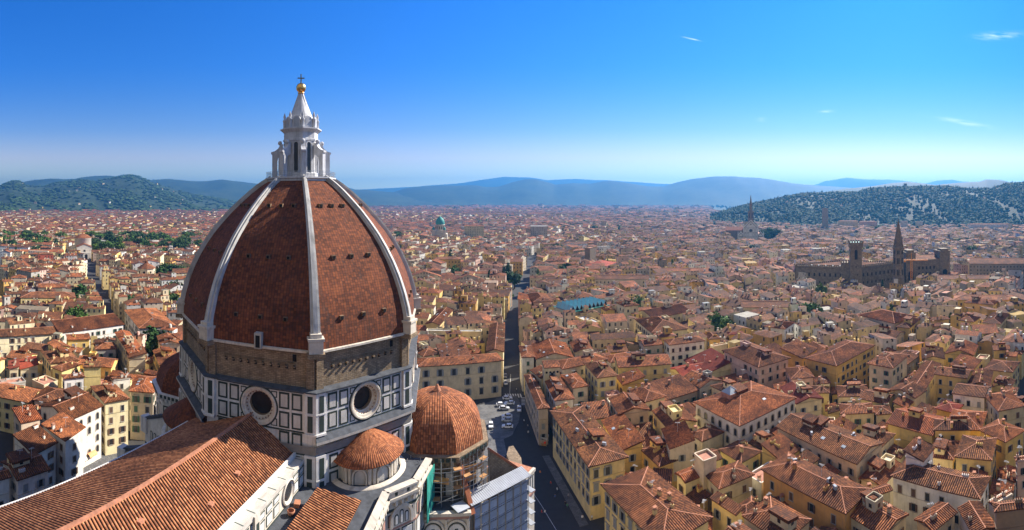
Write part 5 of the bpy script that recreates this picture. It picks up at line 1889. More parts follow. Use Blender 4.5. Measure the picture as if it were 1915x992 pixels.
# ------------------------------------------------------------------ other landmarks
def crenels(mb, a, b, z, step=1.6, w=0.9, h=1.3, t=0.7, mat=0):
    a, b = Vector(a), Vector(b)
    L = (b - a).length
    u = (b - a) / L
    n = max(2, int(L / step))
    for i in range(n + 1):
        p = a + u * (L * i / n)
        mb.box((p.x, p.y, z), (w, t, h), math.atan2(u.y, u.x), mat)


def rot(c, u, x, y):
    return (c[0] + u.x * x - u.y * y, c[1] + u.y * x + u.x * y)


# crenellated stone palace and its tower
bt_ = pol(1600, 425)
u1, u2 = Vector((-0.62, 0.78)), Vector((0.98, -0.10))
BAR = thing('stone_palace', 'brown stone palace with battlements along its walls and a square tower at one corner', 'palace', (bt_.x, bt_.y, 0))
A_, B_, C_ = bt_ + u1 * 58, bt_, bt_ + u2 * 52
D_ = A_ + u2 * 52
mb = MB()
L_ = lambda p: (p[0] - bt_.x, p[1] - bt_.y)
for (a, b) in ((A_, B_), (B_, C_), (C_, D_), (D_, A_)):
    U = (b - a).normalized()
    N = Vector((U.y, -U.x))
    w = (b - a).length
    a0 = Vector(L_(a))
    slab(mb, a0, U, N, 0, w, 0, 25.0, -1.0, 0.0)
    slab(mb, a0, U, N, 0, w, 23.6, 25.0, 0.0, 0.6)
    i = 0.8
    while i < w - 0.8:
        slab(mb, a0, U, N, i - 0.2, i + 0.2, 22.6, 23.6, 0.0, 0.5)
        i += 1.3
    crenels(mb, a0 + N * 0.2, a0 + U * w + N * 0.2, 25.0, 2.2, 1.2, 1.5)
    i = 4.0
    while i < w - 3:
        archslab(mb, a0, U, N, i, 15.5, 1.5, 3.2, 0, 0.08, 1)
        archslab(mb, a0, U, N, i, 8.5, 1.2, 2.4, 0, 0.08, 1)
        i += 5.0
c0 = u1 * 9 + u2 * 6
mb.box((c0.x, c0.y, 0), (17, 12, 29), math.atan2(u1.y, u1.x))
for s in (-1, 1):
    nrm = Vector((-u1.y, u1.x)) * 6 * s
    crenels(mb, c0 + nrm - u1 * 8.3, c0 + nrm + u1 * 8.3, 29, 2.2, 1.2, 1.5)
mb.build('wall', [M['pietra'], M['dark']], BAR)
mb = MB()
rc = [Vector((*L_(p), 0)) for p in (A_, B_, C_, D_)]
m_ = (rc[0] + rc[2]) / 2
inn = [p.lerp(m_, 0.22) for p in rc]
in2 = [p.lerp(m_, 0.55) for p in rc]
rc = [p.lerp(m_, 0.03) for p in rc]
for i in range(4):
    j = (i + 1) % 4
    P = [Vector((*rc[i].xy, 22.6)), Vector((*rc[j].xy, 22.6)), Vector((*inn[j].xy, 25.4)), Vector((*inn[i].xy, 25.4))]
    slope(mb, P, 0)
    P = [Vector((*inn[i].xy, 25.4)), Vector((*inn[j].xy, 25.4)), Vector((*in2[j].xy, 23)), Vector((*in2[i].xy, 23))]
    slope(mb, P, 0)
mb.build('roof', [M['roof'], M['mortar']], BAR)
for k in range(5):
    mb = MB()
    p = rc[0].lerp(rc[1], 0.15 + 0.14 * k).lerp(m_, 0.16)
    mb.box((p.x, p.y, 25.2), (3.0, 2.0, 0.3), 0.7, 0)
    mb.build('skylight', M['sky_glass'], BAR)
TW = MB()
ur = Vector((0.80, -0.6))
arz = math.atan2(ur.y, ur.x)
TW.box((0, 0, 0), (10.6, 10.6, 44.6), arz)
TW.box((0, 0, 43.0), (11.4, 11.4, 1.6), arz)
TW.box((0, 0, 44.6), (12.4, 12.4, 3.0), arz)
for s in range(4):
    a = arz + s * math.pi / 2
    U, N = Vector((math.cos(a), math.sin(a))), Vector((math.sin(a), -math.cos(a)))
    o = N * 5.3
    archslab(TW, o, U, N, 0, 32.5, 2.6, 9.0, 0, 0.05, 1)
    archring(TW, o, U, N, 0, 32.5, 2.6, 9.0, 0.4, 0, 0.15, 0)
    archslab(TW, o, U, N, 0, 25, 0.8, 1.8, 0, 0.05, 1)
    archslab(TW, o, U, N, 1.5, 18, 0.7, 1.6, 0, 0.05, 1)
    o2 = N * 5.7
    crenels(TW, o2 - U * 6.0, o2 + U * 6.0, 47.6, 2.4, 1.3, 1.7)
    for i in range(9):
        slab(TW, o, U, N, -5.2 + i * 1.25, -4.7 + i * 1.25, 43.2, 44.6, 0.4, 0.9, 0)
tw = TW.build('tower', [M['pietra'], M['dark']], BAR)
mb = MB()
mb.box((0, 0, 47.7), (9.5, 9.5, 0.3), arz)
mb.bar((0, 0, 47), (0, 0, 56), 0.15)
mb.build('tower_deck', M['copper'], tw)
occupy([A_ + Vector((-12, -12)), B_ + Vector((-16, -20)), C_ + Vector((4, -18)), D_], 2)

# hexagonal bell tower with a tall spire, white sheeting at its foot
ct = pol(1680, 400)
BAD = thing('bell_tower', 'slender six sided bell tower with a pointed brown spire, white sheeting at its foot', 'bell tower', (ct.x, ct.y, 0))
mb = MB()
mb.lathe([(5.2, 0), (5.2, 20), (4.7, 20.3), (4.6, 30), (4.9, 30.2), (4.5, 30.6), (4.5, 38.5), (4.9, 38.7), (4.5, 39.1), (4.5, 44.0), (5.3, 45.0), (5.3, 45.8), (4.2, 46)], 6, (0, 0, 0), 0.2, 0.2 + 2 * math.pi, 0, smooth=False)
for k in range(6):
    a = 0.2 + (k + 0.5) * math.pi / 3
    N = Vector((math.cos(a), math.sin(a)))
    U = Vector((-N.y, N.x))
    ap = 4.5 * math.cos(math.pi / 6)
    for (z, h) in ((22, 5), (31.8, 5), (40, 3.2)):
        for s in (-0.6, 0.6):
            archslab(mb, N * (ap + (0.1 if z < 30 else 0)), U, N, s, z, 0.8, h, 0, 0.1, 1)
body = mb.build('shaft', [M['pietra'], M['dark']], BAD)
mb = MB()
mb.lathe([(4.3, 46), (3.2, 51), (1.6, 60), (0.12, 69.5)], 6, (0, 0, 0), 0.2, 0.2 + 2 * math.pi, 0, smooth=False)
for k in range(6):
    a = 0.2 + k * math.pi / 3
    mb.bar((4.3 * math.cos(a), 4.3 * math.sin(a), 46), (0, 0, 69.6), 0.35)
    a += math.pi / 6
    N = Vector((math.cos(a), math.sin(a)))
    U = Vector((-N.y, N.x))
    o = N * 3.6
    for s in (-1, 1):
        mb.bar((o.x + U.x * 2 * s, o.y + U.y * 2 * s, 46), (o.x, o.y, 51.5), 0.5, 0.5)
mb.bar((0, 0, 69), (0, 0, 72.5), 0.14)
sp_ = mb.build('spire', [M['brown']], BAD)
mb = MB()
n_ = -ct.normalized()
U = Vector((-n_.y, n_.x))
for (x, z0, z1, w) in ((2.0, 6, 19.5, 3.6), (4.6, 4, 12.5, 2.2)):
    p = n_ * 6.2 - U * x
    mb.box((p.x, p.y, z0), (0.3, w, z1 - z0), math.atan2(n_.y, n_.x))
mb.build('sheeting', M['white'], BAD)
occupy([ct + Vector((-9, -9)), ct + Vector((9, -9)), ct + Vector((9, 9)), ct + Vector((-9, 9))], 2)

# long stone palace with a raised arched pavilion at each end
p0, p1 = pol(1694, 452), pol(1776, 470)
U = (p1 - p0).normalized()
N = Vector((U.y, -U.x))
w = (p1 - p0).length
SF = thing('arched_palace', 'long brown stone palace with a raised arched pavilion at its end behind the crane', 'palace', (p0.x, p0.y, 0), math.atan2(U.y, U.x))
mb = MB()
mb.prism([(0, 0), (w, 0), (w, 22), (0, 22)], 0, 27.5)
mb.prism([(-0.4, -0.7), (w + 0.4, -0.7), (w + 0.4, 0.6), (-0.4, 0.6)], 26.6, 27.6)
X, Y, Ng = Vector((0, 0)), Vector((1, 0)), Vector((0, -1))
for (x0, x1) in ((0, 10), (w - 11, w)):
    mb.prism([(x0, -0.6), (x1, -0.6), (x1, 14), (x0, 14)], 0, 34.5)
    archslab(mb, Vector((0, -0.6)), Y, Ng, (x0 + x1) / 2, 4, 5.0, 13, 0, 0.25, 1)
    archring(mb, Vector((0, -0.6)), Y, Ng, (x0 + x1) / 2, 27.5, 7.5, 6.5, 0.7, 0, 0.6, 0)
    q = [(x0 - 0.5, -0.9), (x1 + 0.5, -0.9), (x1 + 0.5, 14), (x0 - 0.5, 14)]
    mb.prism(q, 34.5, 35.4)
    mb.prism([(x0 + 1.5, -0.5), (x1 - 1.5, -0.5), (x1 - 1.5, 10), (x0 + 1.5, 10)], 35.4, 37.4)
for i in range(int((w - 24) / 4)):
    for z in (5, 12, 18):
        slab(mb, X, Y, Ng, 13 + i * 4, 14.6 + i * 4, z, z + 2.8, 0, 0.1, 1)
mb.build('wall', [M['pietra'], M['dark']], SF)
mb = MB()
slope(mb, [Vector((0, 0.6, 27.7)), Vector((w, 0.6, 27.7)), Vector((w, 11, 30.5)), Vector((0, 11, 30.5))], 0)
slope(mb, [Vector((w, 22.6, 27.7)), Vector((0, 22.6, 27.7)), Vector((0, 11, 30.5)), Vector((w, 11, 30.5))], 0)
mb.build('roof', [M['roof'], M['mortar']], SF)
occupy([p0 - N * 0, p1 - N * 0, p1 - N * -24 * -1, p0 - N * 24], 2)
# orange tower crane
cc = pol(1704.5, 425)
CRN = thing('tower_crane', 'orange lattice tower crane beside the slender bell tower', 'crane', (cc.x, cc.y, 0), math.atan2(-cc.x, cc.y) * 1.0)


def lattice(mb, a, b, s, n):
    a, b = Vector(a), Vector(b)
    d = (b - a).normalized()
    x = d.cross(Vector((0, 0, 1)))
    x = x.normalized() if x.length > 1e-3 else Vector((1, 0, 0))
    y = x.cross(d)
    cs = [x * i * s / 2 + y * j * s / 2 for i, j in ((-1, -1), (1, -1), (1, 1), (-1, 1))]
    for c in cs:
        mb.bar(a + c, b + c, 0.28)
    for k in range(n):
        p, q = a.lerp(b, k / n), a.lerp(b, (k + 1) / n)
        for i in range(4):
            mb.bar(p + cs[i], q + cs[(i + 1) % 4], 0.18)


mb = MB()
lattice(mb, (0, 0, 0), (0, 0, 31), 1.7, 16)
mast = mb.build('mast', M['orange'], CRN)
mb = MB()
lattice(mb, (-7, 0, 31.5), (15, 0, 31.5), 1.0, 12)
mb.bar((0, 0, 31), (0, 0, 38), 0.5)
mb.bar((0, 0, 37.8), (13, 0, 32), 0.12)
mb.bar((0, 0, 37.8), (-6.5, 0, 32), 0.12)
mb.box((-6, 0, 29.4), (2, 1.2, 1.8), 0)
mb.build('jib', M['orange'], CRN)

# white gothic church with a brown spire
fc = pol(1404, 900)
fn = -fc.normalized()
SCR = thing('white_church', 'distant white marble church front with three gables and a brown needle spire behind', 'church', (fc.x, fc.y, 0), math.atan2(fn.x, -fn.y))
mb = MB()
for (x0, x1, ze_, zp) in ((-13.5, 13.5, 34, 47.5), (-24.5, -13.5, 17.5, 25.5), (13.5, 24.5, 17.5, 25.5)):
    m = (x0 + x1) / 2
    pts = [(x0, 0), (x1, 0), (x1, ze_), (m, zp), (x0, ze_)]
    for y in (0, 3):
        mb.face([(x, y, z) for x, z in pts])
    for i in range(5):
        j = (i + 1) % 5
        mb.face([(pts[i][0], 0, pts[i][1]), (pts[j][0], 0, pts[j][1]), (pts[j][0], 3, pts[j][1]), (pts[i][0], 3, pts[i][1])])
    for (a, b) in (((x0, ze_), (m, zp)), ((m, zp), (x1, ze_))):
        mb.bar((a[0], -0.4, a[1]), (b[0], -0.4, b[1]), 1.0, 1.6, 0)
        mb.bar((a[0], -0.25, a[1] - 2.2), (b[0], -0.25, b[1] - 2.2), 0.5, 0.8, 1)
    for x in (x0, x1):
        mb.box((x, -0.3, 0), (1.8, 1.8, ze_ + 4))
        mb.lathe([(0.9, 0), (0.05, 5)], 6, (x, -0.3, ze_ + 4))
    n = max(1, int((x1 - x0) / 5))
    for i in range(n):
        a = x0 + (i + 0.5) * (x1 - x0) / n
        zs = [(4, 9), (10, 14.5)] + ([(17, 22), (24, 31)] if ze_ > 20 else [])
        for (z0, z1) in zs:
            if abs(a) < 4 and 20 < z1 < 32:
                continue
            slab(mb, X, Y, Ng, a - 1.9, a + 1.9, z0, z1, 0, 0.12, 1)
            slab(mb, X, Y, Ng, a - 1.5, a + 1.5, z0 + 0.4, z1 - 0.4, 0, 0.2, 0)
    for z in (15.5, 23 if ze_ > 20 else 16.2, 32.5 if ze_ > 20 else 16.2):
        slab(mb, X, Y, Ng, x0, x1, z, z + 0.5, 0, 0.25, 1)
front = mb.build('front', [M['white'], M['green']], SCR)
mb = MB()
mb.face([(3.1 * math.cos(t * math.pi / 12), -0.3, 27.5 + 3.1 * math.sin(t * math.pi / 12)) for t in range(24)], 0)
mb.build('rose_window', M['glass'], front)
mb = MB()
mb.face([(1.3 * math.cos(t * math.pi / 8), -0.3, 39.5 + 1.3 * math.sin(t * math.pi / 8)) for t in range(16)], 0)
mb.build('round_window', M['glass'], front)
for xx in (-19, 0, 19):
    mb = MB()
    archslab(mb, X, Y, Ng, xx, 0, 3.6, 9, 0.1, 0.3, 0)
    mb.build('door', M['glass'], front)
mb = MB()
mb.prism([(-12, 3), (12, 3), (12, 90), (-12, 90)], 0, 30)
mb.prism([(-24, 3.2), (-12, 3.2), (-12, 85), (-24, 85)], 0, 16)
mb.prism([(12, 3.2), (24, 3.2), (24, 85), (12, 85)], 0, 16)
mb.prism([(-52, 60), (-12, 60), (-12, 84), (-52, 84)], 0, 24)
for i in range(9):
    mb.box((-24.6, 8 + i * 8.5, 0), (1.4, 1.4, 17))
body = mb.build('nave', M['pietra'], SCR)
mb = MB()
for s in (-1, 1):
    slope(mb, [Vector((s * 12.6, 3, 30)), Vector((s * 12.6, 91, 30)), Vector((0, 91, 39)), Vector((0, 3, 39))], 0)
    slope(mb, [Vector((s * 24.6, 3.2, 16)), Vector((s * 24.6, 85, 16)), Vector((s * 12, 85, 21)), Vector((s * 12, 3.2, 21))], 0)
    slope(mb, [Vector((-53, 72 + s * 12.5, 24)), Vector((-12, 72 + s * 12.5, 24)), Vector((-12, 72, 31)), Vector((-53, 72, 31))], 0)
mb.build('roof', [M['rust'], M['mortar']], body)
mb = MB()
mb.box((0, 96, 0), (8.2, 8.2, 63), 0.785)
mb.lathe([(4.6, 63), (3.2, 66), (3.2, 78), (3.8, 79), (2.6, 80), (0.1, 98)], 8, (0, 96, 0))
for k in range(4):
    a = k * math.pi / 2
    N = Vector((math.cos(a), math.sin(a)))
    U = Vector((-N.y, N.x))
    r = 4.1
    a2 = a + 0.785
    N = Vector((math.cos(a2), math.sin(a2)))
    U = Vector((-N.y, N.x))
    archslab(mb, Vector((0, 96)) + N * r, U, N, 0, 48, 2.4, 11, 0, 0.1, 1)
mb.build('campanile', [M['pietra'], M['dark']], SCR)
occupy([fc + fn * 60 + Vector((-20, 20)), fc + fn * 60 + Vector((20, -20)), fc + Vector((25, -35)), fc + Vector((-45, 14))], 2)
occupy([fc + Vector((-45, -14)), fc + Vector((25, -35)), fc + Vector((110, 60)), fc + Vector((20, 110))], 2)

# synagogue with a green dome
sc = pol(823, 900)
SYN = thing('domed_temple', 'pale temple with a tall green copper dome in the distance right of the great dome', 'temple', (sc.x, sc.y, 0))
mb = MB()
mb.box((0, 0, 0), (28, 32, 22), 0.1)
mb.box((0, 0, 22), (20, 20, 6), 0.1)
mb.lathe([(9, 28), (9, 38), (9.6, 38.4), (9.6, 39.4), (8.4, 39.6)], 16, (0, 0, 0), mat=0)
for k in range(12):
    a = k * math.pi / 6
    N = Vector((math.cos(a), math.sin(a)))
    U = Vector((-N.y, N.x))
    archslab(mb, N * 8.95, U, N, 0, 30.5, 1.5, 5.5, 0, 0.2, 1)
for s in (-1, 1):
    mb.box((10.5 * s, -14.5, 0), (6, 6, 30), 0.1)
    mb.lathe([(3.2, 30), (2.8, 33), (1.5, 35), (0.05, 36)], 10, (10.5 * s, -14.5, 0), mat=2)
for i in range(6):
    archslab(mb, Vector((0, -15.9)), Vector((1, 0)), Vector((0, -1)), -11 + i * 4.2, 9, 2, 7, 0, 0.3, 1)
mb.build('hall', [M['cream'], M['glass'], M['copper']], SYN)
mb = MB()
mb.lathe([(8.6, 39.4), (8.9, 41), (8.8, 44), (7.9, 47.5), (6.0, 50.5), (3.4, 53), (1.2, 54.6), (0.5, 56), (0.05, 58)], 20)
mb.build('dome', M['copper'], SYN)
occupy([sc + Vector((-18, -20)), sc + Vector((18, -20)), sc + Vector((18, 20)), sc + Vector((-18, 20))], 2)

# round church with a shallow tiled dome at the end of the straight street
ac_ = pol(155, 720)
ANN = thing('rotunda_church', 'large cream round church with a shallow tiled dome at the end of the straight street', 'church', (ac_.x, ac_.y, 0), R(57))
mb = MB()
mb.lathe([(13, 0), (13, 27), (13.6, 27.5), (13.6, 28.3), (12, 28.5)], 24)
mb.prism([(-11, -34), (11, -34), (11, -8), (-11, -8)], 0, 17)
mb.face([(-11, -34, 17), (11, -34, 17), (0, -34, 21.5)])
slab(mb, Vector((0, -34)), Vector((1, 0)), Vector((0, -1)), -1.5, 1.5, 10, 13, 0, 0.1, 1)
for i in range(5):
    archslab(mb, Vector((-18 + i * 5, -42)), Vector((1, 0)), Vector((0, -1)), 0, 0, 3.6, 7.5, 0, 0.3, 1)
mb.prism([(-22, -42), (8, -42), (8, -35), (-22, -35)], 0, 10)
mb.build('drum', [M['cream'], M['dark']], ANN)
mb = MB()
mb.lathe([(13.8, 28.2), (10, 31.2), (5, 33.6), (1.2, 34.6), (1.2, 36), (0.05, 37)], 24)
for s in (-1, 1):
    slope(mb, [Vector((s * 11.6, -34.5, 17)), Vector((s * 11.6, -8, 17)), Vector((0, -8, 21.6)), Vector((0, -34.5, 21.6))], 0)
mb.build('roof', [M['roof'], M['mortar']], ANN)
occupy([ac_ + Vector((-24, -34)), ac_ + Vector((40, -34)), ac_ + Vector((40, 16)), ac_ + Vector((-24, 16))], 2)
# small octagonal rotunda
oc_ = pol(274, 455)
OCT = thing('octagonal_chapel', 'small eight sided cream chapel with a pyramid tile roof left of the great dome', 'chapel', (oc_.x, oc_.y, 0))
mb = MB()
mb.lathe([(13.5, 0), (13.5, 11), (14, 11.3), (14, 11.6)], 8, a0=0.1, a1=0.1 + 2 * math.pi, smooth=False)
mb.lathe([(8.6, 11), (8.6, 19.5), (9.2, 19.9), (9.2, 20.2)], 8, a0=0.1, a1=0.1 + 2 * math.pi, smooth=False)
for k in range(8):
    a = 0.1 + (k + 0.5) * math.pi / 4
    N = Vector((math.cos(a), math.sin(a)))
    U = Vector((-N.y, N.x))
    o = N * (8.6 * math.cos(math.pi / 8))
    mb.face([(o.x + U.x * 1.1 * math.cos(t) + N.x * 0.08, o.y + U.y * 1.1 * math.cos(t) + N.y * 0.08, 16.5 + 1.1 * math.sin(t)) for t in [i * math.pi / 8 for i in range(16)]], 1)
mb.build('wall', [M['wall'], M['dark']], OCT).color = (0.66, 0.55, 0.38, 1)
mb = MB()
mb.lathe([(14.2, 11.6), (8.6, 14.2)], 8, a0=0.1, a1=0.1 + 2 * math.pi, smooth=False)
mb.lathe([(9.5, 20.1), (1.4, 25), (1.4, 26.6), (0.05, 27.6)], 8, a0=0.1, a1=0.1 + 2 * math.pi, smooth=False)
mb.build('roof', [M['roof']], OCT)
occupy([oc_ + Vector((-14, -14)), oc_ + Vector((14, -14)), oc_ + Vector((14, 14)), oc_ + Vector((-14, 14))], 2)

# blue sawtooth glass roof
q = rect3('V4', (565, 655), (640, 735), (1075, 655), 17.0, 'v')
q_c = sum(q, Vector((0, 0))) / 4
e1, e2 = (q[1] - q[0]), (q[3] - q[0])
if e1.length < e2.length:
    e1, e2 = e2, e1
SAW = thing('sawtooth_building', 'low building under a sawtooth roof of blue glass panels', 'building', (q_c.x, q_c.y, 0), math.atan2(e1.y, e1.x))
lx, ly = e1.length / 2, max(8.0, e2.length / 2)
mb = MB()
mb.prism([(-lx, -ly), (lx, -ly), (lx, ly), (-lx, ly)], 0, 16.2)
for (a, b) in (((-lx, -ly), (lx, -ly)), ((-lx, ly), (lx, ly))):
    mb.bar((a[0], a[1], 16.4), (b[0], b[1], 16.4), 0.8, 0.6, 1)
mb.build('wall', [M['wall'], M['copper']], SAW).color = (0.4, 0.38, 0.3, 1)
ns = 9
for i in range(ns):
    x0, x1 = -lx + 1 + i * (2 * lx - 2) / ns, -lx + 1 + (i + 1) * (2 * lx - 2) / ns
    mb = MB()
    for (s, m) in ((-1, 0), (1, 1)):
        xm = (x0 + x1) / 2
        pts = [(x0 if s < 0 else x1, -ly + 1, 16.4), (xm, -ly + 1, 19.8), (xm, ly - 1, 19.8), (x0 if s < 0 else x1, ly - 1, 16.4)]
        mb.face(pts, 0)
        for k in range(5):
            a, b = Vector(pts[0]).lerp(Vector(pts[3]), k / 4), Vector(pts[1]).lerp(Vector(pts[2]), k / 4)
            mb.bar(a, b, 0.22, 0.22, 1)
    for yy in (-ly + 1, ly - 1):
        mb.face([(x0, yy, 16.4), (x1, yy, 16.4), ((x0 + x1) / 2, yy, 19.8)], 2)
    mb.build('glass_ridge', [M['blueglass'], M['metal'], M['dark']], SAW)
occupy(q, 2)
# glass pyramid on the arched palazzo is part of that house
pal = [h for h in HOUSES if h[5].startswith('huge pale')][0]
mb = MB()
mb.box((-4, 3.5, 18.0), (4.6, 4.6, 2.4), 0, 0)
for k in range(4):
    a = math.pi / 4 + k * math.pi / 2
    b = a + math.pi / 2
    r = 3.1
    mb.face([(-4 + r * math.cos(a), 3.5 + r * math.sin(a), 20.4), (-4 + r * math.cos(b), 3.5 + r * math.sin(b), 20.4), (-4, 3.5, 22.4)], 1)
    mb.bar((-4 + r * math.cos(a), 3.5 + r * math.sin(a), 20.4), (-4, 3.5, 22.4), 0.15, 0.15, 2)
mb.build('glass_pyramid', [M['terrace'], M['sky_glass'], M['metal']], pal[0])

# towers standing among the nearest roofs
def turret(label, t, A, B, C, z, z0, col, kind):
    q = rect3(t, A, B, C, z)
    return house(label, q, z, kind, col, z0=z0, rows=1, over=0.25, bands=False, chim=0, near=1, group=None, name='turret', win=(kind != 'flat'), deck='terrace')


T_ = turret('pale roof turret with four round openings and a small tiled top', 'T4', (215, 545), (258, 582), (398, 572), 19.5, 8, 'cream', 'shed')
hx, hy = T_[2][0], T_[2][1]
for i in range(4):
    mb = MB()
    x = -hx * 0.66 + i * hx * 0.44
    mb.face([(x + 0.45 * math.cos(t * math.pi / 8), -hy + 0.12, 17.6 + 0.45 * math.sin(t * math.pi / 8)) for t in range(16)], 0)
    mb.build('round_opening', M['dark'], T_[0])
turret('bare grey plaster tower with a ruined corner rising from the dark roof', 'T1', (1180, 180), (1245, 345), (1420, 250), 15.5, 6, 'beige', 'shed')
turret('small open terrace box with a terracotta floor on the hipped roof', 'T2', (70, 395), (150, 465), (290, 440), 17.5, 8, 'beige', 'flat')
turret('square stone tower stub standing among yellow houses on the right', 'X2', (1520, 820), (1600, 830), (1668, 800), 19.0, 0, 'stone', 'flat')
turret('old brown stone tower in the middle distance beside a white house', 'V4', (815, 25), (860, 32), (925, 18), 27.0, 0, 'brown', 'flat')

# riverside and hill buildings
def block(label, x0, x1, ytop, d, depth, col, kind='hip', name='riverside_palazzo', cat='palazzo', z=None, wr=True):
    z = z or zat(ytop, d)
    a, b = pol(x0, d), pol(x1, d)
    m = (a + b) / 2
    n = m.normalized() * depth
    return house(label, [a, b, b + n, a + n], z, kind, col, near=0, group=None, name=name, cat=cat, win=wr, over=0.3, chim=0)


block('long white riverside palazzo with rows of windows near the right edge', 1810, 1885, 420, 1180, 16, 'white')
block('pale row of riverside houses below the wooded hill', 1567, 1605, 414, 1290, 16, 'cream')
block('salmon riverside palace beside the pale row below the hill', 1606, 1640, 415, 1290, 16, 'pink')
for (x0_, x1_, yt_, d_, dp_, col_, rf_, lab_) in (
        (1112, 1215, 522, 420, 15, 'beige', 'gable', 'long brown roofed building behind the sawtooth glass roof'),
        (1238, 1325, 507, 470, 15, 'cream', 'gable', 'long cream building right of the wide red hall roof'),
        (1385, 1475, 575, 300, 15, 'cream', 'gable', 'long palace with tall windows above the pink palazzo'),
        (800, 868, 522, 430, 14, 'beige', 'gable', 'long convent roof just right of the great dome'),
        (868, 932, 556, 340, 14, 'cream', 'gable', 'long low roof left of the far street end'),
        (1012, 1082, 472, 650, 18, 'pale yellow', 'hip', 'broad yellow building straight beyond the street end'),
        (1490, 1560, 457, 760, 20, 'beige', 'hip', 'broad beige palace left above the battlemented tower'),
        (1120, 1228, 457, 780, 20, 'white', 'gable', 'very long pale building far beyond the sawtooth roof'),
        (1752, 1850, 522, 420, 16, 'cream', 'gable', 'long cream building right of the arched stone palace'),
        (1782, 1900, 561, 320, 15, 'yellow', 'hip', 'long yellow palace near the right edge below the market hall'),
        (18, 120, 471, 640, 16, 'pale yellow', 'gable', 'long pale yellow convent at the far left before the park'),
        (228, 330, 456, 760, 18, 'cream', 'gable', 'long cream hospital wing left of the great dome')):
    block(lab_, x0_, x1_, yt_, d_, dp_, col_, rf_, 'long_building', 'building')
block('twin towered building wrapped in white sheeting by the river, its near tower', 1684, 1698, 414, 1230, 14, 'white', 'flat', 'wrapped_tower', 'tower')
block('twin towered building wrapped in white sheeting by the river, its far tower', 1712, 1726, 415, 1230, 14, 'white', 'flat', 'wrapped_tower', 'tower')
block('tall grey stone gate tower at the foot of the wooded hill', 1537, 1549, 390, 1240, 16, 'stone', 'flat', 'gate_tower', 'tower', wr=False)
block('long orange roofed barracks beside the park at the left edge', 10, 65, 444, 900, 22, 'yellow', 'gable', 'barracks', 'building')
block('red plastered house in the left middle distance', 71, 100, 476, 560, 12, 'red')
block('long cream convent with dark loggia openings beside the straight street', 38, 142, 561, 330, 16, 'pale yellow', 'hip', 'convent', 'building', z=17.0)
block('white house with blue shutters in the left middle distance', 87, 112, 508, 430, 12, 'white', z=19.0)
block('grey office block with a curved white roof edge in the far city', 992, 1024, 424, 900, 30, 'grey', 'flat', 'office_block', 'office')
block('long pale museum wing under orange tiles left of the office block', 868, 905, 423, 930, 14, 'cream', 'gable', 'museum_wing', 'building')
block('yellow villa with two cypresses before it right of the great dome', 812, 862, 476, 520, 16, 'ochre', z=20)
block('long low cloister wing running behind the dark conifers', 850, 930, 512, 470, 10, 'white', 'gable', 'cloister_wing', 'building', z=12)
block('big brown market hall roof near the right edge', 1812, 1925, 466, 470, 26, 'stone', 'gable', 'market_hall', 'hall', z=22)
for (x, y0, y1, d, lab) in ((1693, 345, 352, 1960, 'hilltop stone tower house on the skyline of the wooded hill'),):
    zb = zat(352.5, d)
    p = pol(x, d)
    t = thing('hill_tower', lab, 'tower', (p.x, p.y, zb - 3))
    mb = MB()
    mb.box((0, 0, 0), (11, 11, 22), -0.6)
    mb.box((0, 0, 22), (12, 12, 1.2), -0.6)
    mb.build('shaft', M['pietra'], t)
    mb = MB()
    mb.box((48, -20, 0), (62, 20, 9), -0.6)
    mb.build('wing', M['pinkm'], t)
# ------------------------------------------------------------------ trees
q = NT('leaves')
n = q.noise(q.pos(), 0.9, 3)
c = q.ramp(n, [(0.3, (0.026, 0.05, 0.014)), (0.55, (0.055, 0.10, 0.025)), (0.75, (0.10, 0.155, 0.04))])
c = q.mix(1.0, c, q.tint(), 'MULTIPLY')
M['leaf'] = q.out(q.mix(1.0, c, q.ocol(), 'MULTIPLY'))
nprnd = np.random.RandomState(5)


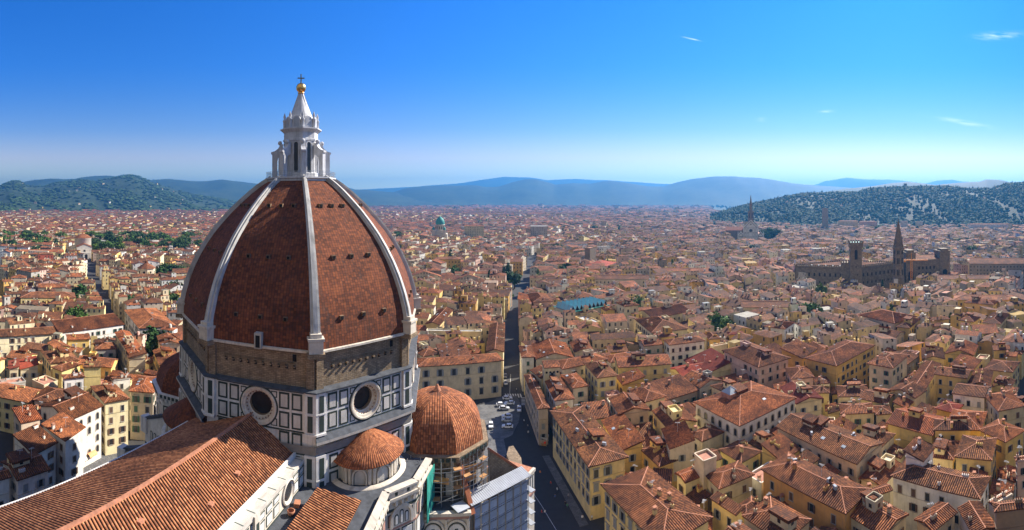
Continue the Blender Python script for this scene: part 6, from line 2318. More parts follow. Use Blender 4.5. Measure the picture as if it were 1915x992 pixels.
def crown_mesh(kind, seed, nleaf):
    """leaf faces gathered in clumps through the volume of the crown; unit: metres"""
    r = random.Random(seed)
    mb = MB()
    cl = []
    if kind == 'cypress':
        for i in range(34):
            t = r.random()
            rad = 1.25 * (math.sin(math.pi * min(0.98, t * 0.86 + 0.14))) ** 0.8 * r.uniform(0.5, 1)
            a = r.uniform(0, 6.3)
            cl.append((rad * math.cos(a), rad * math.sin(a), 1.0 + 11.5 * t, 0.75))
    elif kind == 'conifer':
        for i in range(60):
            t = r.random() ** 0.8
            rad = 4.2 * (1 - t) * r.uniform(0.3, 1)
            a = r.uniform(0, 6.3)
            cl.append((rad * math.cos(a), rad * math.sin(a), 2.0 + 12 * t, 1.3 - 0.6 * t))
    elif kind == 'pine':
        for i in range(40):
            a, rad = r.uniform(0, 6.3), 5.0 * math.sqrt(r.random())
            cl.append((rad * math.cos(a), rad * math.sin(a), 8.0 + 2.2 * math.sqrt(max(0, 1 - (rad / 5.2) ** 2)) * r.uniform(0.3, 1), 1.2))
    else:
        for i in range(46):
            v = Vector((r.gauss(0, 1), r.gauss(0, 1), r.gauss(0, 1))).normalized() * r.uniform(0.45, 1.0)
            cl.append((v.x * 4.3, v.y * 4.3, 6.6 + v.z * 3.6, r.uniform(1.0, 1.7)))
    per = max(6, nleaf // len(cl))
    for (x, y, z, s) in cl:
        g = r.uniform(0.55, 1.45)
        for k in range(per):
            v = Vector((r.gauss(0, 1), r.gauss(0, 1), r.gauss(0, 1))).normalized() * s * r.uniform(0.5, 1.0)
            p = Vector((x, y, z)) + v
            a = Vector((r.gauss(0, 1), r.gauss(0, 1), r.gauss(0, 0.6))).normalized()
            b = a.cross(v.normalized() + Vector((0.01, 0, 0))).normalized()
            e = s * r.uniform(0.22, 0.4)
            gg = g * r.uniform(0.8, 1.2)
            mb.face([p - a * e - b * e * 0.6, p + a * e - b * e * 0.6, p + a * e + b * e * 0.6, p - a * e + b * e * 0.6], 0, None, (gg, gg, gg))
    o = mb.build('crown', M['leaf'])
    me = o.data
    bpy.data.objects.remove(o)
    return me


def trunk_mesh(kind, seed):
    r = random.Random(seed)
    mb = MB()
    H = {'cypress': 10, 'conifer': 12, 'pine': 8.6}.get(kind, 6.5)
    mb.lathe([(0.42, 0), (0.3, H * 0.5), (0.12, H)], 7)
    if kind not in ('cypress',):
        for i in range(6):
            a = r.uniform(0, 6.3)
            z = H * r.uniform(0.45, 0.85)
            mb.bar((0, 0, z), (2.3 * math.cos(a), 2.3 * math.sin(a), z + r.uniform(0.6, 2.0)), 0.16)
    o = mb.build('trunk', M['trunk'])
    me = o.data
    bpy.data.objects.remove(o)
    return me


CROWN = {k: [crown_mesh(k, 10 * i + len(k), n) for i in range(m)] for k, m, n in (('round', 3, 1300), ('cypress', 2, 800), ('conifer', 2, 1100), ('pine', 2, 900))}
TRUNK = {k: trunk_mesh(k, 3) for k in CROWN}
TREES = []


def tree(label, p, h, kind='round', col=(1, 1, 1), z=0.0, group=None, wide=1.0):
    H0 = {'round': 10.6, 'cypress': 12.8, 'conifer': 14.2, 'pine': 10.6}[kind]
    s = h / H0
    nm = {'round': 'broadleaf_tree', 'cypress': 'cypress_tree', 'conifer': 'conifer_tree', 'pine': 'umbrella_pine'}[kind]
    t = thing(nm, label, 'tree', (p[0], p[1], z), rnd.uniform(0, 6.3), group)
    t.scale = (s * wide, s * wide, s)
    link('trunk', TRUNK[kind], t)
    c = link('crown', rnd.choice(CROWN[kind]), t)
    c.color = (*col, 1)
    TREES.append(t)
    w = max(2.0, 3.0 * s)
    occupy([(p[0] - w, p[1] - w), (p[0] + w, p[1] - w), (p[0] + w, p[1] + w), (p[0] - w, p[1] + w)], 2)
    return t


LG, MG, DG, BG, YG = (1.5, 1.55, 1.1), (1, 1, 1), (0.6, 0.75, 0.65), (0.85, 1.1, 1.35), (1.7, 1.5, 0.8)
for (lab, x, ybase, h, kind, col, w) in (
        ('bluish spruce in a garden at the left before the white house', 72, 547, 17, 'conifer', BG, 1.2),
        ('round green tree left of the bluish spruce', 36, 548, 15, 'round', MG, 0.9),
        ('small bright bush tree on a terrace at the left edge', 20, 600, 7, 'round', LG, 1.3),
        ('slim dark cypress left of the red plastered house', 30, 488, 20, 'cypress', DG, 1.0),
        ('slim dark cypress nearer the red plastered house', 46, 497, 20, 'cypress', DG, 1.0),
        ('dark conifer just left of the red plastered house', 62, 486, 20, 'conifer', DG, 0.8),
        ('big dark round tree beside the great dome on the left', 328, 526, 19, 'round', DG, 1.5),
        ('second dark tree partly hidden by the great dome on the left', 347, 530, 15, 'round', MG, 1.0),
        ('dark green bush tree below the octagonal chapel', 298, 545, 12, 'round', DG, 1.0),
        ('tree with two green lobes beside the low convent roofs', 292, 466, 15, 'pine', LG, 1.1),
        ('tall left cypress before the yellow villa', 820, 500, 21, 'cypress', DG, 1.0),
        ('taller right cypress before the yellow villa', 842, 501, 26, 'cypress', DG, 1.0),
        ('pale green garden tree left of the yellow villa', 812, 505, 9, 'round', LG, 1.0),
        ('yellow green garden bush below the yellow villa', 825, 511, 8, 'round', YG, 1.0),
        ('leftmost dark conifer of the courtyard grove', 915, 538, 17, 'conifer', DG, 1.1),
        ('second dark conifer of the courtyard grove', 930, 540, 18, 'round', DG, 1.1),
        ('tallest dark conifer in the middle of the courtyard grove', 950, 537, 24, 'conifer', DG, 1.2),
        ('rightmost dark conifer of the courtyard grove', 962, 541, 18, 'round', DG, 1.2),
        ('dark tree standing behind the grove against the long street', 942, 530, 17, 'conifer', DG, 1.1),
        ('round dark tree behind the yellow house with tall windows', 1055, 525, 20, 'round', DG, 1.1),
        ('pale tree in front of the yellow house with tall windows', 1062, 556, 16, 'round', LG, 0.8),
        ('dark slim tree beside the pale tree near the sawtooth roof', 1070, 562, 14, 'conifer', DG, 0.6),
        ('green tree on a roof garden in the right middle distance', 1535, 575, 19.5, 'round', LG, 0.6),
        ('dark tree below the scaffolded foot of the bell tower', 1650, 560, 17, 'conifer', DG, 0.8)):
    tree(lab, gp(x, ybase), h, kind, col, wide=w)
# park belts left and right
ORD = ['first', 'second', 'third', 'fourth', 'fifth', 'sixth', 'seventh', 'eighth', 'ninth', 'tenth', 'eleventh', 'twelfth', 'thirteenth', 'fourteenth', 'fifteenth', 'sixteenth', 'seventeenth', 'eighteenth', 'nineteenth', 'twentieth']


def ordw(i):
    if i < 20:
        return ORD[i]
    tens = ['twenty', 'thirty', 'forty', 'fifty', 'sixty', 'seventy', 'eighty', 'ninety'][(i + 1) // 10 - 2]
    u = (i + 1) % 10
    return tens + ('-' + ORD[u - 1] if u else 'ieth' if False else 'th' if u else 'th')


def park(place, x0, x1, d0, d1, n, hmin, hmax, group):
    xs = sorted(rnd.uniform(x0, x1) for _ in range(n))
    for i, x in enumerate(xs):
        kind = rnd.choice(['round', 'round', 'round', 'round', 'pine', 'conifer'])
        col = rnd.choice([MG, MG, DG, LG, LG, YG, DG])
        cn = {MG: 'green', DG: 'dark green', LG: 'light green', YG: 'yellow green', BG: 'bluish'}[col]
        kn = {'round': 'round', 'pine': 'flat topped', 'conifer': 'pointed', 'cypress': 'slim'}[kind]
        tree('%s %s tree, %s from left in %s' % (cn, kn, ordw(i), place), pol(x, rnd.uniform(d0, d1)), rnd.uniform(hmin, hmax), kind, col, group=group)


park('the left edge park', -8, 136, 760, 1000, 50, 14, 26, 'trees of the left park')
park('the long middle park', 158, 268, 700, 1000, 64, 14, 27, 'trees of the long park')
park('the dome side park', 268, 375, 700, 960, 48, 14, 27, 'trees of the dome side park')
park('the dome right garden', 716, 760, 900, 1050, 10, 15, 24, 'trees of the far garden')
park('the belt beyond the office block', 1055, 1175, 1150, 1350, 22, 14, 24, 'trees of the far belt')
park('the riverside row', 1745, 1805, 1150, 1260, 16, 14, 22, 'riverside trees')
park('the white church grove', 1420, 1462, 960, 1040, 14, 16, 28, 'trees by the white church')
park('the gap between riverside palaces', 1640, 1684, 1200, 1290, 10, 14, 22, 'trees between the palaces')

def region(c):
    x = CX + F * math.atan2(c.x, c.y)
    d = c.length
    LM = [('the great dome', -46, 94), ('the pedimented palazzo', -25, 210), ('the pink palazzo', 78, 172), ('the arched palazzo', 80, 140), ('the ochre palazzo', 110, 160), ('the loggia tower', 40, 250),
          ('the sawtooth glass roof', 30, 330), ('the salmon palazzo', 5, 330), ('the square tower house', 140, 140), ('the balconied house', 165, 140), ('the long white house', 125, 85), ('the big orange palazzo', 75, 95),
          ('the battlemented tower', 286, 314), ('the bell tower spire', 295, 270), ('the sunlit white house', -125, 95), ('the octagonal chapel', -317, 326), ('the grey corner palazzo', -175, 185),
          ('the long brown roof', -215, 165), ('the long yellow palazzo', 15, 120), ('the brown stone house', 125, 65), ('the yellow villa', -65, 515), ('the courtyard grove', -10, 460), ('the convent', -285, 190)]
    best = min(LM, key=lambda t: (t[1] - c.x) ** 2 + (t[2] - c.y) ** 2)
    bx, bd = CX + F * math.atan2(best[1], best[2]), math.hypot(best[1], best[2])
    if abs(x - bx) > 45:
        rel = 'left of' if x < bx else 'right of'
    else:
        rel = 'beyond' if d > bd else 'in front of'
    return rel + ' ' + best[0]



CT = {}
r6 = random.Random(8)
for i in range(70):
    d = r6.uniform(240, 900)
    x = r6.uniform(640, 1900) if i % 3 else r6.uniform(0, 340)
    p = pol(x, d)
    if not free([(p.x - 5, p.y - 5), (p.x + 5, p.y - 5), (p.x + 5, p.y + 5), (p.x - 5, p.y + 5)], 0.05):
        continue
    cn, col = r6.choice([('dark green', DG), ('green', MG), ('light green', LG)])
    kind = r6.choice(['round', 'round', 'round', 'conifer', 'cypress'])
    CT.setdefault('%s %s courtyard tree %s' % (cn, {'round': 'round', 'conifer': 'pointed', 'cypress': 'slim'}[kind], region(p)), []).append((p, r6.uniform(15, 21), kind, col))
for lab, L in CT.items():
    for i, (p, h, kind, col) in enumerate(sorted(L, key=lambda t: t[0].length)):
        tree(lab if len(L) == 1 else lab + ', %s nearest one' % ordw(i), p, h, kind, col, group='trees between the houses')

# woods on the hills: one mass
def zhill(P, x, d, XG=XG):
    """height of a hill grid under a direction and a distance"""
    i = np.interp(x, XG, np.arange(len(XG)))
    i0 = int(min(i, len(XG) - 2))
    D = [math.hypot(P[j][i0][0], P[j][i0][1]) for j in range(9)]
    Z = [P[j][i0][2] * (1 - (i - i0)) + P[j][i0 + 1][2] * (i - i0) for j in range(9)]
    return float(np.interp(d, D, Z))


def blob(mb, x, y, z, r, h, g, n=6):
    """a small uneven tree crown"""
    a0 = rnd.uniform(0, 6)
    base = len(mb.v)
    rings = [(0.55, 0.12), (1.0, 0.4), (0.8, 0.72)]
    for (k, zz_) in rings:
        for i in range(n):
            q = r * k * rnd.uniform(0.7, 1.2)
            mb.v.append((x + q * math.cos(a0 + i * 2 * math.pi / n), y + q * math.sin(a0 + i * 2 * math.pi / n), z + h * (zz_ + rnd.uniform(-0.08, 0.08))))
    mb.v.append((x + rnd.uniform(-0.2, 0.2) * r, y, z + h))
    for t in range(2):
        for i in range(n):
            j = (i + 1) % n
            mb.f.append((base + t * n + i, base + t * n + j, base + (t + 1) * n + j, base + (t + 1) * n + i))
            f = g * rnd.uniform(0.8, 1.2)
            mb.m.append(0)
            mb.sm.append(False)
            mb.t.append((f, f, f * 0.95))
            mb.uv.extend([(0, 0)] * 4)
    for i in range(n):
        mb.f.append((base + 2 * n + i, base + 2 * n + (i + 1) % n, base + 3 * n))
        mb.m.append(0)
        mb.sm.append(False)
        mb.t.append((g, g, g))
        mb.uv.extend([(0, 0)] * 3)


mb = MB()
cnt = 0
def dens(x, d):
    return math.sin(x * 0.031 + 1.7) * math.cos(d * 0.011 + x * 0.008) + 0.5 * math.sin(x * 0.09 + d * 0.023)


while cnt < 13000:
    x, d = rnd.uniform(1330, 1960), rnd.uniform(1290, 1975)
    if dens(x, d) < -0.3 and rnd.random() < 0.8:
        continue
    z = zhill(PG, x, d)
    if z < 0.2 and (d > 1345 or x < 1420):
        continue
    p = pol(x, d)
    s = rnd.uniform(4, 8.5)
    tall = rnd.random() < 0.12
    blob(mb, p.x, p.y, z - 0.5, s * (0.35 if tall else 0.9), s * (2.0 if tall else 1.25), rnd.choice([0.4, 0.5, 0.62, 0.78, 1.0]), 5)
    cnt += 1
cnt = 0
while cnt < 3200:
    x, d = rnd.uniform(-20, 470), rnd.uniform(2950, 5150)
    if dens(x * 1.3, d * 0.35) < -0.1 and rnd.random() < 0.9:
        continue
    z = zhill(PA, x, d, XA)
    if z < 1:
        continue
    p = pol(x, d)
    s = rnd.uniform(9, 24)
    blob(mb, p.x, p.y, z - 1, s, s * 0.8, rnd.choice([0.4, 0.5, 0.7, 0.9]), 5)
    cnt += 1
o = mb.build('hill_woods', M['leaf'])
o['kind'] = 'stuff'
# scattered trees through the far city and on the lower left slopes
mb = MB()
for i in range(5200):
    d = 1000 * (7.0 ** rnd.random())
    x = rnd.uniform(-20, 1935)
    p = pol(x, d)
    if math.sin(p.x * 0.004 + 2) * math.cos(p.y * 0.0033) + rnd.uniform(-0.6, 0.6) < 0.35:
        continue
    s = rnd.uniform(6, 12) * (1 + d / 4500)
    blob(mb, p.x, p.y, -0.3, s * 0.7, s * 1.4, rnd.choice([0.5, 0.7, 0.9, 1.2]), 5)
o = mb.build('far_woods', M['leaf'])
o['kind'] = 'stuff'
# ------------------------------------------------------------------ the rest of the town
SEEDS = []
r7 = random.Random(3)
for i in range(260):
    d = 120 + 7200 * r7.random() ** 1.7
    a = R(r7.uniform(-82, 82))
    SEEDS.append((d * math.sin(a), d * math.cos(a), R(r7.uniform(0, 90))))
SEEDS += [(60, 150, R(16)), (120, 210, R(16)), (150, 120, R(16)), (220, 180, R(16)), (200, 90, R(14)), (90, 330, R(10)), (0, 300, R(-2)), (40, 480, R(-3)), (-60, 330, R(-4)),
          (-180, 150, R(57)), (-260, 200, R(57)), (-350, 330, R(56)), (-480, 330, R(55)), (-520, 480, R(55)), (-160, 260, R(50)), (-200, 380, R(54)), (-80, 260, R(0)), (150, 420, R(6)), (250, 330, R(20)), (300, 200, R(18)), (-130, 210, R(57))]
SD = np.array(SEEDS)


def seed_at(x, y):
    d2 = (SD[:, 0] - x) ** 2 + (SD[:, 1] - y) ** 2
    return int(np.argmin(d2))


WCOLS = ['cream'] * 5 + ['pale yellow'] * 4 + ['beige'] * 4 + ['white'] * 3 + ['yellow'] * 3 + ['ochre', 'pink', 'grey', 'peach', 'stone']
cands = []


def plots(scale, dmin, dmax, ids):
    for si in ids:
        sx, sy, ang = SEEDS[si]
        ca, sa = math.cos(ang), math.sin(ang)
        Rr = 520 * scale if scale > 1.2 else 700 if scale > 1.05 else 400
        v = -Rr
        row = 0
        while v < Rr:
            dep = r7.uniform(9.5, 14) * scale
            u = -Rr + r7.uniform(0, 10)
            c_ = 0
            while u < Rr:
                w = (r7.uniform(8, 17) if r7.random() > 0.12 else r7.uniform(18, 34)) * scale
                x, y = sx + ca * (u + w / 2) - sa * (v + dep / 2), sy + sa * (u + w / 2) + ca * (v + dep / 2)
                d = math.hypot(x, y)
                if dmin <= d < dmax and y > -0.45 * d and abs(math.atan2(x, y)) < R(80) and seed_at(x, y) == si:
                    yield (x, y, w, dep, ang, d)
                u += w
                c_ += 1
                if c_ % r7.choice([5, 6, 7]) == 0:
                    u += 5.5 * max(1, scale * 0.8)
            v += dep
            row += 1
            if row % 3 == 0:
                v += 6.0 * max(1, scale * 0.8)


def quad(x, y, w, dep, ang, k=1.0):
    ca, sa = math.cos(ang), math.sin(ang)
    return [Vector((x + ca * a * w * k / 2 - sa * b * dep * k / 2, y + sa * a * w * k / 2 + ca * b * dep * k / 2)) for a, b in ((-1, -1), (1, -1), (1, 1), (-1, 1))]


near_ids = [i for i in range(len(SEEDS)) if math.hypot(SEEDS[i][0], SEEDS[i][1]) < 1100]
fill = []
for c in sorted(plots(1.0, 84, 800, near_ids), key=lambda t: t[5]):
    x, y, w, dep, ang, d = c
    q = quad(x, y, w, dep, ang, 0.97)
    if free(q, 0.06) and r7.random() > 0.07:
        occupy(q)
        fill.append((q, d, ang))
# gaps between the nearest houses get small lower houses
for (sz, tries) in ((9.5, 5000), (7.0, 7000), (5.2, 8000)):
    for i in range(tries):
        d = 86 + 300 * r7.random() ** 0.8
        a = R(r7.uniform(-76, 76))
        x, y = d * math.sin(a), d * math.cos(a)
        ang = SEEDS[seed_at(x, y)][2]
        q = quad(x, y, sz * r7.uniform(0.9, 1.4), sz * r7.uniform(0.8, 1.1), ang)
        if free(q, 0.03):
            occupy(q)
            fill.append((q, d, ang))
fill.sort(key=lambda t: t[1])
inview = [f for f in fill if abs(math.atan2(sum(p.x for p in f[0]), sum(p.y for p in f[0]))) < R(62.5)]
LIM = 300 - NHAND


NAMES = {}
built = 0
SUF = []
for (q, d, ang) in inview:
    c = sum(q, Vector((0, 0))) / 4
    if built < LIM:
        w = (q[1] - q[0]).length
        small = min(w, (q[2] - q[1]).length) < 9
        col = r7.choice(WCOLS)
        roof = r7.choice(['gable', 'gable', 'hip', 'hip', 'shed'] if not small else ['gable', 'shed', 'shed', 'hip', 'flat'])
        ze = r7.uniform(12.0, 16.5) if not small else r7.uniform(8.5, 13.5)
        rn = {'gable': 'gabled', 'hip': 'hip roofed', 'shed': 'lean-to roofed', 'flat': 'flat topped'}[roof]
        lab = '%s%s %s house %s' % ('small ' if small else '', col, rn, region(c))
        NAMES.setdefault(lab, []).append((q, ze, roof, col))
        built += 1
    else:
        SUF.append((q, d))
for lab, L in NAMES.items():
    for i, (q, ze, roof, col) in enumerate(L):
        l2 = lab if len(L) == 1 else lab + (', the nearest one' if i == 0 else ', %s nearest one' % ordw(i))
        house(l2, q, ze, roof, col, chim=None, over=0.4, deck='terrace' if roof == 'flat' else None)

# everything farther off: one mass of small houses
mb = MB()
RT = [(0.82, 0.79, 0.75), (1.0, 0.94, 0.88), (0.55, 0.58, 0.6), (0.68, 0.69, 0.68), (0.45, 0.48, 0.5), (1.15, 1.02, 0.95), (0.75, 0.85, 0.88), (0.6, 0.63, 0.63)]


def far_house(mb, q, ze, roof, wc, rt, detail):
    c = (q[0] + q[2]) / 2
    u, v = q[1] - q[0], q[3] - q[0]
    if (v.length > u.length) != (r7.random() < 0.25):
        q = q[1:] + q[:1]
        u, v = q[1] - q[0], q[3] - q[0]
    w = [p.lerp(c, 0.05) for p in q]
    mb.prism(w, 0, ze, 0, wc, top=(roof == 'flat'), mtop=2)
    pit = r7.uniform(0.26, 0.36)
    o3 = lambda p, z: (p.x, p.y, z)
    lu, lv = u.length, v.length
    if roof == 'flat':
        return
    if roof == 'shed':
        h = lv * pit * 0.7
        mb.face([o3(q[0], ze), o3(q[1], ze), o3(q[2], ze + h), o3(q[3], ze + h)], 1, [(0, 0), (lu, 0), (lu, lv), (0, lv)], rt)
        mb.face([o3(w[3], ze), o3(w[2], ze), o3(w[2], ze + h - 0.2), o3(w[3], ze + h - 0.2)], 0, None, wc)
        mb.face([o3(w[1], ze), o3(w[2], ze), o3(w[2], ze + h - 0.2)], 0, None, wc)
        mb.face([o3(w[0], ze), o3(w[3], ze), o3(w[3], ze + h - 0.2)], 0, None, wc)
        return
    h = lv / 2 * pit
    ins = min(0.48, lv / 2 / lu) if roof == 'hip' else 0.0
    a = (q[0] + q[3]) / 2 + u * ins
    b = (q[1] + q[2]) / 2 - u * ins
    i_ = ins * lu
    mb.face([o3(q[0], ze), o3(q[1], ze), o3(b, ze + h), o3(a, ze + h)], 1, [(0, 0), (lu, 0), (lu - i_, lv / 2), (i_, lv / 2)], rt)
    mb.face([o3(q[2], ze), o3(q[3], ze), o3(a, ze + h), o3(b, ze + h)], 1, [(0, 0), (lu, 0), (lu - i_, lv / 2), (i_, lv / 2)], rt)
    if roof == 'hip':
        mb.face([o3(q[1], ze), o3(q[2], ze), o3(b, ze + h)], 1, [(0, 0), (lv, 0), (lv / 2, i_)], rt)
        mb.face([o3(q[3], ze), o3(q[0], ze), o3(a, ze + h)], 1, [(0, 0), (lv, 0), (lv / 2, i_)], rt)
    else:
        mb.face([o3(w[1], ze), o3(w[2], ze), o3(b.lerp(a, 0.04), ze + h - 0.15)], 0, None, wc)
        mb.face([o3(w[3], ze), o3(w[0], ze), o3(a.lerp(b, 0.04), ze + h - 0.15)], 0, None, wc)
    if detail:
        for k in range(r7.choice([1, 2, 3])):
            p = c + u * r7.uniform(-0.35, 0.35) + v * r7.uniform(-0.35, 0.35)
            mb.box((p.x, p.y, ze), (r7.uniform(0.7, 1.2), 0.7, h + 1.2), 0, 0, wc)
        if r7.random() < 0.22:
            p = c + u * r7.uniform(-0.3, 0.3)
            mb.box((p.x, p.y, ze), (r7.uniform(2.5, 4.5), r7.uniform(2.5, 4), h + r7.uniform(1.5, 3)), math.atan2(u.y, u.x), 0, wc, mtop=r7.choice([1, 2, 3]))


def pickw():
    g = r7.uniform(0.75, 1.15)
    return tuple(min(0.8, x * g) for x in WC[r7.choice(WCOLS + ['white', 'white', 'cream'])])


def far_add(q, d, big=1.0):
    roof = r7.choice(['gable', 'gable', 'hip', 'hip', 'shed'] + (['flat'] if r7.random() < 0.3 else []))
    ze = r7.uniform(11, 18.5) * (1 if big < 1.5 else r7.uniform(0.7, 1.25))
    far_house(mb, q, ze, roof, pickw(), r7.choice(RT), d < 1000)


for (q, d) in SUF:
    far_add(q, d)
for (sc_, d0, d1) in ((1.12, 800, 1150), (1.45, 1150, 1900), (2.1, 1900, 3000), (3.4, 3000, 4600), (5.5, 4600, 7000)):
    ids = [i for i in range(len(SEEDS)) if d0 - 700 < math.hypot(SEEDS[i][0], SEEDS[i][1]) < d1 + 700]
    for (x, y, w, dep, ang, d) in plots(sc_, d0, d1, ids):
        px = CX + F * math.atan2(x, y)
        if px > 1480 and d > 1325:
            continue
        if 1330 < px < 1480 and d > 1330 + (1480 - px) * 12.0:
            continue
        if d > 1900 and r7.random() < 0.12 + 0.3 * (d - 1900) / 5000:
            continue
        if px < 330 and d > 3300 and r7.random() < 0.65:
            continue
        q = quad(x, y, w, dep, ang, 0.97)
        if d < 1130:
            if not free(q, 0.1):
                continue
        elif r7.random() < 0.05:
            continue
        far_add(q, d, sc_)
o = mb.build('far_houses', [M['wallw'], M['roof'], M['conc'], M['sky_glass']])
tag(o, None, None, None, 'stuff')
# villas on the slopes
mb = MB()
for i in range(28):
    x, d = rnd.uniform(1380, 1930), rnd.uniform(1400, 1930)
    p = pol(x, d)
    z = zhill(PG, x, d)
    if z < 2 or dens(x, d) > 0.15:
        continue
    q = quad(p.x, p.y, rnd.uniform(9, 22), rnd.uniform(8, 12), rnd.uniform(0, 1.5))
    for t in q:
        pass
    n0 = len(mb.v)
    far_house(mb, q, rnd.uniform(6, 9), rnd.choice(['hip', 'gable']), pickw(), rnd.choice(RT), False)
    for k in range(n0, len(mb.v)):
        v = mb.v[k]
        mb.v[k] = (v[0], v[1], v[2] + z - 1)
for i in range(42):
    x, d = rnd.uniform(-10, 460), 2950 + 2100 * rnd.random() ** 1.5
    z = zhill(PA, x, d, XA)
    p = pol(x, d)
    q = quad(p.x, p.y, rnd.uniform(12, 26), rnd.uniform(8, 13), rnd.uniform(0, 1.5))
    n0 = len(mb.v)
    far_house(mb, q, rnd.uniform(9, 15), 'hip', pickw(), rnd.choice(RT), False)
    for k in range(n0, len(mb.v)):
        v = mb.v[k]
        mb.v[k] = (v[0], v[1], v[2] + z - 1)
o = mb.build('hill_villas', [M['wallw'], M['roof'], M['conc'], M['sky_glass']])
o['kind'] = 'stuff'
# ------------------------------------------------------------------ cars, people, stalls, awnings
def extrude(mb, prof_, y0, y1, mat=0, tint=(1, 1, 1), taper=0.0):
    """side profile (x, z) pushed across from y0 to y1; the upper points lean in by taper"""
    zm = max(p[1] for p in prof_)
    zn = min(p[1] for p in prof_)
    k = lambda z: taper * (z - zn) / max(1e-6, zm - zn)
    A = [(x, y0 + k(z), z) for x, z in prof_]
    B = [(x, y1 - k(z), z) for x, z in prof_]
    mb.face(A, mat, None, tint)
    mb.face(list(reversed(B)), mat, None, tint)
    for i in range(len(A)):
        j = (i + 1) % len(A)
        mb.face([A[i], B[i], B[j], A[j]], mat, None, tint)


def car_meshes():
    res = {}
    mb = MB()
    extrude(mb, [(-2.1, 0.35), (-1.75, 0.3), (1.8, 0.3), (2.12, 0.4), (2.15, 0.62), (1.95, 0.82), (0.95, 0.95), (-1.6, 1.0), (-2.1, 0.92), (-2.15, 0.6)], -0.87, 0.87, 0, taper=0.06)
    extrude(mb, [(-1.75, 0.99), (0.9, 0.93), (0.2, 1.42), (-1.2, 1.47)], -0.8, 0.8, 1, taper=0.16)
    extrude(mb, [(-1.4, 1.445), (0.25, 1.40), (0.1, 1.47), (-1.2, 1.51)], -0.66, 0.66, 0, taper=0.04)
    for s in (-1, 1):
        for x in (-1.75, -0.45, 0.62):
            mb.bar((x, s * 0.79, 0.97), (x + (0.35 if x < -1 else -0.35 if x > 0.5 else 0), s * 0.66, 1.44), 0.09, 0.05, 0)
    o = mb.build('body', [M['paint'], M['glass']])
    res['body'] = o.data
    bpy.data.objects.remove(o)
    mb = MB()
    mb.lathe([(0.0, -0.11), (0.2, -0.11), (0.32, -0.09), (0.33, 0.0), (0.32, 0.09), (0.2, 0.11), (0.0, 0.11)], 14)
    o = mb.build('wheel', M['dark'])
    res['wheel'] = o.data
    bpy.data.objects.remove(o)
    mb = MB()
    mb.lathe([(0.0, -0.12), (0.18, -0.12), (0.18, 0.12), (0.0, 0.12)], 10)
    o = mb.build('rim', M['metal'])
    res['rim'] = o.data
    bpy.data.objects.remove(o)
    mb = MB()
    mb.box((0, 0, -0.08), (0.06, 0.34, 0.16))
    o = mb.build('headlight', M['sky_glass'])
    res['headlight'] = o.data
    bpy.data.objects.remove(o)
    return res


CARM = car_meshes()


def car(label, x, y, heading, col, group='cars parked in the square'):
    p = gp(x, y)
    z = 0.125 if OCC is not None and group.endswith('square') else 0.0
    t = thing('parked_car', label, 'car', (p.x, p.y, z), heading, group)
    b = link('body', CARM['body'], t, (0, 0, 0), 0, col)
    for (wx, wy) in ((-1.3, -0.8), (-1.3, 0.8), (1.3, -0.8), (1.3, 0.8)):
        w = link('wheel', CARM['wheel'], t, (wx, wy, 0.33))
        w.rotation_euler = (math.pi / 2, 0, 0)
        link('rim', CARM['rim'], w)
    for s in (-1, 1):
        link('headlight', CARM['headlight'], t, (2.12, s * 0.6, 0.68))


WHT, SIL, GRY = (0.8, 0.8, 0.8), (0.5, 0.51, 0.53), (0.1, 0.1, 0.11)
sheet('square_pavement', [gp(928, 745), gp(966, 741), gp(975, 760), gp(970, 790), gp(958, 814), gp(930, 822), gp(920, 800), gp(922, 760)], 0.0, 0.116, M['paving'])
for (lab, x, y, h, c) in (
        ('white car at the head of the row nearest the crossing', 949, 748, 0.1, WHT),
        ('white car second behind the crossing, shifted to the right', 953, 757, 3.05, WHT),
        ('white car left in the middle pair of the shaded row', 938, 760, 0.15, WHT),
        ('pale car in the shaded row just before the sunlit gap', 943, 767, 0.05, SIL),
        ('white car back of the close pair half in the sun', 948, 782, 3.2, WHT),
        ('silver car front of the close pair half in the sun', 948, 789, 3.1, SIL),
        ('white hatchback alone at the near end of the parked row', 949, 801, 3.1, WHT),
        ('white car parked nose on in the sun beside the tribune parapet', 918, 799, -1.5, WHT)):
    car(lab, x, y, h, c)
for (lab, x, y, h, c) in (
        ('white car driving out of the street past the square', 971, 768, -1.6, WHT),
        ('silver car in the shade at the mouth of the dark street', 946, 719, -1.55, SIL),
        ('dark car just behind the silver one in the dark street', 945, 706, -1.57, GRY)):
    car(lab, x, y, h, c, 'cars on the street')


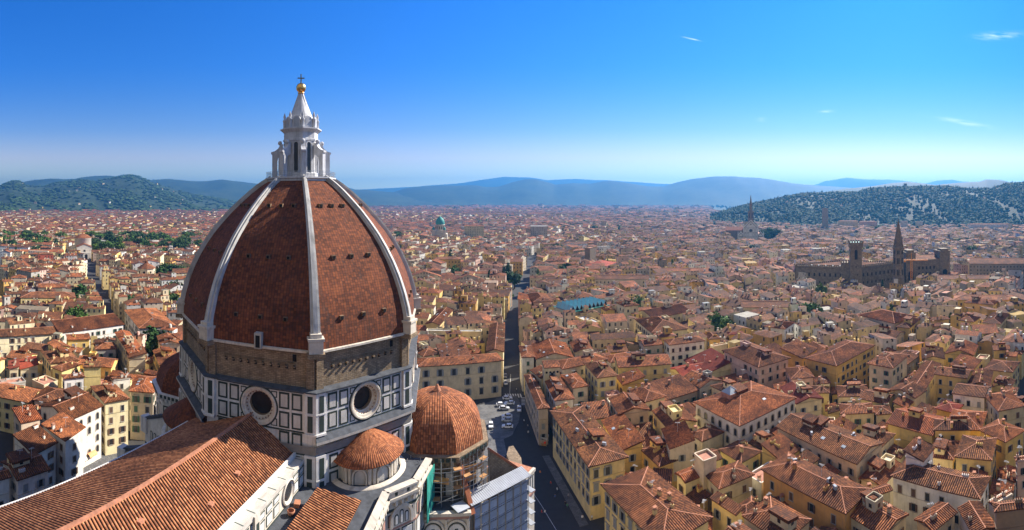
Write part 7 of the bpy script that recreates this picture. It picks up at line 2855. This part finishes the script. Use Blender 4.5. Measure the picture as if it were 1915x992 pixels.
def body_mesh(step):
    """a standing or walking figure grown over a skeleton"""
    V_ = [(0, 0, 0.95), (0, 0, 1.18), (0, 0, 1.40), (0, 0.01, 1.52), (0, 0.02, 1.60), (0, 0.03, 1.72)]
    Rr = [0.15, 0.14, 0.15, 0.06, 0.085, 0.075]
    E_ = [(0, 1), (1, 2), (2, 3), (3, 4), (4, 5)]
    for s in (-1, 1):
        f = step * s
        b = len(V_)
        V_ += [(0.10 * s, 0, 0.90), (0.11 * s, 0.18 * f, 0.50), (0.11 * s, 0.22 * f - 0.05 * abs(f), 0.08), (0.11 * s, 0.22 * f + 0.12, 0.04)]
        Rr += [0.10, 0.07, 0.05, 0.045]
        E_ += [(0, b), (b, b + 1), (b + 1, b + 2), (b + 2, b + 3)]
        b = len(V_)
        V_ += [(0.19 * s, 0, 1.40), (0.25 * s, -0.12 * f, 1.14), (0.25 * s, -0.05 * f + 0.1, 0.92), (0.25 * s, -0.05 * f + 0.14, 0.83)]
        Rr += [0.065, 0.05, 0.038, 0.04]
        E_ += [(2, b), (b, b + 1), (b + 1, b + 2), (b + 2, b + 3)]
    me = bpy.data.meshes.new('figure')
    me.from_pydata(V_, E_, [])
    o = bpy.data.objects.new('figure', me)
    COL.objects.link(o)
    o.modifiers.new('skin', 'SKIN')
    for i, sv in enumerate(me.skin_vertices[0].data):
        sv.radius = (Rr[i], Rr[i])
        sv.use_root = i == 0
    o.modifiers.new('smooth', 'SUBSURF').levels = 1
    dg = bpy.context.evaluated_depsgraph_get()
    m2 = bpy.data.meshes.new_from_object(o.evaluated_get(dg))
    bpy.data.objects.remove(o)
    for m in (M['shut'], M['trouser'], M['skin'], M['dark']):
        m2.materials.append(m)
    at = m2.attributes.new('tint', 'FLOAT_COLOR', 'FACE')
    at.data.foreach_set('color', np.ones(len(m2.polygons) * 4, dtype=np.float32))
    for p in m2.polygons:
        z = p.center.z
        arm = abs(p.center.x) > 0.19
        p.material_index = 3 if (z > 1.66 or (z > 1.56 and p.center.y < -0.01)) else 2 if (z > 1.46 or (arm and z < 1.0)) else 0 if z > 0.93 else 1 if z > 0.1 else 3
        p.use_smooth = True
    return m2


M['trouser'] = plain('trousers', (0.06, 0.065, 0.09), 0.9)
M['skin'] = plain('skin', (0.5, 0.32, 0.24), 0.6)
FIG = [body_mesh(0.0), body_mesh(0.9), body_mesh(-0.7)]
CL = {'white': (0.75, 0.75, 0.75), 'red': (0.5, 0.05, 0.04), 'blue': (0.08, 0.14, 0.35), 'grey': (0.3, 0.3, 0.3), 'black': (0.04, 0.04, 0.04), 'orange': (0.75, 0.25, 0.05), 'green': (0.08, 0.25, 0.12), 'beige': (0.5, 0.42, 0.3)}
for (lab, x, y, c) in (
        ('person in a white shirt alone in the middle of the dark street', 980, 792, 'white'),
        ('person in grey walking near the street wall below the car park', 987, 802, 'grey'),
        ('person in a white top walking behind the one in grey', 988, 814, 'white'),
        ('person in a beige jacket beside the market stall', 1008, 837, 'beige'),
        ('person in blue at the right end of the crossing', 976, 728, 'blue'),
        ('person in white stepping off the crossing', 966, 733, 'white'),
        ('person in red near the middle of the shaded street', 1030, 910, 'red'),
        ('person in white left of the palazzo door in the shaded street', 1042, 922, 'white'),
        ('person in a blue shirt a little below the one in red', 1038, 936, 'blue'),
        ('person in grey walking close to the long palazzo wall', 1063, 934, 'grey'),
        ('person in black in the small group on the street', 1057, 949, 'black'),
        ('person in green in the small group on the street', 1061, 953, 'green'),
        ('person in white standing at the palazzo corner', 1089, 975, 'white'),
        ('person in a white shirt under the palazzo end wall', 1107, 975, 'white'),
        ('person in red left of the scaffold foot', 1013, 965, 'red'),
        ('person in white beside the one in red near the scaffold', 1019, 965, 'white'),
        ('person in orange by the small cone on the street', 1010, 890, 'orange'),
        ('person in white casting a long shadow on the sunny piazza', 182, 855, 'white'),
        ('person in black casting a long shadow on the sunny piazza', 209, 840, 'black'),
        ('person in grey in the shade beside the kiosk', 169, 886, 'grey')):
    p = gp(x, y)
    t = link('person', rnd.choice(FIG), None, (p.x, p.y, 0.055 if x < 400 else 0.0), rnd.uniform(0, 6.3), CL[c])
    tag(t, lab, 'person', 'people on foot')

for (lab, x, y, rz) in (('market kiosk with a square beige canopy on the shaded piazza', 139, 887, 0.3), ('lower kiosk canopy partly hidden by the nave eaves', 130, 905, 0.3)):
    p = gp(x, y)
    t = thing('kiosk', lab, 'kiosk', (p.x, p.y, 0.05), rz, 'kiosks on the piazza')
    mb = MB()
    mb.box((0, 0, 0), (2.6, 1.8, 2.1))
    mb.box((0, 0, 2.1), (2.8, 2.0, 0.1))
    mb.build('stand', M['trunk'], t)
    for (sx, sy) in ((-1, -1), (1, -1), (1, 1), (-1, 1)):
        mb = MB()
        mb.bar((2.0 * sx, 1.5 * sy, 0), (2.0 * sx, 1.5 * sy, 2.7), 0.08)
        mb.build('post', M['steel'], t)
    mb = MB()
    c4 = [(-2.4, -1.9, 2.7), (2.4, -1.9, 2.7), (2.4, 1.9, 2.7), (-2.4, 1.9, 2.7)]
    for i in range(4):
        mb.face([c4[i], c4[(i + 1) % 4], (0, 0, 3.3)])
        a, b = c4[i], c4[(i + 1) % 4]
        mb.face([(a[0], a[1], 2.4), (b[0], b[1], 2.4), b, a])
    mb.build('canopy', M['awning'], t)
p = gp(1021, 830)
t = thing('market_stall', 'market stall with a white awning and mixed goods against the street wall', 'stall', (p.x - 0.5, p.y, 0), 1.3)
mb = MB()
mb.box((0, 0, 0), (3.4, 1.6, 0.9))
for i in range(14):
    mb.box((-1.5 + (i % 7) * 0.5, -0.4 + 0.7 * (i // 7), 0.9), (0.4, 0.5, rnd.uniform(0.15, 0.4)), 0, 0, rnd.choice([(3, 0.4, 0.4), (1, 1.6, 3), (3, 2.6, 0.6), (3, 3, 3), (0.8, 2, 0.8)]))
mb.build('counter', M['wood'], t)
mb = MB()
mb.face([(-1.9, -1.2, 2.3), (1.9, -1.2, 2.3), (1.9, 1.0, 2.8), (-1.9, 1.0, 2.8)])
mb.face([(-1.9, -1.2, 2.0), (1.9, -1.2, 2.0), (1.9, -1.2, 2.3), (-1.9, -1.2, 2.3)])
for s in (-1.8, 1.8):
    mb.bar((s, -1.1, 0), (s, -1.1, 2.3), 0.07)
    mb.bar((s, 0.9, 0), (s, 0.9, 2.8), 0.07)
mb.build('awning', M['white'], t)
# shop awnings and arches at the foot of the sunlit white house
wh = [h for h in HOUSES if h[5].startswith('white plaster house in full sun')][0][0]
iw = Matrix.Rotation(-wh.rotation_euler.z, 4, 'Z') @ Matrix.Translation(-Vector(wh.location))
wl = [ch for ch in wh.children if ch.name.startswith('wall')][0]
ys = [v.co.y for v in wl.data.vertices]
xs_ = [v.co.x for v in wl.data.vertices]
side = min(ys) if (iw @ Vector((-60, 70, 0))).y < 0 else max(ys)
sg = -1 if side < 0 else 1
for (fx, wd, c) in ((-0.62, 2.2, (0.75, 0.7, 0.55)), (-0.2, 2.4, (0.75, 0.7, 0.55)), (0.35, 3.4, (0.75, 0.33, 0.15))):
    mb = MB()
    x = fx * max(xs_) * (1 if sg < 0 else -1)
    for k in range(6):
        a, b = k / 6 * math.pi / 2, (k + 1) / 6 * math.pi / 2
        mb.face([(x - wd / 2, side + sg * 1.5 * math.sin(a), 3.0 + 1.0 * math.cos(a)), (x + wd / 2, side + sg * 1.5 * math.sin(a), 3.0 + 1.0 * math.cos(a)),
                 (x + wd / 2, side + sg * 1.5 * math.sin(b), 3.0 + 1.0 * math.cos(b)), (x - wd / 2, side + sg * 1.5 * math.sin(b), 3.0 + 1.0 * math.cos(b))], 0)
    o = mb.build('awning', M['shut'], wh)
    o.color = (*c, 1)
